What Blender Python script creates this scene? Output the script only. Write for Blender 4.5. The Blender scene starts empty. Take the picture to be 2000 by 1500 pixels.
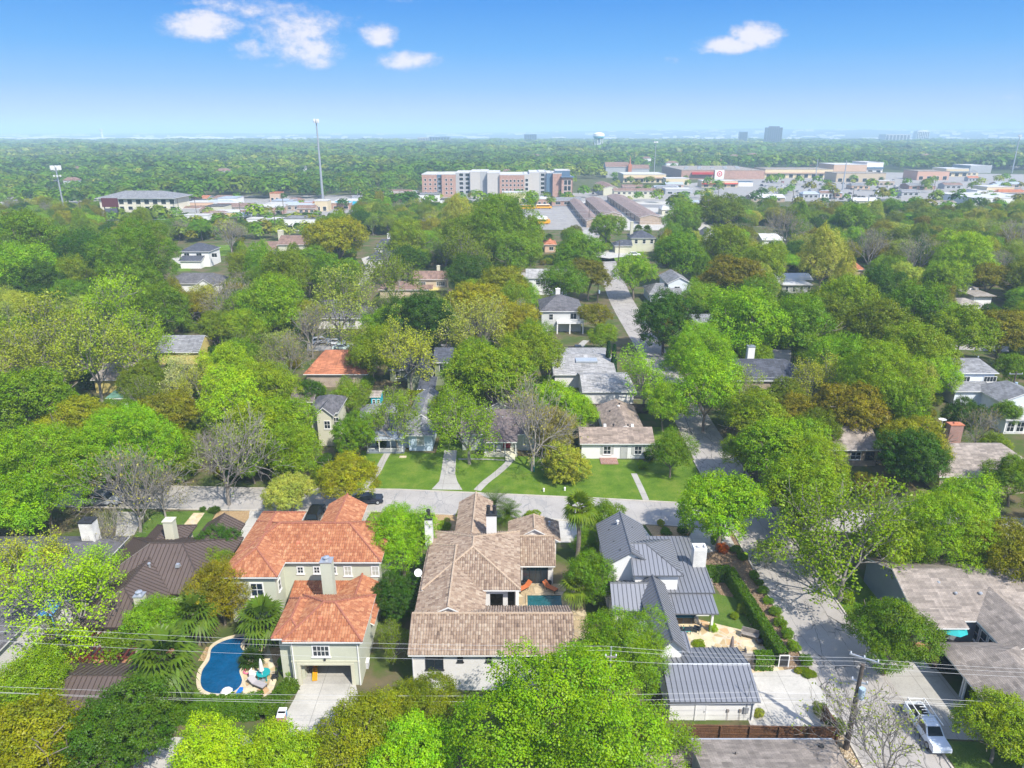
import bpy, math, random
import numpy as np
from mathutils import Vector, Matrix
R = math.radians
SC = bpy.context.scene
COL = SC.collection

# ---------------------------------------------------------------- camera
CAM_H, PITCH, FPX = 50.0, R(19.5), 1389.0
cam_d = bpy.data.cameras.new('camera'); cam = bpy.data.objects.new('camera', cam_d); COL.objects.link(cam)
cam.location = (0, 0, CAM_H); cam.rotation_euler = (R(90) - PITCH, 0, 0)
cam_d.sensor_width = 36; cam_d.lens = 36 * FPX / 2000; cam_d.clip_start = 0.5; cam_d.clip_end = 200000
SC.camera = cam
# ---------------------------------------------------------------- light
SUN_EL = R(49); SUN_H = Vector((0.62, -0.78, 0)).normalized()
SUN_DIR = Vector((SUN_H.x * math.cos(SUN_EL), SUN_H.y * math.cos(SUN_EL), math.sin(SUN_EL)))
sun_d = bpy.data.lights.new('sun', 'SUN'); sun = bpy.data.objects.new('sun', sun_d); COL.objects.link(sun)
sun_d.energy = 3.25; sun_d.angle = R(0.6); sun_d.color = (1.0, 0.955, 0.87)
sun.location = (0, 0, 120); sun.rotation_euler = SUN_DIR.to_track_quat('Z', 'Y').to_euler()
SC.view_settings.view_transform = 'Standard'; SC.view_settings.look = 'None'
SC.view_settings.exposure = 1.1; SC.view_settings.gamma = 1
SC.render.engine = 'CYCLES'
cy = SC.cycles
cy.max_bounces = 6; cy.diffuse_bounces = 3; cy.glossy_bounces = 2; cy.transmission_bounces = 3
cy.transparent_max_bounces = 4; cy.volume_bounces = 1
cy.use_denoising = True; cy.caustics_reflective = False; cy.caustics_refractive = False
cy.use_adaptive_sampling = True; cy.adaptive_threshold = 0.02
try: cy.denoiser = 'OPENIMAGEDENOISE'; cy.denoising_prefilter = 'ACCURATE'
except Exception: pass

class NT:
    """tiny node-graph helper"""
    def __init__(s, tree): s.t = tree; s.n = tree.nodes; s.l = tree.links
    def add(s, typ, **kw):
        n = s.n.new(typ)
        for k, v in kw.items(): setattr(n, k, v)
        return n
    def put(s, sock, v):
        if v is None: return
        if hasattr(v, 'is_output'): s.l.new(v, sock)
        else:
            if hasattr(sock.default_value, '__len__') and not hasattr(v, '__len__'): v = [v] * len(sock.default_value)
            if hasattr(v, '__len__') and hasattr(sock.default_value, '__len__') and len(sock.default_value) == 4 and len(v) == 3: v = (*v, 1)
            sock.default_value = v
    def m(s, op, a, b=None, c=None, clamp=False):
        n = s.add('ShaderNodeMath', operation=op, use_clamp=clamp)
        for i, v in enumerate((a, b, c)): s.put(n.inputs[i], v)
        return n.outputs[0]
    def vm(s, op, a, b=None):
        n = s.add('ShaderNodeVectorMath', operation=op); s.put(n.inputs[0], a); s.put(n.inputs[1], b)
        return n.outputs[1] if op in ('LENGTH', 'DOT_PRODUCT') else n.outputs[0]
    def sep(s, v): n = s.add('ShaderNodeSeparateXYZ'); s.put(n.inputs[0], v); return n.outputs
    def comb(s, x, y, z):
        n = s.add('ShaderNodeCombineXYZ')
        for i, v in enumerate((x, y, z)): s.put(n.inputs[i], v)
        return n.outputs[0]
    def mix(s, f, a, b, mode='MIX'):
        n = s.add('ShaderNodeMix', data_type='RGBA', blend_type=mode)
        s.put(n.inputs[0], f); s.put(n.inputs[6], a); s.put(n.inputs[7], b); return n.outputs[2]
    def noise(s, vec, scale, detail=3, rough=.55, out=0, dist=0):
        n = s.add('ShaderNodeTexNoise'); s.put(n.inputs['Vector'], vec)
        n.inputs['Scale'].default_value = scale; n.inputs['Detail'].default_value = detail
        n.inputs['Roughness'].default_value = rough; n.inputs['Distortion'].default_value = dist
        return n.outputs[out]
    def ramp(s, f, stops, interp='LINEAR'):
        n = s.add('ShaderNodeValToRGB'); n.color_ramp.interpolation = interp; e = n.color_ramp.elements
        while len(e) < len(stops): e.new(.5)
        for i, (p, c) in enumerate(stops):
            e[i].position = p; e[i].color = (*c, 1) if len(c) == 3 else c
        s.put(n.inputs[0], f); return n.outputs[0]
    def mapr(s, v, a, b, c=0., d=1., smooth=False):
        n = s.add('ShaderNodeMapRange'); n.interpolation_type = 'SMOOTHSTEP' if smooth else 'LINEAR'
        for i, q in enumerate((v, a, b, c, d)): s.put(n.inputs[i], q)
        return n.outputs[0]

# ---------------------------------------------------------------- sky
world = bpy.data.worlds.new('World'); SC.world = world; world.use_nodes = True
w = NT(world.node_tree); w.n.clear()
tc = w.add('ShaderNodeTexCoord'); dx, dy, dz = w.sep(tc.outputs['Generated'])
# clear-day zenith colour reaches low down, as over the photographed plain
vs = w.vm('NORMALIZE', w.comb(dx, dy, w.m('ADD', w.m('MULTIPLY', w.m('MAXIMUM', dz, 0.0), 3.0), 0.02)))
sky = w.add('ShaderNodeTexSky', sky_type='NISHITA'); sky.sun_disc = False
sky.sun_elevation = SUN_EL; sky.sun_rotation = math.atan2(SUN_H.x, SUN_H.y); sky.altitude = 250
sky.air_density = 1.0; sky.dust_density = 0.6; sky.ozone_density = 2.5
w.put(sky.inputs[0], vs)
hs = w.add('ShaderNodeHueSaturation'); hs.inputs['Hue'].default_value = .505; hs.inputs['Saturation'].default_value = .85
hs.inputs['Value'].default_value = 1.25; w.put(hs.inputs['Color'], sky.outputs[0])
low = w.ramp(w.m('MAXIMUM', dz, 0.), [(.0, (1.62, 1.88, 2.52)), (.008, (1.64, 1.90, 2.54)), (.024, (1.46, 1.90, 2.62)), (.055, (.80, 1.62, 2.82)), (.097, (.36, 1.33, 2.9)), (.15, (.17, 1.0, 2.72)), (.30, (.2, .85, 2.4))])
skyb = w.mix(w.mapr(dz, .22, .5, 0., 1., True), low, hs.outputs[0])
# clouds: puffs of noise in tangent directions east (a) and up (e)
yy = w.m('MAXIMUM', dy, 0.02); ca = w.m('DIVIDE', dx, yy); ce = w.m('DIVIDE', dz, yy)
cv = w.comb(ca, w.m('MULTIPLY', ce, 1.6), 0.)
n1 = w.noise(cv, 17., 8, .62); n2 = w.noise(w.vm('ADD', cv, (3.1, 1.7, 0)), 60., 6, .65)
nn = w.m('ADD', w.m('MULTIPLY', n1, .62), w.m('MULTIPLY', n2, .38))
# (column, row, half width, half height, strength) of each puff, in photograph pixels turned into directions
PUFFS = [(395, 50, 92, 30, 1.15), (330, 38, 40, 14, .8), (500, 18, 130, 22, .75), (560, 60, 100, 48, .85), (500, 95, 60, 26, .8), (600, 100, 90, 34, .95), (550, 125, 50, 10, .6), (650, 40, 60, 22, .6), (740, 68, 44, 26, 1.05), (800, 118, 70, 20, 1.05), (745, 124, 40, 8, .5), (690, 30, 40, 14, .4), (400, 5, 90, 10, .5),
         (1478, 70, 56, 30, 1.3), (1425, 88, 70, 18, 1.1), (1385, 98, 50, 10, .8), (1318, 117, 26, 8, .55), (1985, 190, 60, 10, .5), (1750, 214, 90, 9, .35), (910, 186, 60, 9, .35), (1985, 130, 24, 9, .5), (770, 2, 60, 6, .5)]
def _dir(px, py): b_ = (750 - py) / FPX; dyy = math.cos(PITCH) + b_ * math.sin(PITCH); return (px - 1000) / FPX / dyy, (-math.sin(PITCH) + b_ * math.cos(PITCH)) / dyy
PUFFS = [(*_dir(p[0], p[1]), p[2] / FPX * .9 * 1.25, p[3] / FPX * .85 * 1.35, p[4]) for p in PUFFS]
cov = None
for (a0, e0, ra, re, st) in PUFFS:
    q = w.m('SUBTRACT', 1.0, w.m('ADD', w.m('POWER', w.m('DIVIDE', w.m('SUBTRACT', ca, a0), ra), 2.), w.m('POWER', w.m('DIVIDE', w.m('SUBTRACT', ce, e0), re), 2.)))
    q = w.m('MULTIPLY', w.m('MAXIMUM', q, 0.), st)
    cov = q if cov is None else w.m('MAXIMUM', cov, q)
dens = w.mapr(w.m('ADD', w.m('MULTIPLY', cov, .9), w.m('MULTIPLY', w.m('SUBTRACT', nn, .5), 2.3)), .28, 1.0, 0., 1., True)
dens = w.m('MULTIPLY', dens, w.mapr(cov, 0., .12, 0., 1., True))
dens = w.m('MULTIPLY', dens, w.m('GREATER_THAN', dy, .05))
ccol = w.ramp(dens, [(0., (2.25, 2.2, 2.8)), (.55, (2.6, 2.5, 2.85)), (1., (3.0, 2.85, 3.05))])
skyc = w.mix(w.m('MULTIPLY', dens, .95), skyb, ccol)
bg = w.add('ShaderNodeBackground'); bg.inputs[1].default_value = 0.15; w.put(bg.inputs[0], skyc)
wo = w.add('ShaderNodeOutputWorld'); w.l.new(bg.outputs[0], wo.inputs[0])
# ---------------------------------------------------------------- helpers
def G(px, py, z=0.0):
    """a point of the photograph put on the horizontal plane at height z"""
    a = (px - 1000) / FPX; b = -(py - 750) / FPX
    d = Vector((a, math.cos(PITCH) + b * math.sin(PITCH), -math.sin(PITCH) + b * math.cos(PITCH)))
    t = (z - CAM_H) / d.z
    return Vector((d.x * t, d.y * t, z))
def PX(x, y, z):
    c, s = math.cos(PITCH), math.sin(PITCH); zz = z - CAM_H
    dep = y * c - zz * s; up = y * s + zz * c
    return 1000 + FPX * x / dep, 750 - FPX * up / dep, FPX / dep
ORG = {}
def tag(o, label=None, cat=None, group=None, kind=None):
    if label: o['label'] = label
    if cat: o['category'] = cat
    if group: o['group'] = group
    if kind: o['kind'] = kind
    return o
LAND = []
def thing(name, label, cat, loc=(0, 0, 0), rotz=0, group=None, land=None):
    o = bpy.data.objects.new(name, None); COL.objects.link(o)
    o.location = loc; o.rotation_euler = (0, 0, rotz); o.empty_display_size = .3
    ORG[o.name] = Vector(loc); tag(o, label, cat, group)
    if land: LAND.append((land, *PX(loc[0], loc[1], 2.0)[:2], Vector(loc)))
    return o
class MB:
    def __init__(s): s.v = []; s.f = []; s.uv = []; s.mi = []
    def face(s, pts, uv=None, mi=0):
        b = len(s.v); s.v.extend([tuple(p) for p in pts]); s.f.append(tuple(range(b, b + len(pts))))
        s.uv.extend(uv if uv else [(p[0] + p[1] * .37, p[2] + p[1] * .61) for p in pts]); s.mi.append(mi)
    def box(s, x0, x1, y0, y1, z0, z1, mi=0, top=1.0, M=None, bottom=True):
        cx, cy_ = (x0 + x1) / 2, (y0 + y1) / 2
        t = lambda x, y: (cx + (x - cx) * top, cy_ + (y - cy_) * top)
        P = [(x0, y0, z0), (x1, y0, z0), (x1, y1, z0), (x0, y1, z0), (*t(x0, y0), z1), (*t(x1, y0), z1), (*t(x1, y1), z1), (*t(x0, y1), z1)]
        if M: P = [tuple(M @ Vector(p)) for p in P]
        fs = [(0, 1, 5, 4), (1, 2, 6, 5), (2, 3, 7, 6), (3, 0, 4, 7), (4, 5, 6, 7)] + ([(3, 2, 1, 0)] if bottom else [])
        W, D, Hh = x1 - x0, y1 - y0, z1 - z0
        for k, f in enumerate(fs):
            a, b = ((W, Hh), (D, Hh), (W, Hh), (D, Hh), (W, D), (W, D))[k]
            s.face([P[i] for i in f], [(0, 0), (a, 0), (a, b), (0, b)], mi)
    def tube(s, pts, rad, n=6, mi=0, cap=True):
        pts = [Vector(p) for p in pts]; rad = rad if hasattr(rad, '__len__') else [rad] * len(pts); rings = []
        for i, p in enumerate(pts):
            d = (pts[min(i + 1, len(pts) - 1)] - pts[max(i - 1, 0)]).normalized()
            a = d.cross(Vector((0, 0, 1)) if abs(d.z) < .9 else Vector((1, 0, 0))).normalized(); b = d.cross(a)
            base = len(s.v)
            for k in range(n):
                th = 2 * math.pi * k / n; q = p + (a * math.cos(th) + b * math.sin(th)) * rad[i]; s.v.append(tuple(q))
            rings.append(base)
        for i in range(len(rings) - 1):
            for k in range(n):
                k2 = (k + 1) % n; s.f.append((rings[i] + k, rings[i] + k2, rings[i + 1] + k2, rings[i + 1] + k))
                s.uv.extend([(k / n, i), ((k + 1) / n, i), ((k + 1) / n, i + 1), (k / n, i + 1)]); s.mi.append(mi)
        if cap:
            s.f.append(tuple(rings[0] + k for k in range(n))); s.uv.extend([(0, 0)] * n); s.mi.append(mi)
            s.f.append(tuple(rings[-1] + k for k in reversed(range(n)))); s.uv.extend([(0, 0)] * n); s.mi.append(mi)
    def lathe(s, prof, x=0, y=0, z=0, n=16, mi=0):
        for i in range(len(prof) - 1):
            (r0, z0), (r1, z1) = prof[i], prof[i + 1]
            for k in range(n):
                a, b = 2 * math.pi * k / n, 2 * math.pi * (k + 1) / n
                P = [(x + r0 * math.cos(a), y + r0 * math.sin(a), z + z0), (x + r0 * math.cos(b), y + r0 * math.sin(b), z + z0),
                     (x + r1 * math.cos(b), y + r1 * math.sin(b), z + z1), (x + r1 * math.cos(a), y + r1 * math.sin(a), z + z1)]
                if r0 < 1e-5: P = P[1:]
                elif r1 < 1e-5: P = P[:3]
                s.face(P, [(0, 0)] * len(P), mi)
    def build(s, name, mat, parent=None, smooth=False, world=False, color=None):
        org = Vector((0, 0, 0))
        if parent is not None: org = ORG.get(parent.name, org)
        V = np.array(s.v, dtype=np.float32).reshape(-1, 3)
        if world: V = V - np.array(org, dtype=np.float32)
        me = bpy.data.meshes.new(name); me.from_pydata(V.tolist(), [], s.f)
        ul = me.uv_layers.new(name='UVMap')
        if len(s.uv) == len(me.loops): ul.data.foreach_set('uv', np.array(s.uv, dtype=np.float32).ravel())
        for m_ in (mat if isinstance(mat, (list, tuple)) else [mat]): me.materials.append(m_)
        if isinstance(mat, (list, tuple)): me.polygons.foreach_set('material_index', s.mi)
        if smooth: me.polygons.foreach_set('use_smooth', [True] * len(me.polygons))
        me.update(); o = bpy.data.objects.new(name, me); COL.objects.link(o)
        if parent is not None: o.parent = parent; ORG[o.name] = org
        if color: o.color = (*color, 1)
        return o
def copy_tree(o, parent=None):
    c = o.copy(); COL.objects.link(c); c.parent = parent
    for ch in [q for q in o.children]: copy_tree(ch, c)
    return c

# ---------------------------------------------------------------- materials
MATS = {}
def newmat(name):
    m = bpy.data.materials.new(name); m.use_nodes = True; t = NT(m.node_tree); t.n.clear()
    p = t.add('ShaderNodeBsdfPrincipled'); o = t.add('ShaderNodeOutputMaterial'); t.l.new(p.outputs[0], o.inputs[0])
    MATS[name] = m
    return m, t, p, o
def bump(t, p, h, dist=.03, strength=.6):
    b = t.add('ShaderNodeBump'); b.inputs['Distance'].default_value = dist; b.inputs['Strength'].default_value = strength
    t.put(b.inputs['Height'], h); t.l.new(b.outputs[0], p.inputs['Normal'])
def plain(name, c, rough=.7, var=.18, scale=.6, metal=0., spec=.4, fine=True, objcol=False):
    m, t, p, o = newmat(name); pos = t.add('ShaderNodeNewGeometry').outputs['Position']
    n = t.noise(pos, scale, 4, .6); f = t.mapr(n, .25, .75, 1 - var, 1 + var)
    if fine: f = t.m('MULTIPLY', f, t.mapr(t.noise(pos, 9., 2), .3, .7, 1 - var * .5, 1 + var * .5))
    base = t.add('ShaderNodeObjectInfo').outputs['Color'] if objcol else c
    t.put(p.inputs['Base Color'], t.mix(1., base, t.comb(f, f, f), 'MULTIPLY'))
    p.inputs['Roughness'].default_value = rough; p.inputs['Metallic'].default_value = metal
    p.inputs['Specular IOR Level'].default_value = spec
    return m
def shingle(name, c1, c2, stain=(.3, .3, .3)):
    m, t, p, o = newmat(name); uv = t.add('ShaderNodeTexCoord').outputs['UV']; pos = t.add('ShaderNodeNewGeometry').outputs['Position']
    b = t.add('ShaderNodeTexBrick'); t.put(b.inputs['Vector'], uv); b.offset = .5
    for k, v in (('Scale', 1.), ('Brick Width', .42), ('Row Height', .17), ('Mortar Size', .012), ('Bias', 0.)): b.inputs[k].default_value = v
    t.put(b.inputs['Color1'], c1); t.put(b.inputs['Color2'], c2); t.put(b.inputs['Mortar'], tuple(x * .55 for x in c1))
    u, v, _ = t.sep(uv)
    patch = t.add('ShaderNodeTexWhiteNoise', noise_dimensions='2D'); t.put(patch.inputs['Vector'], t.comb(t.m('FLOOR', t.m('DIVIDE', u, .84)), t.m('FLOOR', t.m('DIVIDE', v, .34)), 0.))
    f = t.m('MULTIPLY', t.mapr(t.noise(pos, .45, 5, .65), .3, .7, .78, 1.2), t.mapr(patch.outputs[0], 0., 1., .78, 1.25))
    streak = t.noise(t.vm('MULTIPLY', t.comb(u, v, 0.), (1.6, .12, 0)), 1.5, 3)
    f = t.m('MULTIPLY', f, t.mapr(streak, .35, .7, 1.08, .82))
    t.put(p.inputs['Base Color'], t.mix(1., b.outputs[0], t.comb(f, f, f), 'MULTIPLY')); p.inputs['Roughness'].default_value = .88
    p.inputs['Specular IOR Level'].default_value = .25
    bump(t, p, t.m('ADD', t.m('FRACT', t.m('DIVIDE', v, .17)), t.m('MULTIPLY', patch.outputs[0], .6)), .015, .5)
    return m
def claytile(name, stops, w_=.26, h_=.38):
    m, t, p, o = newmat(name); uv = t.add('ShaderNodeTexCoord').outputs['UV']; pos = t.add('ShaderNodeNewGeometry').outputs['Position']
    u, v, _ = t.sep(uv)
    cell = t.comb(t.m('FLOOR', t.m('DIVIDE', u, w_)), t.m('FLOOR', t.m('DIVIDE', v, h_)), 0.)
    wn = t.add('ShaderNodeTexWhiteNoise', noise_dimensions='2D'); t.put(wn.inputs['Vector'], cell)
    big = t.noise(pos, .55, 4, .65)
    f = t.m('ADD', t.m('MULTIPLY', wn.outputs[0], .75), t.m('MULTIPLY', t.mapr(big, .3, .7), .25))
    c = t.ramp(f, stops)
    g = t.mapr(t.noise(pos, 5., 3), .3, .7, .85, 1.12)
    t.put(p.inputs['Base Color'], t.mix(1., c, t.comb(g, g, g), 'MULTIPLY')); p.inputs['Roughness'].default_value = .75
    return m
def brickmat(name, c1, c2, mort, bw=.22, rh=.075):
    m, t, p, o = newmat(name); uv = t.add('ShaderNodeTexCoord').outputs['UV']; b = t.add('ShaderNodeTexBrick'); t.put(b.inputs['Vector'], uv)
    for k, v in (('Scale', 1.), ('Brick Width', bw), ('Row Height', rh), ('Mortar Size', .01), ('Bias', 0.)): b.inputs[k].default_value = v
    t.put(b.inputs['Color1'], c1); t.put(b.inputs['Color2'], c2); t.put(b.inputs['Mortar'], mort)
    pos = t.add('ShaderNodeNewGeometry').outputs['Position']; f = t.mapr(t.noise(pos, .8, 4), .3, .7, .82, 1.15)
    t.put(p.inputs['Base Color'], t.mix(1., b.outputs[0], t.comb(f, f, f), 'MULTIPLY')); p.inputs['Roughness'].default_value = .85
    return m
def concmat(name, c):
    m, t, p, o = newmat(name); pos = t.add('ShaderNodeNewGeometry').outputs['Position']; x, y, z = t.sep(pos)
    f = t.m('MULTIPLY', t.mapr(t.noise(pos, .45, 6, .65), .3, .7, .82, 1.12), t.mapr(t.noise(pos, 7., 3), .3, .7, .93, 1.07))
    j = t.m('MAXIMUM', t.m('LESS_THAN', t.m('FRACT', t.m('DIVIDE', x, 2.6)), .022), t.m('LESS_THAN', t.m('FRACT', t.m('DIVIDE', y, 3.1)), .018))
    st = t.mapr(t.noise(pos, .9, 3, .6), .60, .72, 0., .45)
    col = t.mix(st, t.mix(1., c, t.comb(f, f, f), 'MULTIPLY'), tuple(q * .55 for q in c)); t.put(p.inputs['Base Color'], t.mix(t.m('MULTIPLY', j, .65), col, tuple(q * .4 for q in c))); p.inputs['Roughness'].default_value = .88; return m
def glassmat(name, c=(.02, .028, .035)):
    m, t, p, o = newmat(name); t.put(p.inputs['Base Color'], c); p.inputs['Roughness'].default_value = .06; p.inputs['Specular IOR Level'].default_value = .6
    return m
def leafmat(name, mode):
    m, t, p, o = newmat(name); t.n.remove(p)
    if mode == 'OBJ': base = t.add('ShaderNodeObjectInfo').outputs['Color']
    elif mode == 'INST': base = t.add('ShaderNodeAttribute', attribute_name='tint', attribute_type='INSTANCER').outputs['Color']
    else: base = t.add('ShaderNodeAttribute', attribute_name='tint').outputs['Color']
    geo = t.add('ShaderNodeNewGeometry'); r = geo.outputs['Random Per Island']
    hsv = t.add('ShaderNodeHueSaturation'); t.put(hsv.inputs['Color'], base)
    spr_h = t.add('ShaderNodeAttribute', attribute_name='spray').outputs['Fac'] if mode != 'ATTR' else .5
    t.put(hsv.inputs['Hue'], t.m('ADD', t.mapr(r, 0., 1., .488, .512), t.mapr(t.m('FRACT', t.m('MULTIPLY', spr_h, 5.7)), 0., 1., -.014, .014))); spr = t.add('ShaderNodeAttribute', attribute_name='spray').outputs['Fac']
    if mode == 'ATTR': spr = .5
    t.put(hsv.inputs['Value'], t.m('MULTIPLY', t.mapr(t.m('FRACT', t.m('MULTIPLY', r, 7.31)), 0., 1., .84, 1.16), t.mapr(spr, 0., 1., .78, 1.22)))
    hsv.inputs['Saturation'].default_value = 1.16
    patch = t.noise(geo.outputs['Position'], .45, 2)
    c = t.mix(t.mapr(patch, .36, .66, 0., .6), hsv.outputs[0], t.mix(1., hsv.outputs[0], (.52, .66, .6), 'MULTIPLY'))
    d = t.add('ShaderNodeBsdfDiffuse'); t.put(d.inputs[0], c); tr = t.add('ShaderNodeBsdfTranslucent'); t.put(tr.inputs[0], t.mix(1., c, (1.25, 1.1, .5), 'MULTIPLY'))
    gl = t.add('ShaderNodeBsdfGlossy'); gl.inputs[0].default_value = (1, 1, 1, 1); gl.inputs[1].default_value = .45
    mx = t.add('ShaderNodeMixShader'); mx.inputs[0].default_value = .25; t.l.new(d.outputs[0], mx.inputs[1]); t.l.new(tr.outputs[0], mx.inputs[2])
    m2 = t.add('ShaderNodeMixShader'); m2.inputs[0].default_value = .015; t.l.new(mx.outputs[0], m2.inputs[1]); t.l.new(gl.outputs[0], m2.inputs[2])
    t.l.new(m2.outputs[0], o.inputs[0])
    return m
LEAF = leafmat('leaf', 'OBJ'); LEAF_WOOD = leafmat('leaf_wood', 'INST'); LEAF_FAR = leafmat('leaf_far', 'ATTR')
BARK = plain('bark', (.20, .165, .13), .9, .35, 3.); BARK_GREY = plain('bark_grey', (.25, .225, .195), .9, .25, 3.); BARK_DARK = plain('bark_dark', (.10, .08, .065), .9, .3, 3.)
GLASS = glassmat('window_glass'); BLINDS = plain('blinds', (.42, .42, .36), .5, .1); WHITE = plain('white_paint', (.74, .73, .70), .55, .06); CREAM = plain('cream_stucco', (.55, .53, .40), .8, .07)
SAGE = plain('sage_stucco', (.50, .51, .40), .8, .06); OFFWHITE = plain('offwhite_render', (.68, .655, .62), .8, .06); DARK = plain('dark_metal', (.03, .03, .032), .5, .1)
BLACK = plain('black_rubber', (.012, .012, .012), .6, .1); CONC = concmat('concrete', (.38, .36, .32)); PALECONC = concmat('pale_concrete', (.46, .435, .385))
WOOD = plain('fence_wood', (.20, .115, .06), .8, .35, 2.5); WOODGREY = plain('weathered_wood', (.24, .215, .19), .85, .25, 2.); STEEL = plain('galvanised_steel', (.45, .47, .49), .4, .1, 1., .5)
TERRA = plain('terracotta', (.46, .165, .085), .75, .2); BLUEGREY = plain('bluegrey_paint', (.20, .23, .26), .6, .08)
def tinted(name, c, rough=.6, var=.08): return MATS.get(name) or plain(name, c, rough, var)
R_RED = claytile('red_clay_tile', [(0., (.25, .085, .038)), (.35, (.34, .125, .055)), (.65, (.40, .165, .075)), (.88, (.46, .225, .11)), (1., (.50, .32, .18))])
R_TAN = claytile('tan_clay_tile', [(0., (.12, .082, .057)), (.2, (.225, .155, .108)), (.5, (.30, .215, .15)), (.8, (.36, .275, .20)), (1., (.43, .35, .26))])
R_GREYMETAL = plain('grey_metal_roof', (.215, .22, .24), .45, .05, .4, .25, .5, False); R_BROWNMETAL = plain('brown_metal_roof', (.12, .088, .072), .5, .12, .4, .15, .4)
R_WEATH = shingle('weathered_shingle', (.30, .255, .215), (.255, .215, .18)); R_TANSH = shingle('tan_shingle', (.30, .235, .185), (.25, .195, .155)); R_MAUVE = shingle('mauve_shingle', (.18, .145, .14), (.14, .112, .11))
R_GREYSH = shingle('grey_shingle', (.24, .24, .245), (.20, .20, .205)); R_SLATE = shingle('slate_shingle', (.085, .09, .11), (.065, .07, .085)); R_DKGREY = shingle('charcoal_shingle', (.14, .135, .14), (.11, .105, .11))
R_TERRA = shingle('terracotta_shingle', (.44, .17, .085), (.38, .14, .07)); R_BROWN = shingle('brown_shingle', (.25, .16, .125), (.21, .135, .105)); R_BEIGE = shingle('beige_shingle', (.33, .29, .245), (.29, .255, .215))
R_WHITE = plain('white_membrane', (.52, .51, .49), .6, .06); R_BLUEMETAL = plain('pale_metal_roof', (.42, .46, .50), .4, .08, .5, .2); R_GREEN = shingle('green_shingle', (.10, .20, .15), (.08, .17, .12))
R_PALEGREY = shingle('pale_grey_shingle', (.36, .35, .335), (.32, .31, .30))
BRICK = brickmat('red_brick', (.30, .12, .075), (.24, .09, .06), (.36, .33, .29)); TANBRICK = brickmat('tan_brick', (.40, .29, .20), (.34, .24, .17), (.42, .38, .33)); WHITEBRICK = brickmat('white_brick', (.72, .70, .65), (.66, .64, .59), (.5, .48, .44), .3, .12)
STONE = brickmat('cream_stone', (.60, .54, .40), (.52, .46, .34), (.42, .38, .30), .5, .22)
# ---------------------------------------------------------------- the ground, streets and paving
def groundmat():
    m, t, p, o = newmat('ground_soil'); pos = t.add('ShaderNodeNewGeometry').outputs['Position']
    x, y, z = t.sep(pos); far = t.mapr(y, 350., 1400., 0., 1., True)
    near = t.ramp(t.noise(pos, .16, 6, .62), [(.3, (.055, .075, .022)), (.45, (.075, .105, .024)), (.55, (.12, .105, .055)), (.7, (.17, .13, .075))])
    big = t.ramp(t.noise(pos, .0016, 6, .6), [(.35, (.035, .06, .02)), (.5, (.05, .075, .028)), (.62, (.09, .10, .05)), (.75, (.16, .15, .10))])
    t.put(p.inputs['Base Color'], t.mix(far, near, big)); p.inputs['Roughness'].default_value = .95; p.inputs['Specular IOR Level'].default_value = .1
    return m
def grassmat(name, c1, c2, c3):
    m, t, p, o = newmat(name); pos = t.add('ShaderNodeNewGeometry').outputs['Position']
    a = t.noise(pos, .35, 6, .68); b = t.noise(pos, 5., 3, .7)
    f = t.m('ADD', t.m('MULTIPLY', a, .65), t.m('MULTIPLY', b, .35))
    t.put(p.inputs['Base Color'], t.ramp(f, [(.34, c1), (.48, c2), (.60, c3), (.72, tuple(.5 * q + .5 * w_ for q, w_ in zip(c3, (.22, .17, .08))))])); p.inputs['Roughness'].default_value = .9; p.inputs['Specular IOR Level'].default_value = .15
    bump(t, p, t.noise(pos, 14., 3, .7), .12, .8); return m
def asphalt(name, c, crack=True, dark=.05):
    m, t, p, o = newmat(name); pos = t.add('ShaderNodeNewGeometry').outputs['Position']
    n = t.noise(pos, .25, 5, .62); f = t.mapr(n, .3, .7, .86, 1.12); f = t.m('MULTIPLY', f, t.mapr(t.noise(pos, 14., 2), .3, .7, .92, 1.08))
    col = t.mix(1., c, t.comb(f, f, f), 'MULTIPLY')
    # lighter worn wheel tracks and patches running along the road
    x, y, z = t.sep(pos)
    if crack:
        wv = t.noise(pos, .5, 3, .6, 1); wp = t.vm('ADD', pos, t.vm('MULTIPLY', t.vm('SUBTRACT', wv, (.5, .5, .5)), (.9, 1.3, 0)))
        v1 = t.add('ShaderNodeTexVoronoi', feature='DISTANCE_TO_EDGE'); t.put(v1.inputs['Vector'], t.vm('MULTIPLY', wp, (.85, .24, 0))); v1.inputs['Scale'].default_value = 1.
        v2 = t.add('ShaderNodeTexVoronoi', feature='DISTANCE_TO_EDGE'); t.put(v2.inputs['Vector'], t.vm('MULTIPLY', wp, (.42, .13, 0))); v2.inputs['Scale'].default_value = 1.
        msk = t.mapr(t.noise(pos, .11, 2), .42, .58, 0., 1., True)
        k1 = t.m('MULTIPLY', t.mapr(v1.outputs[0], .006, .020, 1., 0.), msk); k2 = t.mapr(v2.outputs[0], .004, .011, 1., 0.)
        k = t.m('MULTIPLY', t.m('MAXIMUM', k1, k2), t.mapr(t.noise(pos, .7, 2), .35, .55, .3, .95))
        col = t.mix(k, col, (dark, dark, dark))
    t.put(p.inputs['Base Color'], col); p.inputs['Roughness'].default_value = .9; p.inputs['Specular IOR Level'].default_value = .2
    return m
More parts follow.
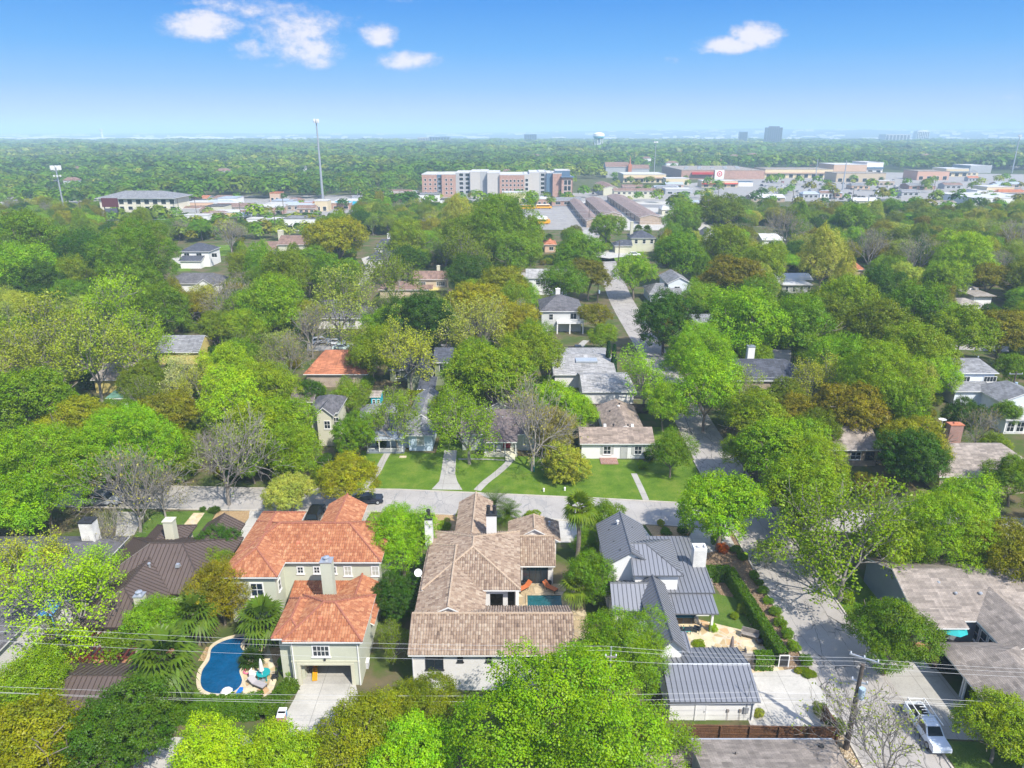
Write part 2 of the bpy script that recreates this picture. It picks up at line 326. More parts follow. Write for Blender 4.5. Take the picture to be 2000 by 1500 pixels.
def flagmat(name, stops, joint, sc=1.1):
    m, t, p, o = newmat(name); pos = t.add('ShaderNodeNewGeometry').outputs['Position']
    v = t.add('ShaderNodeTexVoronoi'); t.put(v.inputs['Vector'], pos); v.inputs['Scale'].default_value = sc
    e = t.add('ShaderNodeTexVoronoi', feature='DISTANCE_TO_EDGE'); t.put(e.inputs['Vector'], pos); e.inputs['Scale'].default_value = sc
    c = t.ramp(t.sep(v.outputs['Color'])[0], stops); f = t.mapr(t.noise(pos, 1.2, 5, .65), .3, .7, .75, 1.2)
    c = t.mix(1., c, t.comb(f, f, f), 'MULTIPLY'); c = t.mix(t.mapr(e.outputs[0], .02, .06, 1., 0.), c, joint)
    t.put(p.inputs['Base Color'], c); p.inputs['Roughness'].default_value = .85; return m
def gravelmat(name, stops, sc=9.):
    m, t, p, o = newmat(name); pos = t.add('ShaderNodeNewGeometry').outputs['Position']
    v = t.add('ShaderNodeTexVoronoi'); t.put(v.inputs['Vector'], pos); v.inputs['Scale'].default_value = sc
    t.put(p.inputs['Base Color'], t.ramp(t.sep(v.outputs['Color'])[0], stops)); p.inputs['Roughness'].default_value = .9
    bump(t, p, v.outputs['Distance'], .1, 1.); return m
GROUND = groundmat()
LAWN = grassmat('lawn_grass', (.055, .115, .010), (.10, .185, .013), (.165, .225, .03)); LAWN2 = grassmat('yard_grass', (.05, .10, .018), (.09, .16, .022), (.13, .18, .035))
ASPH = asphalt('old_asphalt', (.35, .322, .29)); ASPH2 = asphalt('street_asphalt', (.36, .335, .305), True, .23); LOT = asphalt('car_park_asphalt', (.29, .275, .255), False); LOTD = asphalt('dark_asphalt', (.22, .215, .21), False)
FLAG = flagmat('flagstone', [(0., (.42, .30, .15)), (.4, (.58, .47, .27)), (.75, (.64, .55, .36)), (1., (.50, .30, .14))], (.50, .44, .33)); TRAV = flagmat('travertine', [(0., (.36, .27, .15)), (.6, (.46, .36, .21)), (1., (.52, .43, .28))], (.30, .24, .15), .9)
GRAVEL = gravelmat('river_gravel', [(0., (.22, .15, .08)), (.5, (.42, .31, .18)), (1., (.60, .50, .36))]); MULCH = gravelmat('bark_mulch', [(0., (.16, .09, .05)), (.6, (.30, .20, .12)), (1., (.40, .30, .19))], 12.); SAND = gravelmat('decomposed_granite', [(0., (.36, .22, .10)), (.6, (.47, .31, .15)), (1., (.54, .40, .22))], 12.)
REDTILE = brickmat('red_paving', (.44, .20, .11), (.38, .165, .09), (.35, .26, .2), .3, .3)

def sheet(name, pts, mat, z, label=None):
    b = MB(); b.face([(p[0], p[1], z) for p in pts], [(p[0], p[1]) for p in pts]); o = b.build(name, mat); tag(o, kind='structure'); return o
def psheet(name, pts, mat, z): return sheet(name, [G(*p) for p in pts], mat, z)
def smooth_loop(pts, n=4, closed=True):
    pts = [Vector(p) for p in pts]; out = []; N = len(pts)
    for i in range(N if closed else N - 1):
        p0, p1, p2, p3 = (pts[(i + k) % N] if closed else pts[max(0, min(N - 1, i + k))] for k in (-1, 0, 1, 2))
        for j in range(n):
            t = j / n; out.append(.5 * ((2 * p1) + (p2 - p0) * t + (2 * p0 - 5 * p1 + 4 * p2 - p3) * t * t + (3 * p1 - p0 - 3 * p2 + p3) * t ** 3))
    if not closed: out.append(pts[-1])
    return out
gm = MB()
for a, b in ((-400, 400), (400, 2500), (2500, 30000)):
    gm.face([(-30000, a, 0), (30000, a, 0), (30000, b, 0), (-30000, b, 0)])
tag(gm.build('ground', GROUND), kind='structure')
def strip(name, L, Rr, mat, z, kerb=True, kmat=None):
    L = smooth_loop([(x, y, 0) for x, y in L], 6, False); Rr = smooth_loop([(x, y, 0) for x, y in Rr], 6, False); b = MB()
    for i in range(len(L) - 1): b.face([(*L[i][:2], z), (*Rr[i][:2], z), (*Rr[i + 1][:2], z), (*L[i + 1][:2], z)])
    tag(b.build(name, mat), kind='structure')
KERB = plain('kerb_concrete', (.46, .42, .36), .9, .15, .8)
def kerb(pts, inset=.18, h=.13):
    b = MB(); pts = [Vector((x, y, 0)) for x, y in pts]
    for a, c in zip(pts, pts[1:]):
        n = Vector((-(c - a).y, (c - a).x, 0)).normalized() * inset
        P = [a, c, c + n, a + n]; U = Vector((0, 0, h))
        b.face([p + U for p in P]); b.face([P[0], P[1], P[1] + U, P[0] + U]); b.face([P[3] + U, P[2] + U, P[2], P[3]])
    tag(b.build('kerb', KERB), kind='structure')
strip('side_street', [(29.4, 25), (29.4, 60), (29.4, 100), (30.4, 150), (30.6, 218), (34.0, 281), (37., 390)], [(36.6, 25), (36.6, 60), (36.4, 100), (37.2, 150), (38.2, 218), (42.0, 281), (47., 390)], ASPH, .02)
N_ = [(-140, 101), (-80, 96.5), (-40, 94.6), (-16.7, 94.1), (-3.7, 92.9), (13.3, 91.3), (24.8, 90.0), (29.3, 89.6)]
S_ = [(-140, 94), (-80, 89.8), (-40, 88.2), (-16.7, 87.7), (-3.7, 86.4), (13.3, 84.9), (24.8, 83.6), (29.3, 83.2)]
strip('cross_street', S_, N_, ASPH2, .024)
strip('east_street', [(36.5, 82.8), (60, 81), (100, 77)], [(36.5, 89.2), (60, 87), (100, 83)], ASPH2, .024)
kerb([p for p in N_ if p[0] < 29]); kerb([p for p in reversed(S_) if p[0] < 29])
kerb([(29.4, 82.5), (29.4, 57.0)][::1], -.18); kerb([(29.4, 49), (29.4, 30)], -.18); kerb([(36.6, 82), (36.6, 57.5)], .18); kerb([(36.6, 48.6), (36.6, 30)], .18)
kerb([(29.4, 90.), (29.4, 104)], .18); kerb([(36.4, 90.), (36.4, 104)], -.18)
# lawns and paths across the street
sheet('lawn', [(-24.5, 94.4), (-17.5, 94.35), (-3.8, 93.15), (13.3, 91.55), (24.8, 90.25), (29.0, 89.9), (29.2, 118), (23.5, 118), (23.5, 104), (-25, 108)], LAWN, .012)
sheet('lawn', [(-12.6, 105), (-7.2, 105), (-6.4, 125), (-12.4, 125)], LAWN, .014)
psheet('driveway', [(843, 956), (903, 957), (893, 940), (889, 925), (892, 880), (868, 880), (862, 920), (858, 940)], CONC, .03)
def path(name, pxs, wd, mat, z=.032):
    P = smooth_loop([G(*p) for p in pxs], 6, False); b = MB()
    for i in range(len(P) - 1):
        d = (P[min(i + 2, len(P) - 1)] - P[max(i - 1, 0)]).normalized(); e = (P[min(i + 1, len(P) - 1)] - P[max(i - 2, 0)]).normalized() if i else d
        n0 = Vector((-e.y, e.x, 0)) * wd / 2; n1 = Vector((-d.y, d.x, 0)) * wd / 2
        b.face([(*(P[i] - n0)[:2], z), (*(P[i] + n0)[:2], z), (*(P[i + 1] + n1)[:2], z), (*(P[i + 1] - n1)[:2], z)])
    tag(b.build(name, mat), kind='structure')
path('path', [(998, 893), (992, 905), (970, 925), (948, 942), (932, 958)], 1.15, CONC)
path('path', [(760, 880), (748, 900), (735, 925), (716, 948), (712, 957)], 1.1, CONC)
path('path', [(1238, 925), (1250, 950), (1262, 977)], .9, CONC)
path('path', [(895, 897), (940, 897), (985, 899)], .35, CONC, .034)
# round the blue pool and its garage
psheet('lawn', [(385, 1363), (440, 1366), (525, 1364), (560, 1352), (535, 1395), (310, 1392), (330, 1360)], LAWN2, .012)
psheet('driveway', [(590, 1333), (694, 1333), (700, 1360), (680, 1450), (560, 1450), (545, 1420), (560, 1392), (575, 1365)], PALECONC, .03)
psheet('patio', [(470, 1300), (482, 1280), (525, 1262), (536, 1300), (540, 1330), (532, 1352), (515, 1362), (480, 1364), (440, 1364), (436, 1352), (465, 1340), (472, 1326)], FLAG, .03)
sheet('poolside', [(-31.5, 60), (-23.2, 60), (-23.2, 57), (-27, 57.5), (-31.5, 58)], SAND, .02)
psheet('lane', [(150, 1520), (340, 1440), (480, 1436), (500, 1455), (380, 1470), (300, 1530)], PALECONC, .028)
# front yards by the cross street on the left
psheet('lawn', [(300, 1000), (420, 997), (412, 1020), (470, 1050), (400, 1060), (260, 1050)], LAWN2, .012)
psheet('path', [(378, 1002), (400, 1002), (372, 1042), (345, 1042)], FLAG, .03)
psheet('mulch_bed', [(425, 999), (489, 998), (486, 1012), (470, 1030), (440, 1045), (405, 1030)], SAND, .016)
psheet('driveway', [(488, 995), (520, 995), (505, 1015), (480, 1050), (465, 1080), (452, 1075), (473, 1030), (486, 1012)], PALECONC, .03)
psheet('driveway', [(230, 1000), (285, 1000), (262, 1045), (225, 1055)], CONC, .03)
psheet('driveway', [(655, 985), (735, 985), (700, 1040), (595, 1040), (560, 1030), (610, 992)], CONC, .03)
# tan house: forecourt and courtyard
psheet('driveway', [(1075, 1012), (1145, 1018), (1120, 1060), (1060, 1060)], PALECONC, .03)
psheet('mulch_bed', [(850, 1005), (915, 1008), (900, 1060), (840, 1050)], SAND, .016)
sheet('courtyard', [(-3.2, 60.0), (8.2, 60.0), (8.2, 70.9), (-3.2, 70.9)], TRAV, .03)
# grey metal-roofed house
sheet('driveway', [(16.0, 75.4), (20, 75.4), (28.6, 79.0), (28.6, 83.2), (24.5, 83.4), (22.8, 80.5), (18.5, 79.5), (17.5, 84.4), (13.5, 84.9), (15.3, 80)], PALECONC, .03)
sheet('mulch_bed', [(18.8, 79.8), (22.6, 80.8), (24.2, 83.4), (18., 84.1)], SAND, .02)
sheet('mulch_bed', [(26.0, 56.8), (29.2, 56.8), (29.2, 82.5), (23.4, 79.6), (23.4, 72)], MULCH, .012)
sheet('lawn', [(21.6, 62.0), (25.7, 62.3), (25.4, 68.2), (21.8, 69.6)], LAWN2, .016)
sheet('patio', [(15.8, 56.1), (26.9, 56.0), (26.6, 60), (25.6, 62.2), (16.4, 66)], FLAG, .03)
sheet('driveway', [(21.3, 49.5), (29.4, 49.3), (29.4, 56.4), (27.8, 56.8), (21.3, 56.0)], PALECONC, .034)
sheet('gravel_strip', [(11.5, 45.6), (29.2, 45.6), (29.2, 49.3), (11.5, 49.5)], GRAVEL, .02)
sheet('verge', [(27.5, 40.0), (29.2, 40.0), (29.2, 46.0), (27.5, 46.0)], GRAVEL, .022)
# right of the side street
sheet('driveway', [(36.6, 48.3), (42.0, 48.0), (42.0, 58.2), (36.6, 57.6)], CONC, .03)
sheet('lawn', [(36.8, 57.7), (41.6, 58.2), (41.6, 80), (36.8, 81.5)], LAWN, .012)
sheet('lawn', [(37.0, 36), (52, 36), (52, 47.8), (37.0, 48)], LAWN2, .012)
sheet('courtyard', [(41.4, 56.8), (48, 56.8), (48, 62), (41.4, 62)], REDTILE, .03)
psheet('lawn', [(1955, 800), (2060, 800), (2060, 770), (1960, 775)], LAWN, .012)
psheet('lawn', [(1160, 512), (1245, 508), (1260, 490), (1180, 478), (1150, 490)], LAWN, .02)
psheet('driveway', [(1150, 500), (1180, 488), (1225, 492), (1230, 500), (1190, 505)], PALECONC, .03)
psheet('lawn', [(335, 505), (372, 505), (372, 530), (335, 530)], LAWN, .02); psheet('lawn', [(410, 480), (450, 478), (450, 500), (415, 500)], LAWN, .02)
psheet('driveway', [(335, 505), (368, 497), (372, 512), (350, 516)], PALECONC, .03)
psheet('driveway', [(710, 560), (735, 520), (720, 500), (706, 505), (715, 525), (700, 555)], PALECONC, .03)
psheet('street', [(960, 533), (1215, 530), (1215, 540), (960, 545)], ASPH2, .024)
psheet('street', [(600, 672), (800, 668), (1130, 690), (1130, 702), (800, 682), (600, 686)], ASPH2, .024)
psheet('driveway', [(1100, 690), (1160, 690), (1165, 702), (1100, 704)], CONC, .03); path('path', [(1145, 665), (1135, 675), (1132, 690)], 1.6, CONC)
psheet('driveway', [(1200, 768), (1290, 768), (1290, 780), (1200, 780)], CONC, .03)
psheet('street', [(1850, 672), (2080, 680), (2080, 692), (1850, 682)], ASPH2, .024); psheet('lane', [(1490, 682), (1545, 684), (1545, 716), (1490, 712)], PALECONC, .024)
psheet('lane', [(1140, 440), (1150, 440), (1170, 478), (1140, 478)], CONC, .03)
# the business strip and its car parks
sheet('car_park', [(-420, 420), (-120, 430), (-95, 480), (-100, 620), (-420, 600)], LOT, .05)
sheet('car_park', [(-30, 392), (52, 392), (52, 560), (-30, 560)], LOT, .05)
sheet('car_park', [(52, 390), (110, 390), (125, 560), (52, 580)], PALECONC, .045)
sheet('car_park', [(-110, 560), (320, 560), (520, 520), (800, 560), (1000, 820), (420, 1000), (60, 640), (-110, 640)], LOT, .055)
sheet('highway', [(-600, 468), (-250, 478), (-95, 500), (60, 520), (300, 470), (500, 470), (800, 480), (800, 500), (500, 490), (300, 492), (60, 545), (-95, 522), (-250, 498), (-600, 488)], LOTD, .06)
# ---------------------------------------------------------------- houses
SEAM = plain('metal_seam', (.115, .12, .13), .5, .05); SEAMB = plain('brown_metal_seam', (.065, .047, .038), .5, .05)
CAPT = plain('tan_ridge_tile', (.40, .30, .21), .8, .2, 3.); CAPR = plain('red_ridge_tile', (.30, .11, .065), .8, .2, 3.)
def vrange(poly, u):
    vs = []
    for i in range(len(poly)):
        (ua, va), (ub, vb) = poly[i], poly[(i + 1) % len(poly)]
        if (ua - u) * (ub - u) <= 0 and abs(ua - ub) > 1e-6: vs.append(va + (vb - va) * (u - ua) / (ub - ua))
    return (min(vs), max(vs)) if len(vs) >= 2 else None
class House:
    TH = .16
    def __init__(s, name, label, cat, loc, wallmat, roofmat, trim=None, kind='shingle', seam=None, cap=None, land=None, group=None, proud=None):
        s.root = thing(name, label, cat, (loc[0], loc[1], 0), 0, group, land); s.w = MB(); s.r = MB(); s.wm = wallmat
        s.rm = [roofmat, seam or roofmat, trim or WHITE, cap or roofmat]; s.kind = kind; s.wing_n = 0
    def _slope(s, P, kind):
        P = [Vector(p) for p in P]; e = (P[1] - P[0]).normalized(); n = e.cross(P[2] - P[0]).normalized()
        if n.z < 0: n = -n
        sl = n.cross(e)
        if sl.z < 0: sl = -sl
        o = P[0]; uv = [((p - o).dot(e), (p - o).dot(sl)) for p in P]; uoff = o.dot(e) + 50; voff = 0.
        s.r.face(P, [(a + uoff, b) for a, b in uv], 0)
        D = Vector((0, 0, -s.TH)); s.r.face([p + D for p in reversed(P)], None, 2)
        for i in range(len(P)):
            a, b = P[i], P[(i + 1) % len(P)]; s.r.face([a + D, b + D, b, a], None, 2)
        umin = min(a for a, _ in uv); umax = max(a for a, _ in uv)
        if kind == 'metal':
            sp, wd, h = .46, .035, .07; k = math.ceil((umin + uoff) / sp)
            while k * sp - uoff < umax:
                u = k * sp - uoff; rg = vrange(uv, u); k += 1
                if not rg or rg[1] - rg[0] < .25: continue
                q = [o + e * (u + du) + sl * v + n * hh for du, v, hh in ((-wd, rg[0], 0), (wd, rg[0], 0), (wd, rg[1], 0), (-wd, rg[1], 0), (-wd * .6, rg[0], h), (wd * .6, rg[0], h), (wd * .6, rg[1], h), (-wd * .6, rg[1], h))]
                for f in ((0, 4, 7, 3), (4, 5, 6, 7), (5, 1, 2, 6), (0, 1, 5, 4)): s.r.face([q[j] for j in f], [(0, 0)] * 4, 1)
        if kind == 'tile':
            W, Hh = .26, .38; k = math.floor((umin + uoff) / W)
            while k * W - uoff < umax:
                uc = (k + .5) * W - uoff; k += 1; rg = vrange(uv, uc)
                if not rg: continue
                r0, r1 = rg
                j = math.floor(r0 / Hh)
                while j * Hh < r1 - .03:
                    a, b = max(r0, j * Hh), min(r1, (j + 1) * Hh + .02); 
                    t_ = (uc + uoff, (j + .5) * Hh); j += 1
                    if b - a < .04: continue
                    lo = [o + e * (uc + du * W) + sl * a + n * (hh + .035) for du, hh in ((-.42, -.02), (-.2, .075), (.2, .075), (.42, -.02))]
                    hi = [o + e * (uc + du * W) + sl * b + n * hh for du, hh in ((-.42, -.02), (-.2, .065), (.2, .065), (.42, -.02))]
                    for i in range(3): s.r.face([lo[i], lo[i + 1], hi[i + 1], hi[i]], [t_] * 4, 0)
                    s.r.face([lo[0], lo[1], lo[2], lo[3]], [t_] * 4, 0)
    def _cap(s, a, b, kind):
        if kind == 'shingle': return
        r = .13 if kind == 'tile' else .07
        a, b = Vector(a), Vector(b); L = (b - a).length; n = max(2, int(L / .45)) if kind == 'tile' else 1
        if kind == 'tile':
            for i in range(n):
                p, q = a.lerp(b, i / n), a.lerp(b, (i + 1) / n); s.r.tube([p + Vector((0, 0, .05)), q + Vector((0, 0, .09))], [r * .82, r], 6, 3)
        else: s.r.tube([a + Vector((0, 0, .03)), b + Vector((0, 0, .03))], r, 5, 3)
    def wing(s, x0, x1, y0, y1, ze, rise, axis='x', hips=(0, 0), over=.5, og=.35, z0=0., walls=True, kind=None, holes=None, roof=True):
        kind = kind or s.kind; s.wing_n += 1; zr = ze + rise; xm, ym = (x0 + x1) / 2, (y0 + y1) / 2
        ow = over; T = s.TH
        if axis in 'xy':
            a, b = hips
            if axis == 'x':
                rl, rr = (x0 + a, ym, zr), (x1 - b, ym, zr)
                F = [[(x0, y0, ze), (x1, y0, ze), rr, rl], [(x1, y1, ze), (x0, y1, ze), rl, rr]]
                if a: F.append([(x0, y1, ze), (x0, y0, ze), rl])
                if b: F.append([(x1, y0, ze), (x1, y1, ze), rr])
                caps = [(rl, rr)] + ([((x0, y0, ze), rl), ((x0, y1, ze), rl)] if a else []) + ([((x1, y0, ze), rr), ((x1, y1, ze), rr)] if b else [])
                slope = rise / ((y1 - y0) / 2)
            else:
                rf, rb = (xm, y0 + a, zr), (xm, y1 - b, zr)
                F = [[(x0, y1, ze), (x0, y0, ze), rf, rb], [(x1, y0, ze), (x1, y1, ze), rb, rf]]
                if a: F.append([(x0, y0, ze), (x1, y0, ze), rf])
                if b: F.append([(x1, y1, ze), (x0, y1, ze), rb])
                caps = [(rf, rb)] + ([((x0, y0, ze), rf), ((x1, y0, ze), rf)] if a else []) + ([((x0, y1, ze), rb), ((x1, y1, ze), rb)] if b else [])
                slope = rise / ((x1 - x0) / 2)
        elif axis == 'flat':
            F = []; caps = []; slope = 0; s.r.box(x0, x1, y0, y1, ze - .25, ze + .02, 0)
        else:
            c = {'f': [(x0, y0, ze), (x1, y0, ze), (x1, y1, zr), (x0, y1, zr)], 'b': [(x1, y1, ze), (x0, y1, ze), (x0, y0, zr), (x1, y0, zr)],
                 'l': [(x0, y1, ze), (x0, y0, ze), (x1, y0, zr), (x1, y1, zr)], 'r': [(x1, y0, ze), (x1, y1, ze), (x0, y1, zr), (x0, y0, zr)]}[axis]
            F = [c]; caps = []; slope = rise / ((y1 - y0) if axis in 'fb' else (x1 - x0))
        if roof:
            for f in F: s._slope(f, kind)
            for a_, b_ in caps: s._cap(a_, b_, kind)
        gx = og if (axis == 'x' and not hips[0]) else over; gx2 = og if (axis == 'x' and not hips[1]) else over
        gy = og if (axis == 'y' and not hips[0]) else over; gy2 = og if (axis == 'y' and not hips[1]) else over
        X0, X1, Y0, Y1 = x0 + gx, x1 - gx2, y0 + gy, y1 - gy2; zt = ze + slope * over - T - .01
        if axis == 'flat': zt = ze - .25
        s.sides = {'front': (Vector((X0, Y0, 0)), Vector((1, 0, 0)), Vector((0, -1, 0)), X1 - X0), 'right': (Vector((X1, Y0, 0)), Vector((0, 1, 0)), Vector((1, 0, 0)), Y1 - Y0),
                   'back': (Vector((X1, Y1, 0)), Vector((-1, 0, 0)), Vector((0, 1, 0)), X1 - X0), 'left': (Vector((X0, Y1, 0)), Vector((0, -1, 0)), Vector((-1, 0, 0)), Y1 - Y0)}
        s.zt = zt; s.z0 = z0
        if walls:
            for sd, (o, u, n, L) in s.sides.items():
                if walls is not True and sd not in walls: continue
                hs_ = (holes or {}).get(sd, []); us = sorted({0, L, *[q for h in hs_ for q in h[:2]]}); zs = sorted({z0, zt, *[q for h in hs_ for q in h[2:]]})
                for i in range(len(us) - 1):
                    for j in range(len(zs) - 1):
                        uc, zc = (us[i] + us[i + 1]) / 2, (zs[j] + zs[j + 1]) / 2
                        if any(h[0] < uc < h[1] and h[2] < zc < h[3] for h in hs_): continue
                        P = [o + u * us[i] + Vector((0, 0, zs[j])), o + u * us[i + 1] + Vector((0, 0, zs[j])), o + u * us[i + 1] + Vector((0, 0, zs[j + 1])), o + u * us[i] + Vector((0, 0, zs[j + 1]))]
                        s.w.face(P, [(us[i], zs[j]), (us[i + 1], zs[j]), (us[i + 1], zs[j + 1]), (us[i], zs[j + 1])])
                gab = (axis == 'x' and ((sd == 'left' and not hips[0]) or (sd == 'right' and not hips[1]))) or (axis == 'y' and ((sd == 'front' and not hips[0]) or (sd == 'back' and not hips[1])))
                if gab:
                    P = [o + Vector((0, 0, zt)), o + u * L + Vector((0, 0, zt)), o + u * (L / 2) + Vector((0, 0, zr - T - .01))]
                    s.w.face(P, [(0, zt), (L, zt), (L / 2, zr)])
                shed_side = (axis in 'fb' and sd in ('left', 'right')) or (axis in 'lr' and sd in ('front', 'back'))
                if shed_side:
                    hi = zr - slope * over - T; up_end = {('f', 'left'): 0, ('f', 'right'): 1, ('b', 'left'): 1, ('b', 'right'): 0, ('l', 'front'): 1, ('l', 'back'): 0, ('r', 'front'): 0, ('r', 'back'): 1}[(axis, sd)]
                    s.w.face([o + Vector((0, 0, zt)), o + u * L + Vector((0, 0, zt)), o + u * (L * up_end) + Vector((0, 0, hi))], [(0, 0), (L, 0), (L * up_end, hi - zt)])
        return s
    def window(s, side, u, z, w, h, style='grid', pane=None, frame=None, fw=.09, name='window', sill=True):
        o, ax, n, L = s.sides[side]; zz = Vector((0, 0, 1)); B = o + ax * u + zz * z
        M = Matrix((ax, -n, zz)).transposed().to_4x4(); M.translation = B
        f = MB()
        for a in ((-fw, 0, -fw, h + fw), (w, w + fw, -fw, h + fw)): f.box(a[0], a[1], -.07, .02, a[2], a[3], M=M)
        for a in ((0, w, -fw, 0), (0, w, h, h + fw)): f.box(a[0], a[1], -.068, .02, a[2], a[3], M=M)
        if sill: f.box(-fw - .08, w + fw + .08, -.12, .02, -fw - .09, -fw - .004, M=M)
        nx, nz = {'grid': (2, 2), 'six': (4, 2), 'two': (2, 1), 'sash': (1, 2), 'one': (1, 1), 'slide': (4, 1)}.get(style, (1, 1))
        for i in range(1, nx): f.box(w * i / nx - .025, w * i / nx + .025, -.055, .01, 0, h, M=M)
        for j in range(1, nz): f.box(0, w, -.053, .01, h * j / nz - .025, h * j / nz + .025, M=M)
        fo = f.build(name, frame or WHITE, s.root, world=True)
        p = MB(); p.face([M @ Vector(q) for q in ((0, -.03, 0), (w, -.03, 0), (w, -.03, h), (0, -.03, h))], [(0, 0), (w, 0), (w, h), (0, h)])
        p.build('pane', pane or GLASS, fo, world=True); return fo
    def door(s, side, u, w=.95, h=2.1, mat=None, z=0., name='door', panels=0, handle=True):
        o, ax, n, L = s.sides[side]; zz = Vector((0, 0, 1)); M = Matrix((ax, -n, zz)).transposed().to_4x4(); M.translation = o + ax * u + zz * (s.z0 + z)
        d = MB(); d.box(0, w, -.05, .02, .02, h, M=M); d.box(-.1, 0, -.075, .02, .02, h + .1, M=M); d.box(w, w + .1, -.075, .02, .02, h + .1, M=M); d.box(0, w, -.075, .02, h, h + .1, M=M)
        for k in range(panels): d.box(.1, w - .1, -.065, 0, .15 + k * (h - .2) / panels, .05 + (k + 1) * (h - .2) / panels, M=M)
        do = d.build(name, mat or WHITE, s.root, world=True)
        if handle:
            k = MB(); k.box(w - .14, w - .08, -.12, -.04, 1.0, 1.12, M=M); k.build('handle', STEEL, do, world=True)
        return do
    def chimney(s, x, y, w, d, z0, z1, mat=None, cap='slab', capmat=None):
        c = MB(); c.box(x - w / 2, x + w / 2, y - d / 2, y + d / 2, z0, z1); co = c.build('chimney', mat or s.wm, s.root, world=True)
        k = MB()
        if cap == 'slab': k.box(x - w / 2 - .08, x + w / 2 + .08, y - d / 2 - .08, y + d / 2 + .08, z1 + .003, z1 + .14); k.box(x - w * .18, x + w * .18, y - d * .18, y + d * .18, z1 + .14, z1 + .36, 0, .8)
        if cap == 'metal': k.box(x - w / 2 - .06, x + w / 2 + .06, y - d / 2 - .06, y + d / 2 + .06, z1 + .003, z1 + .1); k.lathe([(.22, 0), (.22, .28), (.34, .28), (.34, .34), (0, .46)], x, y, z1 + .1, 12)
        if cap == 'pots':
            k.box(x - w / 2 - .05, x + w / 2 + .05, y - d / 2 - .05, y + d / 2 + .05, z1 + .003, z1 + .12)
            for dx_ in ((-.3 * w, .3 * w) if w > .9 else (0,)): k.lathe([(.22, 0), (.2, .75), (.24, .75), (.24, .95), (.12, 1.0), (.12, .6)], x + dx_, y, z1 + .12, 10)
        if cap == 'open':
            for a in ((-w / 2, -w / 2 + .18, -d / 2, d / 2), (w / 2 - .18, w / 2, -d / 2, d / 2)): k.box(x + a[0], x + a[1], y + a[2], y + a[3], z1 + .003, z1 + .3)
            for a in ((-d / 2, -d / 2 + .18), (d / 2 - .18, d / 2)): k.box(x - w / 2 + .18, x + w / 2 - .18, y + a[0], y + a[1], z1 + .003, z1 + .3)
            k.lathe([(.2, 0), (.2, .3), (.3, .3), (0, .42)], x, y, z1 + .003, 10)
        k.build('chimney_cap', capmat or STEEL, co, world=True); return co
    def vent(s, x, y, z, h=.5, r=.09, mat=None, hood=True):
        v = MB(); v.lathe([(r * 1.7, 0), (r, .12), (r, h)] + ([(r * 1.9, h), (r * 1.6, h + .12), (0, h + .18)] if hood else [(0, h)]), x, y, z - .25, 9); return v.build('roof_vent', mat or STEEL, s.root, world=True)
    def boxvent(s, x, y, z, w=.35, mat=None):
        v = MB(); v.box(x - w / 2, x + w / 2, y - w / 2, y + w / 2, z - .2, z + .16, 0, .8); return v.build('roof_vent', mat or STEEL, s.root, world=True)
    def part(s, mb, name, mat, parent=None): return mb.build(name, mat, parent or s.root, world=True)
    def done(s):
        if s.w.f: s.w.build('wall', s.wm, s.root, world=True)
        if s.r.f: s.r.build('roof', s.rm, s.root, world=True)
        return s.root
# ---------------------------------------------------------------- the houses nearest the camera
# red tiled house with a garage block
h = House('house', 'big sage stucco house with red clay tile roofs and an open garage below', 'house', (-19, 60), SAGE, R_RED, kind='tile', cap=CAPR, land='the red tiled house')
h.wing(-30.6, -14.2, 66.3, 74.9, 6.0, 2.25, 'x', (4.3, 4.2))
for u, w_, hh, z in ((6.6, .55, .7, 4.35), (8.4, .55, .7, 4.35), (10.2, .55, .7, 4.35), (11.75, .65, 1.05, 4.05), (14.75, .65, 1.05, 4.05)): h.window('front', u, z, w_, hh, 'grid', BLINDS if hh > 1 else None, fw=.13)
h.wing(-30.6, -24.6, 63.5, 72, 6.01, 1.6, 'y', (3., 0)); h.window('front', 2.4, 3.4, 1.2, 1.5, 'grid', fw=.13); h.window('right', .8, 3.4, .6, 1.2, 'sash')
h.wing(-30.6, -25.3, 70, 77.0, 5.99, 1.5, 'y', (0, 2.65)); h.wing(-22.9, -18.1, 70, 79.0, 5.98, 1.45, 'y', (0, 0), og=.3)
h.wing(-18.4, -14.21, 69, 74.2, 5.97, 1.2, 'x', (0, 2.2))
h.wing(-24.0, -16.6, 63.2, 66.75, 2.35, 1.0, 'f', walls=('front', 'left')); h.wing(-18.9, -14.0, 60.0, 66.75, 2.8, 1.35, 'y', (0, 0))
h.wing(-22.6, -19.5, 54.9, 61.0, 5.2, 1.1, 'y', (1.5, 1.5))
h.wing(-21.35, -13.9, 54.2, 61.3, 5.4, 1.75, 'x', (3.2, 3.2), holes={'front': [(.75, 5.55, .0, 2.35)]})
h.window('front', 2.15, 3.45, 1.45, 1.1, 'six', fw=.12)
m = MB(); o_, ax_, n_, L_ = h.sides['front']
for a in ((.45, .75, 0, 2.6), (5.55, 5.85, 0, 2.6), (.75, 5.55, 2.35, 2.6)): m.box(o_.x + a[0], o_.x + a[1], o_.y - .06, o_.y + .2, a[2], a[3])
m.box(o_.x - .04, o_.x + L_ + .04, o_.y - .05, o_.y + .02, 2.72, 2.86); h.part(m, 'garage_door_frame', CREAM)
m = MB(); m.face([(o_.x + .3, o_.y + .1, .04), (o_.x + 6.1, o_.y + .1, .04), (o_.x + 6.1, o_.y + 6, .04), (o_.x + .3, o_.y + 6, .04)]); h.part(m, 'garage_floor', CONC)
m = MB(); m.box(o_.x + .3, o_.x + 6.3, o_.y + .1, o_.y + 6, 2.5, 2.6); h.part(m, 'ceiling', SAGE)
for u in (.2, 6.35):
    m = MB(); m.tube([(o_.x + u, o_.y - .07, .05), (o_.x + u, o_.y - .07, 5.2)], .06, 6); h.part(m, 'downpipe', WHITE)
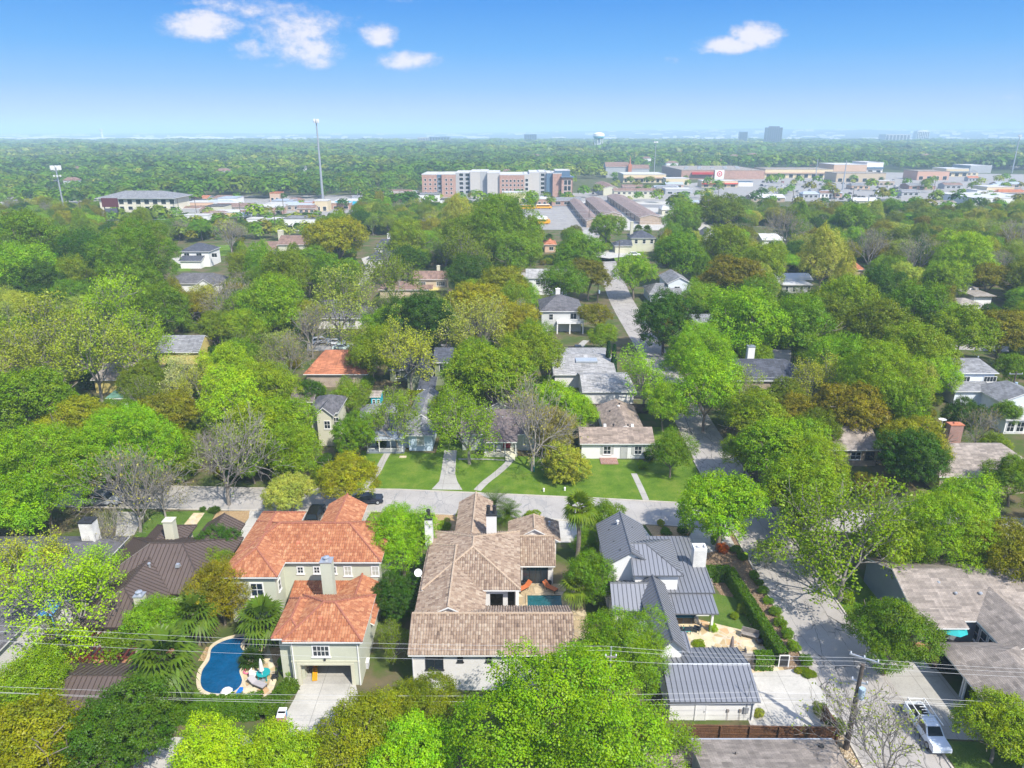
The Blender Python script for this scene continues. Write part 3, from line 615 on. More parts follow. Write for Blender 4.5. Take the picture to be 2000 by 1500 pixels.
m = MB(); m.box(o_.x + 3.1, o_.x + 3.26, o_.y - .16, o_.y - .02, 2.95, 3.25); h.part(m, 'wall_lamp', DARK)
h.chimney(-19.2, 63.3, 1.15, 1.0, 2.5, 8.2, SAGE, 'metal')
for x, y, z in ((-23.7, 68.4, 7.1), (-20.2, 68.5, 7.1), (-18.2, 56.3, 6.4)): h.boxvent(x, y, z, .45, TERRA)
h.done()
# tan tiled house round a courtyard
h = House('house', 'sprawling white house with mottled tan clay tile roofs round a small pool court', 'house', (-3, 62), OFFWHITE, R_TAN, kind='tile', cap=CAPT, land='the tan tiled house')
h.wing(-9.6, 5.8, 53.5, 60.7, 4.5, 1.85, 'x', (0, 0), og=.25)
for u, z, w_, hh, st in ((1.35, 2.55, 1.5, 1.55, 'two'), (4.35, 3.45, .35, .75, 'one'), (7.0, 3.45, .35, .75, 'one'), (10.5, 3.2, 1.2, 1.2, 'two')): h.window('front', u, z, w_, hh, st, frame=DARK)
for u in (.1, 9.1): m = MB(); m.tube([(h.sides['front'][0].x + u, 53.9, .05), (h.sides['front'][0].x + u, 53.9, 4.4)], .05, 6); h.part(m, 'downpipe', WHITE)
h.wing(-9.6, -2.7, 57.3, 71, 5.2, 1.75, 'y', (0, 3.)); h.wing(-9.35, .88, 62.0, 73.4, 5.5, 2.2, 'y', (4.6, 4.8), walls=('left', 'right', 'back'))
h.wing(-6.7, -2.45, 71, 80.7, 5.4, 1.35, 'y', (0, 0)); h.wing(.9, 5.0, 70.4, 77.6, 2.75, 1.75, 'x', (0, 0), og=.2, holes={'front': [(.25, 3.0, 0.05, 2.45)]})
m = MB(); o_ = h.sides['front'][0]
for a in ((.15, .25), (3.0, 3.1), (.95, 1.02), (2.25, 2.32), (1.6, 1.66)): m.box(o_.x + a[0], o_.x + a[1], o_.y - .05, o_.y + .05, .04, 2.5)
m.box(o_.x + .25, o_.x + 3.0, o_.y - .05, o_.y + .05, 2.4, 2.5); gd = h.part(m, 'glass_door', DARK)
m = MB(); m.face([(o_.x + .25, o_.y + .02, .06), (o_.x + 3., o_.y + .02, .06), (o_.x + 3., o_.y + .02, 2.42), (o_.x + .25, o_.y + .02, 2.42)]); m.build('pane', GLASS, gd, world=True)
h.wing(-.45, 5.85, 74.5, 79.0, 3.45, 1.75, 'y', (0, 1.2))
# porch corner into the court: white piers under the hip
m = MB(); m.box(-2.9, -2.3, 62.4, 63, 0, 5.2); m.box(-.95, -.45, 63.0, 63.5, 0, 5.25); m.box(.25, .75, 64.6, 65.1, 0, 5.25); m.box(.35, .7, 65.1, 70.8, 0, 5.2); m.box(-2.4, -.9, 62.5, 62.7, 4.7, 5.2); h.part(m, 'porch_pier', OFFWHITE)
m = MB()
for i in range(14): m.box(-2.3 + i * .1, -2.28 + i * .1, 62.6, 62.63, .1, 1.0)
m.box(-2.35, -.95, 62.58, 62.65, 1.0, 1.06); h.part(m, 'railing', DARK)
m = MB(); m.box(-9., .3, 70.5, 70.7, 0, 5.2); h.part(m, 'porch_wall', OFFWHITE)
h.chimney(-2.35, 71.6, 1.15, 1.0, 4.5, 8.9, OFFWHITE, 'pots', DARK); h.chimney(-9.5, 71.2, .85, .9, 0.1, 8.6, OFFWHITE, 'pots', DARK)
h.vent(4.6, 77.0, 4.5, .4); d = MB()
d.lathe([(0, .0), (.25, .02), (.42, .1)], 0, 0, 0, 14); d.v = [tuple(Matrix.Translation((-9.95, 64.5, 5.9)) @ Matrix.Rotation(R(55), 4, 'X') @ Vector(p)) for p in d.v]; d.tube([(-9.6, 64.6, 5.2), (-9.95, 64.5, 5.85)], .04); h.part(d, 'satellite_dish', WHITE)
h.done()
# white house under grey standing-seam metal roofs
h = House('house', 'rambling white house under charcoal grey standing-seam metal roofs with a white brick chimney', 'house', (16, 66), WHITE, R_GREYMETAL, trim=SEAM, kind='metal', seam=SEAM, cap=SEAM, land='the grey metal-roofed house')
h.wing(10.1, 15.7, 66.3, 75.1, 5.5, 1.75, 'y', (0, 0), og=.3); h.wing(12.9, 18.35, 64.65, 71.8, 5.45, 1.7, 'x', (0, 3.6)); h.window('right', 2.2, 3.6, .8, 1.2, 'sash')
h.wing(13.5, 16.5, 54.4, 66.9, 4.0, 1.45, 'y', (0, 0), og=.35); h.wing(10.4, 14.9, 61.4, 66.7, 3.4, 1.5, 'x', (0, 0))
h.wing(11.6, 14.9, 56.5, 61.2, 3.0, 1.2, 'x', (0, 0))
h.wing(15.5, 21.6, 69.6, 75.6, 3.0, .55, 'f', over=.3); h.wing(15.9, 21.9, 64.7, 69.7, 3.25, .6, 'f', over=.3); h.window('right', 1., 1., 1.4, 1.5, 'two', frame=DARK)
h.wing(15.9, 21.62, 62.0, 65.1, 2.6, .5, 'f', walls=False); h.wing(15.9, 17.3, 55.6, 58.4, 2.95, .3, 'f', over=.2)
m = MB(); m.box(21.0, 21.22, 62.3, 62.52, 0.03, 2.52); h.part(m, 'porch_post', WHITE); m = MB(); m.box(16.6, 16.75, 62.2, 65, 0.03, 2.6); h.part(m, 'porch_wall', OFFWHITE)
h.chimney(21.1, 69.3, 1.45, 1.15, 2.6, 5.85, WHITEBRICK, 'open', WHITE)
for x, y, z in ((11.3, 72.5, 6.3), (11.5, 69.8, 6.4), (11.9, 67.6, 6.7), (14., 72.5, 6.6), (16.3, 66.6, 6.4)): h.vent(x, y, z, .35, .06, DARK, False)
h.vent(12.3, 72.7, 6.95, .6, .1, WHITE); h.done()
# its garage
h = House('garage', 'low white garage with a charcoal grey metal roof beside a pale concrete drive', 'garage', (18, 52), WHITE, R_GREYMETAL, trim=SEAM, kind='metal', seam=SEAM, cap=STEEL, land='the grey metal-roofed garage')
h.wing(13.9, 22.0, 49.85, 56.9, 2.55, 1.05, 'x', (0, 0), og=.25)
h.door('front', 2.35, .85, 2.05)
m = MB(); o_ = h.sides['front'][0]; m.box(o_.x + 6.6, o_.x + 7.0, o_.y - .16, o_.y - .003, .9, 1.55); m.tube([(o_.x + 6.85, o_.y - .08, 1.5), (o_.x + 6.85, o_.y - .08, 4.6)], .035); h.part(m, 'meter_box', STEEL)
for u in (5.1, 6.2): m = MB(); m.box(o_.x + u, o_.x + u + .2, o_.y - .12, o_.y - .003, 1., 1.3); m.tube([(o_.x + u + .1, o_.y - .08, .05), (o_.x + u + .1, o_.y - .08, 1.)], .02); h.part(m, 'utility_box', WOODGREY)
m = MB(); m.tube([(o_.x + 7.35, o_.y - .06, .05), (o_.x + 7.35, o_.y - .06, 2.5)], .05); h.part(m, 'downpipe', BLUEGREY); h.done()
# brown metal-roofed house
h = House('house', 'house with a dark brown standing-seam hip roof and two cream chimneys', 'house', (-37, 66), CREAM, R_BROWNMETAL, trim=SEAMB, kind='metal', seam=SEAMB, cap=SEAMB, land='the brown metal-roofed house')
h.wing(-46, -32.6, 64.0, 75.2, 3.6, 2.7, 'x', (5.2, 4.6)); h.wing(-44.0, -36.4, 58.6, 68, 3.58, 1.9, 'y', (3.8, 0)); h.wing(-38.4, -33.6, 70, 78.6, 3.56, 1.45, 'y', (0, 0))
h.wing(-44.5, -39.5, 71, 78.2, 3.54, 1.3, 'y', (0, 2.4))
h.chimney(-40.4, 73.6, 1.1, 1.0, 3.8, 6.9, CREAM, 'slab', CREAM); h.chimney(-37.4, 60.2, .85, .85, .1, 6.2, CREAM, 'metal')
h.vent(-39.6, 66.6, 5.1, .75, .1); h.boxvent(-36.6, 66.8, 5.3, .45)
for x, y in ((-34.6, 67.6), (-35.0, 66.4), (-34.0, 66.6)): h.vent(x, y, 4.8, .25, .06, DARK, False)
h.done()
h = House('outbuilding', 'low outbuilding with a dark brown metal hip roof below the vine-covered pergola', 'outbuilding', (-37, 52), CREAM, R_BROWNMETAL, trim=SEAMB, kind='metal', seam=SEAMB, cap=SEAMB, land='the brown outbuilding')
h.wing(-42.5, -31.4, 48.2, 54.6, 2.7, 1.35, 'x', (3., 3.)); h.done()
# far-left house
h = House('house', 'dark grey shingled house half hidden by a leafing tree at the left edge', 'house', (-54, 68), OFFWHITE, R_DKGREY, kind='shingle', land='the dark grey house at the left edge')
h.wing(-66, -46.6, 63, 75.5, 3.6, 2.6, 'x', (4, 5)); h.wing(-62, -49, 52, 66, 3.3, 2.2, 'y', (0, 0)); h.chimney(-49.6, 73.0, 1.5, 1.3, 3.4, 7.2, WHITEBRICK, 'slab', DARK); h.window('front', 8.5, 1.2, 1.2, 1.4, 'grid')
m = MB(); m.face([(-52.5, 61.2, 3.0), (-47.5, 61.2, 3.0), (-47.5, 64.4, 3.35), (-52.5, 64.4, 3.35)]); m.face([(-52.5, 61.2, 2.94), (-52.5, 64.4, 3.29), (-47.5, 64.4, 3.29), (-47.5, 61.2, 2.94)])
for x in (-52.4, -47.6): m.tube([(x, 61.3, 0), (x, 61.3, 3)], .05)
h.part(m, 'awning', tinted('blue_canvas', (.13, .36, .62))); h.done()
# brown shingle house right of the side street, with carport and court
h = House('house', 'low house with weathered brown shingle roofs, a carport and a tiled court', 'house', (48, 60), BLUEGREY, R_WEATH, kind='shingle', land='the brown shingled house with the carport')
h.wing(41.3, 62, 60.3, 72.0, 3.0, 2.3, 'x', (0, 0), og=.25); h.window('left', 7.0, 1.2, 1.6, 1.5, 'grid')
h.wing(41.45, 46.0, 59.2, 63.4, 2.98, .95, 'f', walls=False); h.wing(47.4, 54, 55.5, 64, 3.02, 1.5, 'y', (0, 0), og=.3, walls=('left', 'front'))
for u in (1.0, 2.2, 3.4, 4.6): h.window('left', 8.2 - u - 1, .5, .85, 1.7, 'sash')
h.window('front', .8, .8, 1.9, 1.5, 'six')
h.wing(41.6, 50.5, 42.0, 57.4, 2.75, 1.7, 'y', (0, 3.2), walls=('back',))
for y in (44.2, 46.2, 48.4, 50.6, 52.8): m = MB(); m.box(42.0, 42.16, y, y + .16, .03, 2.7); h.part(m, 'carport_post', WHITE); m = MB(); m.box(42.0, 42.16, y + .32, y + .46, .03, 2.7); h.part(m, 'carport_post', WHITE)
m = MB(); m.box(45.6, 45.8, 42.6, 56.6, 0, 2.8); m.box(41.9, 45.6, 56.6, 56.8, 0, 2.75); h.part(m, 'carport_wall', DARK)
m = MB(); m.box(51.6, 53.2, 52.4, 55.4, 0, 2.9); h.part(m, 'brick_wall', BRICK)
h.chimney(53.6, 68.3, 1.3, 1.0, 3.6, 6.4, STONE, 'slab', DARK); h.vent(49.3, 63.2, 4.2, .3, .12); h.vent(45.6, 64.6, 4.5, .35, .1); h.vent(46.7, 63.2, 4.2, .3, .1); h.vent(47.6, 49.3, 4.3, .3, .16); h.done()
# roof at the bottom edge
h = House('house', 'long grey-brown shingle roof with a pale gutter behind the wooden fence', 'house', (20, 41), WHITE, R_WEATH, kind='shingle', land='the grey-brown roof at the lower edge')
h.wing(14.6, 26.6, 33.0, 45.6, 2.7, 1.7, 'x', (0, 3.5)); m = MB(); m.box(14.6, 26.5, 45.6, 45.74, 2.52, 2.68); h.part(m, 'gutter', R_BLUEMETAL); h.vent(17.8, 43.6, 3.4, .3, .05, DARK, False); h.vent(25.1, 44.6, 3.0, .25, .14, DARK); h.done()
h = House('shed', 'small dark lean-to shed beside the gravel at the lower edge', 'shed', (12, 43), tinted('dark_boards', (.05, .04, .035)), R_WEATH, kind='shingle')
h.wing(9.5, 13.8, 41.6, 45.2, 2.3, .5, 'f'); h.done()
# ---------------------------------------------------------------- houses across the street and farther off
def at(pxl, pxr, z): a, b = G(*pxl, z), G(*pxr, z); return a.x, b.x, (a.y + b.y) / 2
# pale blue cottage
h = House('house', 'pale blue cottage with grey shingle roof and a metal-roofed front porch', 'house', (-18, 112), tinted('pale_blue_boards', (.50, .60, .68), .6, .05), R_GREYSH, land='the pale blue cottage')
h.wing(-24.2, -12.8, 108.6, 117, 3.0, 1.8, 'x', (0, 4)); h.wing(-17.6, -12.7, 107.4, 116, 3.0, 1.5, 'y', (2.5, 0)); h.window('front', 1.4, 1.1, 1.1, 1.4, 'sash', BLINDS); h.wing(-18, -12.9, 112, 126, 3.2, 1.7, 'y', (0, 0)); h.wing(-27.2, -19, 114, 121, 3.1, 1.7, 'x', (3, 0))
h.wing(-24.0, -17.8, 106.6, 109.4, 2.6, .5, 'f', walls=False, kind='shingle')
m = MB(); m.face([(-24.05, 106.55, 2.68), (-17.75, 106.55, 2.68), (-17.75, 109.0, 3.13), (-24.05, 109.0, 3.13)]); h.part(m, 'porch_roof', R_BLUEMETAL)
m = MB()
for x in (-23.8, -21.9, -20.0, -18.1): m.box(x, x + .12, 106.8, 106.92, 0, 2.5)
m.box(-21.9, -18, 106.82, 106.9, .85, .93); m.box(-23.8, -22.6, 106.82, 106.9, .85, .93)
for i in range(34): m.box(-21.9 + i * .115, -21.86 + i * .115, 106.84, 106.88, .1, .85)
h.part(m, 'porch_railing', WHITE); m = MB(); m.box(-24, -17.8, 106.8, 109, 0, .3); h.part(m, 'porch_floor', BLUEGREY); h.done()
# mauve roof, red door
h = House('house', 'low house with mauve-brown shingle roof and a red front door under its porch', 'house', (-2, 112), tinted('pale_green_boards', (.42, .46, .40), .6, .05), R_MAUVE, land='the mauve-roofed house with the red door')
h.wing(-8.6, 4.6, 107.6, 118, 3.1, 2.4, 'x', (0, 0)); h.window('front', 10.2, 1.0, 2.2, 1.4, 'slide', BLINDS); h.door('front', 6.9, 1.0, 2.1, tinted('red_paint', (.34, .015, .02)))
h.wing(-6.0, 1.4, 116, 128, 3.6, 2.0, 'y', (0, 0)); h.wing(-4.6, .9, 105.4, 108.2, 2.7, .7, 'f', walls=False)
m = MB()
for x in (-4.4, -3.0, -1.2, .55): m.box(x, x + .14, 105.6, 105.74, 0.3, 2.65)
h.part(m, 'porch_post', WHITE); m = MB(); m.box(-4.6, .9, 105.5, 108.1, 0, .45); m.box(-1.1, .5, 104.6, 105.5, 0, .3); m.box(-1.1, .5, 104.1, 104.6, 0, .15); h.part(m, 'porch_floor', CREAM)
m = MB(); m.box(-3.4, 1.3, 119.5, 119.7, 4.3, 4.62); h.part(m, 'roof_flashing', WHITE); h.vent(-1.6, 111, 4.6, .4, .08); h.vent(-1.5, 117.8, 5.6, .7, .06); h.done()
# L-shaped ranch
h = House('house', 'L-shaped white house with speckled tan-brown shingle roof and shuttered windows', 'house', (17, 110), WHITE, R_TANSH, land='the L-shaped white house')
h.wing(10.9, 23.0, 104.4, 111.2, 2.85, 1.5, 'x', (0, 0)); SH = tinted('shutter_paint', (.42, .42, .40))
for u in (3.6, 8.6): h.window('front', u, .85, 1.1, 1.3, 'grid'); o_ = h.sides['front'][0]; m = MB(); m.box(o_.x + u - .5, o_.x + u - .12, o_.y - .06, o_.y, .8, 2.2); m.box(o_.x + u + 1.22, o_.x + u + 1.6, o_.y - .06, o_.y, .8, 2.2); h.part(m, 'shutter', SH)
h.door('front', 6.4, .95, 2.1, SH); h.wing(15.4, 22.3, 108.5, 121.2, 2.84, 1.45, 'y', (0, 0)); m = MB(); m.box(6.2 + 8, 9.0 + 8, 102.7, 104.9, 0, .16); h.part(m, 'brick_step', BRICK)
for x, y, z in ((17.2, 116.4, 3.7), (19.2, 118.6, 4.2), (13.5, 108.6, 4.2), (16.8, 108.8, 4.3), (19.2, 108.8, 4.2)): h.vent(x, y, z, .3, .1, DARK)
for x, y, z in ((18.9, 117.5, 4.2), (15.4, 108.9, 4.2), (19.9, 108.6, 4.3)): h.boxvent(x, y, z, .5, WHITE)
h.done()
h = House('house', 'pale grey low-roofed house with a skylight strip beside twin cypress columns', 'house', (14, 140), OFFWHITE, R_PALEGREY, land='the pale grey-roofed house with the skylight')
h.wing(13.5, 24.0, 128.2, 140, 3.0, 1.5, 'x', (0, 3)); h.door('front', 4.2, 4.4, 2.2, WHITE, name='garage_door', handle=False, panels=4); h.wing(8.5, 21.6, 138.5, 158, 3.0, 1.4, 'x', (0, 0))
m = MB(); m.box(13.6, 18.2, 143.8, 146.2, 3.9, 4.25); h.part(m, 'skylight', R_BLUEMETAL); h.vent(12.2, 150, 4.2, .4); h.vent(18, 151, 4.2, .3); h.done()
h = House('house', 'house with a dark blue-slate shingle roof and white chimney among the trees', 'house', (58, 150), TANBRICK, R_SLATE, land='the slate-roofed house')
x0, x1, y = at((1452, 742), (1570, 744), 3.6); h.wing(x0 - 3, x1 + 2, y, y + 11, 3.6, 2.8, 'x', (2, 4)); h.window('front', 8.2, 1.2, 1.3, 1.3, 'grid'); h.window('front', 11.2, 1.2, 1.3, 1.3, 'grid'); h.chimney(x1 - 8.5, y + 7.5, 1.4, 1.2, 4, 8.4, WHITE, 'slab', BLUEGREY); h.done()
h = House('house', 'brick ranch house with brown shingle roof and a red brick chimney at its right end', 'house', (62, 105), TANBRICK, R_WEATH, land='the brick ranch house')
x0, x1, y = at((1640, 879), (1723, 879), 3.0); h.wing(x0 - 6, x1, y, y + 9, 3., 2.2, 'x', (0, 0)); h.window('front', 10.2, 1.2, 1.2, 1.2, 'grid', frame=DARK); h.window('front', 7.8, 1.2, 1.5, 1.2, 'grid'); h.chimney(x1 - 1.6, y + 6.8, 1.3, 1., 3.6, 6.6, BRICK, 'slab', STEEL); h.done()
h = House('house', 'low brown shingled house with a broad red brick chimney near the right edge', 'house', (80, 95), TANBRICK, R_WEATH, land='the house with the broad brick chimney')
x0, x1, y = at((1835, 931), (1960, 931), 3.0); h.wing(x0, x1 + 7, y, y + 12, 3., 2.6, 'x', (3, 4)); h.wing(x0 + 1, x0 + 9, y + 6, y + 17, 2.98, 2.3, 'y', (0, 3.4)); h.chimney(x0 + 6.4, y + 8.6, 2., 1.2, 3.8, 7.6, BRICK, 'slab', TERRA)
d = MB(); d.lathe([(0, .0), (.35, .02), (.6, .12)], x0 + 7.5, y + 13.5, 6.3, 14); d.tube([(x0 + 7.5, y + 13.5, 5), (x0 + 7.5, y + 13.5, 6.3)], .05); h.part(d, 'satellite_dish', WHITE); h.done()
h = House('house', 'two-storey pale blue-white house with grey roof and lower garage wing at right', 'house', (98, 140), tinted('pale_boards', (.66, .70, .74), .6, .05), R_GREYSH, land='the two-storey white house at right')
x0, x1, y = at((1856, 730), (1950, 728), 5.6); h.wing(x0, x1, y, y + 8, 5.6, 1.9, 'x', (0, 2)); h.window('front', 1.8, 3.7, 2.4, 1., 'slide'); h.window('front', 7.0, 3.7, 2.4, 1., 'slide'); h.wing(x0 - .3, x1 - 2, y - 3.2, y + 1, 3., .9, 'f'); h.chimney(x0 - .5, y + 4, 1.5, 1.4, .1, 8.2, WHITE, 'slab', WHITE); h.wing(x1 - 5, x1 + 5, y - 9, y + .5, 3., 2., 'y', (0, 3)); h.door('front', 3., 4.6, 2.1, WHITE, name='garage_door', handle=False, panels=4)
h.vent(x0 + 2, y + 4.5, 7.4, .4); h.vent(x0 + 8, y + 4.5, 7.4, .4); h.done()
h = House('house', 'small white garden pavilion with flat roof near the right edge', 'pavilion', (100, 112), WHITE, R_WHITE, land='the white garden pavilion')
x0, x1, y = at((1965, 820), (2010, 820), 2.8); h.wing(x0, x1 + 2, y, y + 4, 2.8, .2, 'flat', over=.3); h.window('front', .4, .5, 1.2, 1.7, 'grid'); h.window('front', 2.1, .5, 1.2, 1.7, 'grid'); h.done()
h = House('house', 'narrow cream two-storey house with grey gabled roof among lime trees', 'house', (-33, 112), CREAM, R_DKGREY, land='the narrow cream house')
x0, x1, y = at((598, 806), (660, 806), 5.6); h.wing(x0, x1, y, y + 8, 5.6, 1.8, 'x', (3, 2)); h.window('front', 3.8, 3.2, .9, 1.3, 'grid'); h.wing(x0 + 1.5, x1 - .4, y - 1.4, y + 5, 5.58, 1.5, 'y', (0, 0)); h.window('front', 1.2, 3.2, .9, 1.3, 'grid'); h.done()
h = House('house', 'house showing a plain terracotta orange roof through the trees', 'house', (-42, 140), TANBRICK, R_TERRA, land='the terracotta-roofed house')
x0, x1, y = at((592, 731), (690, 731), 3.); h.wing(x0, x1 + 3, y, y + 15, 3., 3., 'x', (3, 2)); h.done()
h = House('house', 'sage green house with dark blue-grey gabled roofs and white trim', 'house', (-20, 140), tinted('sage_boards', (.22, .25, .15), .6, .06), R_SLATE, land='the sage green house')
x0, x1, y = at((790, 735), (845, 735), 3.2); h.wing(x0, x1, y, y + 12, 3.2, 2.6, 'y', (0, 0), og=.4); x0, x1, y = at((756, 722), (800, 722), 2.8); h.wing(x0, x1, y, y + 7, 2.8, 1.4, 'x', (1, 0)); h.window('front', 1.2, .8, .9, 1.4, 'sash'); h.window('front', 3.4, .8, .9, 1.4, 'sash')
x0, x1, y = at((845, 708), (884, 708), 5.2); h.wing(x0, x1, y, y + 9, 5.2, 1.9, 'x', (0, 0)); h.window('front', 1.0, 3., 1.4, 1.5, 'two'); x0, x1, y = at((815, 760), (850, 760), 2.6); h.wing(x0, x1, y, y + 5, 2.6, .9, 'f'); h.done()
h = House('shed', 'little turquoise garden shed with a brown roof behind the pale blue cottage', 'shed', (-25, 128), tinted('turquoise_boards', (.02, .42, .55), .5, .05), R_WEATH, land='the turquoise shed')
x0, x1, y = at((723, 773), (744, 771), 2.3); h.wing(x0 - .2, x1, y, y + 3.2, 2.0, .7, 'x', (0, 0), og=.2, over=.25); h.window('front', .35, .5, .4, .8, 'sash'); h.window('front', 1.2, .5, .4, .8, 'sash'); h.done()
h = House('house', 'yellow gabled house with a plain grey roof beyond the olive trees', 'house', (-72, 160), tinted('yellow_boards', (.58, .47, .16), .6, .05), R_GREYSH, land='the yellow gabled house')
x0, x1, y = at((328, 688), (388, 688), 3.); h.wing(x0 - 3, x1, y, y + 9, 3., 2.8, 'x', (0, 0), og=.2); h.done()
h = House('house', 'yellow brick cottage with a brown roof glimpsed between leafing trees', 'house', (-80, 130), tinted('yellow_boards', (.58, .47, .16), .6, .05), R_WEATH, land='the yellow cottage'); x0, x1, y = at((195, 742), (240, 742), 3.); h.wing(x0 - 2, x1 + 3, y, y + 8, 3., 2.4, 'x', (2, 0)); h.done()
h = House('shed', 'white shed with a pyramid-like dark green roof', 'shed', (-73, 118), WHITE, R_GREEN, land='the green-roofed shed'); x0, x1, y = at((205, 778), (250, 778), 2.6); h.wing(x0, x1, y, y + 4.5, 2.6, 1.6, 'x', (1.8, 1.8)); h.window('front', 1.5, 1., .8, .9, 'grid'); h.done()
h = House('house', 'house with a rusty rose-brown roof at the left edge', 'house', (-95, 135), TANBRICK, R_BROWN, land='the rose-brown roof at the left edge'); x0, x1, y = at((-40, 735), (58, 735), 3.); h.wing(x0, x1, y, y + 11, 3., 2.4, 'x', (0, 3)); h.done()
h = House('house', 'grey shingled ranch house behind a tall bare tree', 'house', (-62, 195), OFFWHITE, R_DKGREY, land='the grey ranch house'); x0, x1, y = at((618, 622), (722, 622), 3.); h.wing(x0 - 4, x1, y, y + 13, 3., 2.6, 'x', (4, 5)); h.window('front', 12, .9, 1.6, 1.3, 'six'); h.wing(x0 - 8, x0 + 8, y + 9, y + 18, 3.1, 2.2, 'x', (3, 3)); h.done()
h = House('house', 'beige two-storey house with a rust-brown roof and yellow awning', 'house', (-40, 245), tinted('beige_stucco', (.52, .42, .30), .7, .05), R_BROWN, land='the beige two-storey house'); x0, x1, y = at((805, 546), (873, 546), 5.6); h.wing(x0, x1, y, y + 9, 5.6, 2., 'x', (0, 0)); h.window('front', 1.6, 3.5, 2.2, 1.2, 'six'); h.window('front', 7.4, 3.5, 2.6, 1.2, 'six'); h.chimney(x0 + 8, y + 5, 1, 1, 6, 9, CREAM, 'slab', CREAM)
x0, x1, y2 = at((738, 566), (845, 566), 2.8); h.wing(x0, x1, y2, y2 + 10, 2.8, 1.8, 'x', (2, 0)); m = MB(); m.box(x1 - 1, x1 + 5, y2 - 1, y2 + 3, 2.7, 2.9); h.part(m, 'awning', tinted('yellow_boards', (.58, .47, .16), .6, .05)); h.done()
h = House('house', 'grey hip-roofed house with a turret front and a white balcony', 'house', (14, 205), tinted('pale_grey_boards', (.52, .52, .50), .6, .05), R_DKGREY, land='the house with the white balcony'); x0, x1, y = at((1055, 612), (1138, 604), 5.6); h.wing(x0, x1, y, y + 14, 5.6, 3., 'x', (5, 5.5)); h.window('front', 2, 3.2, 1., 1.5, 'sash'); h.window('front', 7.6, 3.4, 1.6, 1.5, 'two'); h.window('front', 10, 3.4, 1.6, 1.5, 'two'); h.chimney(x0 + 5.2, y + 9, 1.2, 1.1, 6, 9.6, OFFWHITE, 'slab', OFFWHITE)
m = MB(); m.box(x1 - 7, x1, y - 2.2, y + .45, 2.75, 3.0); m.box(x1 - 7, x1, y - 2.2, y - 2.1, 3.9, 4.0)
for i in range(30): m.box(x1 - 7 + i * .236, x1 - 6.9 + i * .236, y - 2.19, y - 2.11, 3., 3.9)
for x in (x1 - 6.9, x1 - 3.6, x1 - .2): m.box(x - .15, x + .15, y - 2.1, y - 1.8, 0, 2.75)
h.part(m, 'balcony', WHITE); x0, x1, y = at((1003, 622), (1060, 622), 3.); h.wing(x0, x1 + 2, y, y + 9, 3., 2., 'x', (3, 0)); h.done()
h = House('house', 'blue-grey split-level house right of the far side street', 'house', (58, 245), tinted('pale_boards', (.66, .70, .74), .6, .05), R_GREYSH, land='the blue-grey split-level house'); x0, x1, y = at((1268, 574), (1315, 574), 3.); h.wing(x0, x1 + 3, y, y + 12, 3., 2.2, 'x', (3, 0)); x0, x1, y = at((1305, 556), (1350, 552), 5.6); h.wing(x0, x1, y, y + 14, 5.6, 2., 'y', (0, 0)); h.window('front', 2, 3.4, 1.6, 1.2, 'two'); h.done()
h = House('house', 'white house with a long pale grey roof behind feathery trees', 'house', (20, 262), WHITE, R_PALEGREY, land='the long pale-roofed house'); x0, x1, y = at((1027, 543), (1110, 543), 5.6); h.wing(x0, x1, y, y + 9, 5.6, 2.2, 'x', (0, 0)); h.window('front', 3, 3.4, 1.2, 1.4, 'sash'); h.window('front', 9, 3.4, 1.2, 1.4, 'sash'); h.done()
h = House('house', 'white two-storey house with dark blue-grey roof and tiled porch', 'house', (-165, 340), WHITE, R_SLATE, land='the blue-roofed two-storey house'); x0, x1, y = at((345, 493), (412, 490), 6); h.wing(x0, x1, y, y + 12, 6, 2.6, 'x', (5, 5)); [h.window('front', u, 3.8, 2., 1.5, 'two') for u in (1.2, 6, 12)]; h.wing(x0 + 1, x1 - 2, y - 4, y + 1, 3., 1.6, 'f'); h.done()
h = House('house', 'wide house with a grey shingle roof and small white gable', 'house', (-135, 255), WHITE, R_DKGREY, land='the wide grey-roofed house'); x0, x1, y = at((320, 552), (425, 556), 3.); h.wing(x0, x1, y, y + 11, 3., 2.6, 'x', (5, 4)); h.wing(x1 - 7, x1 - 1, y - 3, y + 5, 3., 2., 'y', (0, 0)); h.done()
h = House('house', 'large tan-roofed house with a yellow stucco chimney', 'house', (-140, 355), CREAM, R_BROWN, land='the large tan-roofed house'); x0, x1, y = at((540, 478), (600, 478), 5.6); h.wing(x0, x1, y, y + 14, 5.6, 3., 'x', (0, 3)); x0, x1, y = at((488, 488), (545, 488), 3.); h.wing(x0, x1, y, y + 14, 3., 2.6, 'x', (4, 0)); h.chimney(x0 + 10, y + 12, 2, 2, 3, 9.5, CREAM, 'slab', CREAM); h.done()
h = House('house', 'white farmhouse-style house with dark grey gables', 'house', (-85, 340), WHITE, R_SLATE, land='the white gabled farmhouse'); x0, x1, y = at((722, 493), (764, 490), 5.8); h.wing(x0, x1, y + 8, y + 20, 5.8, 3., 'x', (2, 2)); x0, x1, y = at((715, 507), (745, 507), 3.2); h.wing(x0, x1, y, y + 9, 3.2, 2.2, 'y', (3, 0)); h.window('front', 2, .8, 2, 1.5, 'two'); h.chimney(x0 + 6, y + 20, 1.2, 1.2, 6, 10.5, WHITE, 'slab', WHITE); h.done()
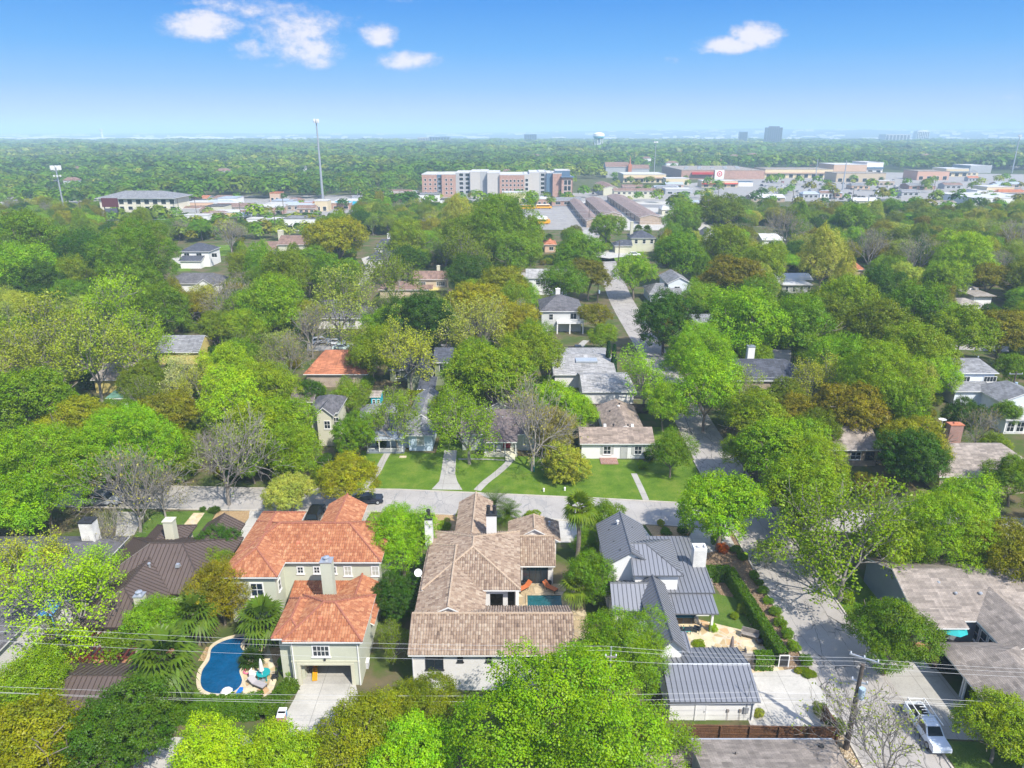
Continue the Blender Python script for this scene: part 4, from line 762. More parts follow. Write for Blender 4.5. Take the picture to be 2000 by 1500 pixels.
h = House('house', 'cream two-storey house with blue-grey hip roof and an arched porch', 'house', (70, 340), CREAM, R_SLATE, land='the cream house with the hip roof'); x0, x1, y = at((1233, 466), (1280, 464), 6.); h.wing(x0, x1, y, y + 13, 6., 2.6, 'x', (5, 5)); [h.window('front', u, 3.6, 1.2, 1.6, 'sash') for u in (1.5, 5, 8.4)]; h.chimney(x0 + 1.5, y + 8, 1.3, 1.3, 6, 12., CREAM, 'slab', CREAM); x0, x1, y = at((1200, 480), (1236, 480), 3.2); h.wing(x0, x1, y, y + 9, 3.2, 2., 'x', (3, 0)); h.done()
h = House('house', 'terracotta-roofed bungalow with a small pale terrace near the storage sheds', 'house', (30, 375), tinted('peach_stucco', (.58, .40, .28), .7, .05), R_TERRA, land='the terracotta bungalow'); x0, x1, y = at((1062, 478), (1088, 478), 3.4); h.wing(x0, x1, y, y + 12, 3.4, 2., 'y', (3, 3)); h.window('front', 2, 1, 1.8, 1.4, 'two'); h.done()
h = House('house', 'bright white-roofed house among bare trees', 'house', (170, 365), WHITE, R_WHITE, land='the bright white-roofed house'); x0, x1, y = at((1482, 466), (1530, 472), 3.2); h.wing(x0, x1 + 3, y, y + 13, 3.2, 2.2, 'x', (0, 2)); h.window('front', 3, 1, 2, 1.4, 'two'); h.done()
h = House('house', 'flat white-roofed carport house with dark posts', 'house', (135, 262), tinted('grey_boards', (.36, .36, .35), .6, .06), R_WHITE, land='the flat white-roofed house'); x0, x1, y = at((1527, 556), (1588, 556), 3.); h.wing(x0, x1, y, y + 7, 3., .3, 'flat', over=.6); [h.window('front', u, .5, .9, 1.8, 'sash') for u in (1, 3.4, 5.8, 8.2)]; h.wing(x0 + 1, x1 + 3, y + 7, y + 17, 3.2, 1.4, 'x', (0, 0)); h.done()
h = House('house', 'low modern house with stepped flat tan roofs near the right edge', 'house', (190, 230), WHITE, R_BEIGE, land='the stepped flat-roofed house'); x0, x1, y = at((1868, 592), (1930, 598), 3.); h.wing(x0, x1, y, y + 9, 3., 1., 'x', (3, 3)); h.wing(x0 + 8, x1 + 8, y + 7, y + 17, 4., .3, 'flat', over=.8); h.wing(x0 + 14, x1 + 6, y + 15, y + 24, 4.8, .3, 'flat', over=.8); h.done()
h = House('house', 'small white gabled house under grey bare branches', 'house', (120, 385), WHITE, R_DKGREY, land='the white gabled house'); x0, x1, y = at((1373, 462), (1406, 462), 6.); h.wing(x0, x1, y, y + 12, 6., 3., 'y', (0, 0)); h.done()
h = House('house', 'grey-roofed house partly covered by dark trees beside the far side street', 'house', (60, 185), OFFWHITE, R_GREYSH); x0, x1, y = at((1358, 640), (1398, 632), 3.); h.wing(x0 - 5, x1, y, y + 9, 3., 2., 'x', (0, 0)); h.done()
h = House('house', 'brown-roofed house hidden below branches at far right', 'house', (200, 320), TANBRICK, R_TERRA); x0, x1, y = at((1663, 527), (1690, 527), 3.); h.wing(x0, x1, y, y + 10, 3., 2.2, 'x', (2, 2)); h.done()
h = House('house', 'narrow brown-roofed house tucked behind the lime trees left of the terracotta roof', 'house', (-52, 122), TANBRICK, R_MAUVE); x0, x1, y = at((585, 785), (612, 785), 2.8); h.wing(x0 - 2, x1, y, y + 7, 2.8, 1.6, 'x', (0, 0)); h.done()
# ---------------------------------------------------------------- the business strip, towers and far skyline
def zat(py, y): return CAM_H - y * math.tan(PITCH + math.atan((py - 750) / FPX))
def block(root, name, x0, x1, y0, y1, z0, z1, mat, parapet=True, roofmat=None):
    b = MB(); b.box(x0, x1, y0, y1, z0, z1); o = b.build(name, mat, root, world=True)
    r = MB(); r.box(x0 + .4, x1 - .4, y0 + .4, y1 - .4, z1 + .003, z1 + .12)
    if parapet:
        for a in ((x0 - .1, x1 + .1, y0 - .1, y0 + .35), (x0 - .1, x1 + .1, y1 - .35, y1 + .1), (x0 - .1, x0 + .35, y0 + .35, y1 - .35), (x1 - .35, x1 + .1, y0 + .35, y1 - .35)): r.box(a[0], a[1], a[2], a[3], z1 + .002, z1 + .6)
    r.build('roof', roofmat or R_WHITE, root, world=True); return o
def panes(root, xs, zs, w, h, y, mat=None, name='window'):
    for x in xs:
        for z in zs:
            f = MB(); f.box(x - .15, x + w + .15, y - .12, y, z - .15, z + h + .15); fo = f.build(name, WHITE, root, world=True)
            p = MB(); p.face([(x, y - .14, z), (x + w, y - .14, z), (x + w, y - .14, z + h), (x, y - .14, z + h)]); p.build('pane', mat or GLASS, fo, world=True)
A = thing('apartment_building', 'five-storey apartment block of brick and beige panels with blue glass corner', 'building', (-12, 598, 0), land='the brick apartment block')
PANEL = plain('beige_panel', (.47, .44, .40), .8, .06); PANELG = plain('grey_panel', (.36, .37, .38), .8, .06); BRK = brickmat('pale_red_brick', (.42, .25, .19), (.38, .22, .165), (.42, .36, .32), 1., .5); BLUEP = plain('blue_panel', (.10, .16, .23), .35, .06)
SEC = [(-73, -61, 598, 17.5, BRK), (-61, -57, 600, 17.5, BLUEP), (-57, -46, 598, 17.6, BRK), (-46, -34, 603, 18.6, PANELG), (-34, -26, 600, 19.4, PANEL), (-26, -20, 602, 19.5, PANELG), (-20, -10, 597, 18.8, PANEL), (-10, 36 - 26, 595, 17.4, BRK), (10, 14, 595.5, 17.6, PANEL),
       (14, 22, 598, 19., PANEL), (22, 28, 602, 19.2, PANELG), (28, 33, 600, 18.6, BLUEP), (33, 40, 597, 18.4, BRK), (40, 49, 594, 15.5, BRK)]
for k, (x0, x1, y, z, m) in enumerate(SEC): block(A, 'wall', x0, x1, y, 636 - .3 * k, 0, z, m)
block(A, 'penthouse', 35, 47, 600, 620, 15.7, 20.5, BLUEP); b = MB(); b.box(39.2, 50, 592.5, 600, 15.8, 16.5); b.build('canopy', BLUEP, A, world=True)
panes(A, [-8 + 3.1 * i for i in range(6)], [2 + 3.4 * j for j in range(4)], 1.5, 1.6, 595); panes(A, [-71 + 4 * i for i in range(3)], [2.6 + 3.4 * j for j in range(4)], 1.5, 1.6, 598)
panes(A, [-54, -50], [2.6 + 3.4 * j for j in range(4)], 1.5, 1.6, 598); panes(A, [-43, -38], [2.6 + 3.4 * j for j in range(5)], 3.2, 2.2, 603); panes(A, [23.5], [2.6 + 3.4 * j for j in range(5)], 3, 2.2, 602); panes(A, [42, 45], [1, 5.5, 10], 2.4, 3.6, 594)
panes(A, [-60.2], [2.6 + 3.4 * j for j in range(4)], 2.4, 2.2, 600); panes(A, [10.8], [2.2 + 3.4 * j for j in range(4)], 2.2, 2.2, 595.5)
O = thing('office_building', 'three-storey cream office block with a blue-grey metal hip roof', 'building', (-232, 450, 0), land='the cream office block')
b = MB(); b.box(-254, -209, 450, 474, 0, 11.7); b.build('wall', plain('cream_block', (.66, .61, .47), .8, .05), O, world=True)
H_ = House.__new__(House); H_.root = O; H_.w = MB(); H_.r = MB(); H_.kind = 'shingle'; H_.rm = [R_GREYSH, R_GREYSH, WHITE, R_GREYSH]; H_.wing_n = 0
H_.wing(-256, -207, 448.4, 476, 11.8, 3.6, 'x', (13, 13), walls=False); H_.r.build('roof', H_.rm, O, world=True)
panes(O, [-247 + 5.2 * i for i in range(8)], [1., 4.9], 2.6, 1.9, 450); panes(O, [-247 + 5.2 * i for i in range(8)], [8.3], 2.8, 2.6, 450)
p = G(222, 436); s = thing('billboard', 'dark red roadside sign board on two tall posts before the cream office block', 'sign', (p.x, p.y, 0))
b = MB()
for x in (-3.6, 3.6): b.tube([(p.x + x, p.y, 0), (p.x + x, p.y, 14)], .32)
b.build('post', DARK, s, world=True); b = MB(); b.box(p.x - 4.6, p.x + 4.6, p.y - .4, p.y + .4, 9.2, 14.2); b.build('board', tinted('maroon_paint', (.11, .025, .03)), s, world=True); b = MB(); b.box(p.x - 3.6, p.x + 3.6, p.y - .3, p.y + .3, 6.0, 8.4); b.build('board', tinted('slate_paint', (.10, .11, .14)), s, world=True)
RS = shingle('shed_roof', (.27, .20, .175), (.235, .175, .15))
for x0, x1, y0, y1, lb, z in ((41, 49.5, 402, 532, 'narrow long storage shed with tan-brown gable roof beside the open lot', 3.6), (54, 66, 432, 543, 'middle long storage shed with tan-brown roof and garage doors', 3.8), (73, 86.5, 416, 566, 'longest storage shed, widest tan-brown gable roof at the right', 4.)):
    h = House('storage_shed', lb, 'shed', ((x0 + x1) / 2, y0), TANBRICK, RS, land='the storage sheds' if x0 == 54 else None, group='storage sheds'); h.wing(x0, x1, y0, y1, z, 1.5, 'y', (0, 0))
    for k in range(9): h.door('left', 4 + k * (y1 - y0) / 9.6, 3., 2.6, DARK, name='garage_door', handle=False)
    h.done()
# shopping centre
def shop(name, label, px0, px1, pyb, pyt, depth, mat, roofmat=None, cat='shop', land=None, stripe=None, nw=0):
    a = G(px0, pyb); b_ = G(px1, pyb); z = max(3.2, zat(pyt, a.y)); s = thing(name, label, cat, ((a.x + b_.x) / 2, a.y, 0), land=land)
    block(s, 'wall', a.x, b_.x, a.y, a.y + depth, 0, z, mat, True, roofmat)
    if stripe: q = MB(); q.box(a.x - .1, b_.x + .1, a.y - 1.6, a.y - .003, z * .55, z * .68); q.build('canopy', stripe, s, world=True)
    if nw: L = b_.x - a.x; panes(s, [a.x + L * (i + .25) / nw for i in range(nw)], [.5], L / nw * .5, z * .4, a.y)
    return s, a, b_, z
s, a, b_, z = shop('department_store', 'large brick-fronted store with a red ring emblem on a white panel', 1330, 1492, 350, 333, 110, BRK, R_BEIGE, 'shop', 'the store with the ring emblem')
q = MB(); wx = b_.x - a.x; ex = a.x + wx * .445; q.box(ex - 4.5, ex + 6, a.y - 2, a.y - .05, 0, z + .6); q.build('sign_panel', WHITE, s, world=True)
q = MB(); q.box(a.x + wx * .12, a.x + wx * .38, a.y - 3, a.y - .05, z * .55, z * .8); q.build('canopy', tinted('red_paint2', (.45, .03, .03)), s, world=True)
RED = tinted('emblem_red', (.60, .01, .015), .5, .02); q = MB(); NR = 40
def disc(q, r0, r1, yy, cx, cz):
    for k in range(NR):
        a0, a1 = 2 * math.pi * k / NR, 2 * math.pi * (k + 1) / NR
        q.face([(cx + r0 * math.cos(a0), yy, cz + r0 * math.sin(a0)), (cx + r1 * math.cos(a0), yy, cz + r1 * math.sin(a0)), (cx + r1 * math.cos(a1), yy, cz + r1 * math.sin(a1)), (cx + r0 * math.cos(a1), yy, cz + r0 * math.sin(a1))])
disc(q, 2., 3.0, a.y - 2.03, ex + .8, z * .62); q.build('emblem_ring', RED, s, world=True); q = MB(); disc(q, 0.001, 1.0, a.y - 2.03, ex + .8, z * .62); q.build('emblem_dot', RED, s, world=True)
for i in range(9):
    q = MB(); x_, y_ = a.x + 8 + i * wx / 10, a.y + 22 + (i * 37 % 60); q.box(x_, x_ + 4, y_, y_ + 2.6, z + .1, z + 1.6); q.build('roof_unit', STEEL, s, world=True)
CR = plain('cream_shop', (.60, .50, .32), .8, .05); PK = plain('peach_shop', (.52, .36, .25), .8, .06)
shop('shop', 'row of cream shops with brown awnings adjoining the brick-fronted store', 1493, 1625, 348, 331, 40, CR, R_BEIGE, stripe=PK, nw=9)
shop('shop', 'peach corner shop with a tall facade in the cream row', 1626, 1690, 346, 322, 45, PK, R_WHITE, nw=3)
shop('shop', 'tall white-topped shop at the end of the cream row', 1690, 1722, 344, 318, 40, WHITE, R_WHITE, stripe=BLUEP, nw=2)
shop('shop', 'beige shop with a flat parapet standing forward in the car park', 1632, 1728, 356, 339, 30, plain('tan_shop', (.46, .37, .26), .8, .05), R_BEIGE, land='the beige flat-parapet shop', nw=6)
shop('shop', 'long cream shop row with white roof at the left end of the centre', 1217, 1300, 357, 341, 40, CR, R_WHITE, stripe=PK, nw=8); shop('shop', 'yellowish low shop with awnings below the brick-fronted store', 1300, 1345, 362, 349, 16, CR, R_WHITE, nw=4); shop('shop', 'flat tan shop with red canopy in front of the brick-fronted store', 1370, 1440, 366, 354, 16, CR, R_WHITE, stripe=RED, nw=4)
shop('shop', 'salmon-red shop on the far right of the car park', 1790, 1852, 352, 335, 30, plain('salmon_shop', (.52, .31, .22), .8, .05), R_BEIGE, land='the salmon-red shop', nw=4); shop('shop', 'grey cinema-like block on the right behind the salmon shop', 1893, 1935, 338, 324, 40, PANELG, R_WHITE); shop('shop', 'cream shop between the salmon shop and the grey block', 1846, 1890, 345, 330, 30, CR, R_WHITE, stripe=BLUEP, nw=3)
shop('shop', 'wide brown-roofed hall at the right edge', 1955, 2010, 330, 314, 60, PANELG, R_BROWN); shop('shop', 'white low-roofed store with long flat roof at the right edge', 1900, 2040, 402, 388, 50, WHITE, R_WHITE, nw=6); shop('shop', 'small cream shop with a stepped facade near the right edge', 1925, 1978, 382, 366, 20, CR, R_WHITE, nw=3); shop('shop', 'blue-canopied small kiosk in the car park', 1442, 1470, 364, 356, 10, WHITE, BLUEP)
h = House('motel', 'long two-storey motel with reddish-brown roof left of the cream shops', 'building', (130, 700), CREAM, R_BROWN); x0, x1, y = at((1197, 372), (1284, 374), 6.); h.wing(x0, x1, y, y + 11, 6., 1.8, 'x', (0, 0)); [h.window('front', 3 + k * 4.2, 3.6, 2, 1.5, 'two') for k in range(9)]; h.wing(x0 - 5, x0 + 8, y + 30, y + 95, 6., 1.8, 'y', (0, 0)); h.done()
h = House('church', 'grey-brown church hall with an orange gabled front and small spire among trees', 'church', (175, 950), PANELG, R_BROWN); x0, x1, y = at((1183, 326), (1230, 326), 12); h.wing(x0, x1, y, y + 24, 12, 5, 'x', (0, 0)); h.wing(x1, x1 + 24, y + 4, y + 22, 10, 4, 'x', (0, 0)); m = MB(); m.box(x1 - 2, x1 + 2, y - 3, y + 1, 0, 15); m.tube([(x1, y - 1, 15), (x1, y - 1, 24)], [1.0, .1]); h.part(m, 'spire', TERRA); h.done()
# left strip and centre buildings
YE = plain('yellow_shop', (.62, .50, .20), .8, .05); TQ = tinted('turquoise_boards', (.02, .42, .55), .5, .05)
LN = {'turquoise-frontedshop': 'the turquoise-fronted shop', 'yellowshop': 'the curved-roofed yellow shop', 'whiteflat-roofed': 'the white diner', 'paleyellow': 'the pale yellow office'}
for (lb, x0, x1, yb, yt, dp, mt, rf, st, nw) in (
    ('turquoise-fronted shop with blue awnings left of the tall monopole road', 656, 712, 407, 393, 14, TQ, R_WHITE, tinted('blue_canvas', (.13, .36, .62)), 5), ('grey-roofed workshop near the cream office block', 427, 462, 403, 388, 16, WHITE, R_BLUEMETAL, None, 3), ('low grey-roofed shop beside the road', 403, 438, 421, 404, 14, CREAM, R_DKGREY, None, 3),
    ('yellow shop under a curved white roof', 413, 468, 430, 416, 16, YE, R_WHITE, None, 3), ('white flat-roofed diner by the road', 492, 548, 416, 404, 12, WHITE, R_WHITE, RED, 4), ('orange-trimmed two-storey shop in the strip', 528, 547, 394, 378, 12, PK, R_TERRA, None, 2), ('grey gabled shop in the strip', 532, 572, 405, 393, 14, PANELG, R_BLUEMETAL, None, 3),
    ('small orange-roofed hut beside the tall monopole', 588, 613, 410, 397, 8, CREAM, R_TERRA, None, 2), ('beige shop at the foot of the tall monopole', 616, 641, 413, 393, 10, CR, R_WHITE, None, 2), ('white gabled building nearest the trees in the strip', 556, 617, 451, 428, 14, WHITE, R_GREYSH, None, 3), ('cream block at the left edge', -30, 11, 421, 402, 16, CREAM, R_WHITE, None, 0), ('long low white canopy building', 483, 560, 440, 429, 8, WHITE, R_WHITE, None, 0),
    ('pale yellow two-storey office before the brick apartments', 981, 1028, 397, 377, 12, plain('lemon_stucco', (.66, .60, .34), .8, .05), R_WHITE, None, 4), ('low grey shed beside the pale yellow office', 1029, 1062, 398, 386, 10, PANELG, R_BLUEMETAL, None, 0), ('wide grey-roofed hall below the brick apartments', 805, 858, 394, 381, 18, WHITE, R_GREYSH, None, 4), ('white gabled chapel-like house before the brick apartments', 860, 882, 408, 391, 10, WHITE, R_DKGREY, None, 1)):
    shop('shop', lb, x0, x1, yb, yt, dp, mt, rf, 'shop', LN.get(lb.split()[0] + lb.split()[1]), st, nw)
# masts
def pole(name, label, cat, base, ztop, r0, r1, mat, arr=None, land=None):
    s = thing(name, label, cat, (base.x, base.y, 0), land=land); b = MB(); n = 5; b.tube([(base.x, base.y, ztop * i / n) for i in range(n + 1)], [r0 + (r1 - r0) * i / n for i in range(n + 1)], 10); b.build('mast', mat, s, world=True)
    if arr:
        for za, rad, nn, hh in arr:
            q = MB()
            for k in range(nn):
                a_ = 2 * math.pi * k / nn; x, y = base.x + rad * math.cos(a_), base.y + rad * math.sin(a_); q.box(x - .3, x + .3, y - .3, y + .3, za, za + hh)
                q.tube([(base.x, base.y, za + hh / 2), (x, y, za + hh / 2)], .1, 4)
            q.build('antenna', WHITE, s, world=True)
    return s
b = G(632, 403); pole('monopole', 'tall slender steel cell monopole rising above the horizon', 'tower', b, zat(233, b.y), .95, .45, STEEL, [(zat(240, b.y), 1.6, 6, 2.6)], 'the tall monopole')
b = G(131, 437); pole('monopole', 'shorter cell monopole topped with white antenna panels at left', 'tower', b, zat(326, b.y), .55, .35, STEEL, [(zat(332, b.y), 2.4, 9, 2.4), (zat(345, b.y), 1.8, 6, .8)], 'the left cell monopole')
b = G(1976, 338); pole('monopole', 'thin steel monopole at the far right edge', 'tower', b, zat(263, b.y), .9, .4, STEEL, [(zat(268, b.y), 1.6, 6, 3)])
b = G(1277, 345); pole('light_mast', 'slim floodlight mast above the cream shop row', 'mast', b, zat(276, b.y), .5, .3, STEEL, [(zat(279, b.y), 2, 6, 1.6)])
b = G(1592, 352); pole('steel_pole', 'grey steel power pole before the cream shop row', 'pole', b, zat(311, b.y), .6, .3, STEEL); b = G(1645, 372); pole('steel_pole', 'tallest grey steel power pole by the car park', 'pole', b, zat(314, b.y), .7, .35, STEEL); b = G(1693, 412); pole('steel_pole', 'pale steel pole standing in the trees before the car park', 'pole', b, zat(380, b.y), .45, .3, STEEL)
# water tower
wd = 1900.; wx, wz1, wz0 = 167 * (wd * math.cos(PITCH) + 0) / FPX + 4, zat(258, wd), zat(271, wd); s = thing('water_tower', 'pale blue and white round water tower on slim legs above the distant woods', 'water tower', (wx, wd, 0), land='the water tower')
q = MB(); rr = 14.5; q.lathe([(0, wz0 - 2), (rr * .55, wz0 - 1), (rr * .92, wz0 + 2.5), (rr, wz0 + 6)], wx, wd, 0, 24); q.build('tank', tinted('tank_blue', (.10, .50, .60), .5), s, True, True)
q = MB(); q.lathe([(rr * 1.003, wz0 + 6), (rr * .96, wz0 + 11), (rr * .7, wz1 - 2.6), (rr * .3, wz1 - .6), (0, wz1)], wx, wd, 0, 24); q.build('dome', WHITE, s, True, True)
for k in range(8):
    q = MB(); a_ = 2 * math.pi * (k + .5) / 8; q.tube([(wx + rr * .75 * math.cos(a_), wd + rr * .75 * math.sin(a_), 0), (wx + rr * .7 * math.cos(a_), wd + rr * .7 * math.sin(a_), wz0 + 1)], .9, 6); q.build('leg', WHITE, s, world=True)
q = MB(); q.tube([(wx, wd, 0), (wx, wd, wz0)], 2.2, 10); q.build('riser', WHITE, s, world=True)
# skyline blocks
def tower(label, px0, px1, pyt, d, mat, land=None, step=None, name='office_tower'):
    sc = d * math.cos(PITCH) / FPX * 1.0 + 50 * math.sin(PITCH) / FPX; x0, x1 = (px0 - 1000) * sc, (px1 - 1000) * sc; z = zat(pyt, d); s = thing(name, label, 'building', ((x0 + x1) / 2, d, 0), land=land); b = MB(); b.box(x0, x1, d, d + (x1 - x0) * .6, 0, z); b.build('wall', mat, s, world=True)
    if step: b = MB(); b.box(x0 + (x1 - x0) * .2, x1 - (x1 - x0) * .2, d + 2, d + (x1 - x0) * .5, z, z + step); b.build('roof_storey', mat, s, world=True)
    n = 7; W = x1 - x0
    for i in range(n): b = MB(); b.box(x0 + W * (i + .15) / n, x0 + W * (i + .8) / n, d - .6, d - .1, 6, z - 3); b.build('window_band', GLASS, s, world=True)
    return s
DKT = plain('dark_tower', (.055, .05, .065), .4, .05)
tower('tall dark stepped office tower on the right horizon', 1496, 1525, 249, 2900, DKT, 'the dark office tower', 4.5); tower('small dark glass tower left of the tall one on the horizon', 1443, 1458, 257, 2950, BLUEP); tower('dark square office block in the middle of the horizon', 1024, 1048, 262, 3100, BLUEP); tower('wide low glass office with white frame on the horizon', 839, 878, 267, 3100, BLUEP); tower('paler half-size block beside the wide glass office', 816, 838, 268.5, 3110, PANEL)
tower('white stepped hotel block on the right horizon', 1788, 1812, 256, 3600, WHITE, None, 4); tower('pinkish low hotel wing on the right horizon', 1728, 1776, 262.5, 3500, PANEL)
s = thing('airport_terminal', 'white wave-roofed airport terminals along the left horizon', 'building', (-2300, 4300, 0)); q = MB()
for (x0, x1, zz) in ((-3200, -2500, 28), (-2450, -2050, 25), (-1990, -1650, 30), (-1600, -1250, 20)):
    n = 8
    for i in range(n):
        a_, b_ = x0 + (x1 - x0) * i / n, x0 + (x1 - x0) * (i + 1) / n; za, zb = (zz * (.65 + .35 * math.sin(math.pi * t_ * 2) ** 2) for t_ in (i / n, (i + 1) / n)); P = [(a_, 4300, 0), (b_, 4300, 0), (b_, 4300, zb), (a_, 4300, za)]; q.face(P); q.face([P[3], P[2], (b_, 4500, zb * .7), (a_, 4500, za * .7)])
q.build('wall', WHITE, s, world=True)
sc_ = 4300 * math.cos(PITCH) / FPX; q = MB(); cx = -800 * sc_; q.tube([(cx, 4290, 0), (cx, 4290, 56), (cx, 4290, 58), (cx, 4290, 66), (cx, 4290, 67)], [7, 5, 9, 11, 5], 10); s = thing('control_tower', 'slim airport control tower on the left horizon', 'tower', (cx, 4290, 0)); q.build('shaft', WHITE, s, world=True)
def far_h(x, y):
    u = x / max(y, 1.); t = min(max((y - 4300) / 5200, 0), 1); t = t * t * (3 - 2 * t)
    return t * (34 + 62 * min(max((u + .15) / .5, 0), 1)) * (.85 + .15 * math.sin(x * .0011 + y * .0006))
rng = random.Random(5); q = MB()
for i in range(420):
    d = rng.uniform(3500, 9300); a_ = rng.uniform(-.74, .74)
    if rng.random() < .3: a_ = rng.uniform(-.72, -.15); d = rng.uniform(3500, 5200)
    if rng.random() < .4: a_ = rng.uniform(.2, .74)
    x = a_ * d * .94; w_ = rng.uniform(15, 90) * (d / 6000 + .2); z = far_h(x, d); q.box(x, x + w_, d, d + w_ * .5, max(z - 8, 0), z + rng.choice((8, 10, 13, 16)))
tag(q.build('distant_buildings', plain('distant_white', (.62, .61, .60), .8, .1)), 'scatter of pale flat buildings along the hazy horizon', 'buildings', None, 'stuff')
# land rising gently towards the horizon
hm = MB(); nx, ny = 56, 22; gx = [-26000 + 52000 * i / nx for i in range(nx + 1)]; gy = [4200 + 11000 * (j / ny) ** 1.4 for j in range(ny + 1)]
def hz_(x, y): return far_h(x, y) - (3 if y < 4400 else 0) + (6 * math.sin(x * .0031 + y * .002) if y > 6000 else 0) + .1
for i in range(nx):
    for j in range(ny): hm.face([(x, y, hz_(x, y)) for x, y in ((gx[i], gy[j]), (gx[i + 1], gy[j]), (gx[i + 1], gy[j + 1]), (gx[i], gy[j + 1]))])
tag(hm.build('hills', plain('hill_green', (.055, .075, .04), .95, .45, .004, fine=False)), kind='structure')
def blabel(col, noun, px, py):
    for l in sorted(LAND, key=lambda l: math.hypot(px - l[1], (py - l[2]) * 1.5)):
        dx, dy_ = px - l[1], py - l[2]; o = f"{col} {noun} {'right of' if dx > 0 and abs(dx) > abs(dy_) else 'left of' if abs(dx) > abs(dy_) else 'in front of' if dy_ > 0 else 'behind'} {l[0]}"
        if o not in BL: BL.add(o); return o
BL = set(); rng = random.Random(14); CM = [('white', WHITE), ('cream', CR), ('tan', TANBRICK), ('grey', PANELG), ('peach', PK), ('yellow', YE), ('pale brick', BRK)]; RM = [('flat-roofed', R_WHITE), ('grey-roofed', R_GREYSH), ('brown-roofed', R_BROWN), ('metal-roofed', R_BLUEMETAL), ('orange-roofed', R_TERRA)]
for (x0, x1, y0, y1, n) in ((345, 660, 388, 436, 20), (700, 830, 380, 398, 5), (1560, 1990, 338, 392, 20), (1205, 1330, 366, 392, 5), (1050, 1120, 392, 402, 2)):
    for i in range(n):
        px, py = rng.uniform(x0, x1), rng.uniform(y0, y1); wd = rng.uniform(10, 26); (cn, cm), (rn, rm) = rng.choice(CM), rng.choice(RM); p = G(px, py); wpx = wd * PX(p.x, p.y, 2)[2]; lb = blabel(f'small {cn}-walled {rn}', 'shop', px, py)
        if not lb: continue
        if rm is R_WHITE: shop('shop', lb, px - wpx / 2, px + wpx / 2, py, py - 4.2 * PX(p.x, p.y, 2)[2], wd * .6, cm, rm, 'shop', None, PK if i % 3 == 0 else None, 3)
        else: h = House('shop', lb, 'shop', (p.x, p.y), cm, rm); h.wing(p.x - wd / 2, p.x + wd / 2, p.y, p.y + wd * .7, 3.6, 1.8, 'x', (2, 2) if i % 2 else (0, 0)); [h.window('front', u * wd, .8, wd * .16, 1.8, 'two') for u in (.12, .4, .68)]; h.done()
# roofs between the residential trees and the business strip: copies of a few small house bodies
FARH = [(1340, 405, 20, R_BLUEMETAL), (1325, 420, 22, R_WHITE), (1500, 395, 26, R_WHITE), (1590, 425, 16, R_WEATH), (1690, 402, 18, R_WHITE), (1530, 420, 16, R_DKGREY), (1840, 405, 20, R_WEATH),
        (885, 405, 14, R_GREYSH), (905, 420, 14, R_BLUEMETAL), (250, 465, 12, R_TERRA), (170, 440, 16, R_WHITE), (1060, 400, 14, R_WHITE), (1730, 470, 14, R_GREYSH), (1860, 455, 13, R_WHITE), (830, 452, 14, R_GREYSH), (760, 410, 14, R_BLUEMETAL), (1920, 440, 14, R_DKGREY)]
NM = {R_BLUEMETAL.name: 'pale metal', R_WHITE.name: 'white', R_WEATH.name: 'brown', R_DKGREY.name: 'charcoal', R_GREYSH.name: 'grey', R_TERRA.name: 'orange'}
for i, (px, py, wd, rf) in enumerate(FARH):
    p = G(px, py); lb = blabel(f'{NM[rf.name]}-roofed {["white", "cream", "tan brick"][i % 3]}', 'building', px, py); h = House('building', lb, 'building', (p.x, p.y), [WHITE, CREAM, TANBRICK][i % 3], rf)
    h.wing(p.x - wd / 2, p.x + wd / 2, p.y, p.y + wd * .6, 3.4, 2. if i % 3 else 1., 'x', (2, 2) if i % 2 else (0, 0)); h.window('front', 2, 1, 2, 1.4, 'two'); h.window('front', wd - 6, 1, 2, 1.4, 'two'); h.done()
# ---------------------------------------------------------------- foliage library
def mesh_np(name, V, F, mats, mi=None, tint=None, smooth=False):
    me = bpy.data.meshes.new(name); n = len(V); k = F.shape[1]; me.vertices.add(n); me.vertices.foreach_set('co', V.astype(np.float32).ravel())
    me.loops.add(F.size); me.loops.foreach_set('vertex_index', F.astype(np.int32).ravel()); me.polygons.add(len(F)); me.polygons.foreach_set('loop_start', np.arange(0, F.size, k, dtype=np.int32))
    for m in mats: me.materials.append(m)
    if mi is not None: me.polygons.foreach_set('material_index', mi.astype(np.int32))
    if tint is not None:
        a = me.attributes.new('tint', 'FLOAT_COLOR', 'FACE'); a.data.foreach_set('color', np.concatenate([tint, np.ones((len(tint), 1))], 1).astype(np.float32).ravel())
    me.update(calc_edges=True); return me
def unit(v): return v / np.maximum(np.linalg.norm(v, axis=1, keepdims=True), 1e-9)
def leaves(P, N, size, rng, aspect=.62):
    n = len(P); N = unit(N); r = unit(rng.normal(size=(n, 3))); U = unit(np.cross(N, r)); W = np.cross(N, U); s = (size * rng.uniform(.65, 1.35, n))[:, None]
    V = np.stack([P - U * s, P - W * s * aspect - N * s * .12, P + U * s, P + W * s * aspect + N * s * .12], 1).reshape(-1, 3)
    return V, np.arange(4 * n).reshape(n, 4)
def dome_dirs(n, rng, zmin=-.4):
    i = np.arange(n) + .5; z = 1 - (1 - zmin) * i / n; ph = i * 2.39996 + rng.uniform(0, 6.28); r = np.sqrt(np.maximum(0, 1 - z * z)); return np.stack([r * np.cos(ph), r * np.sin(ph), z], 1)
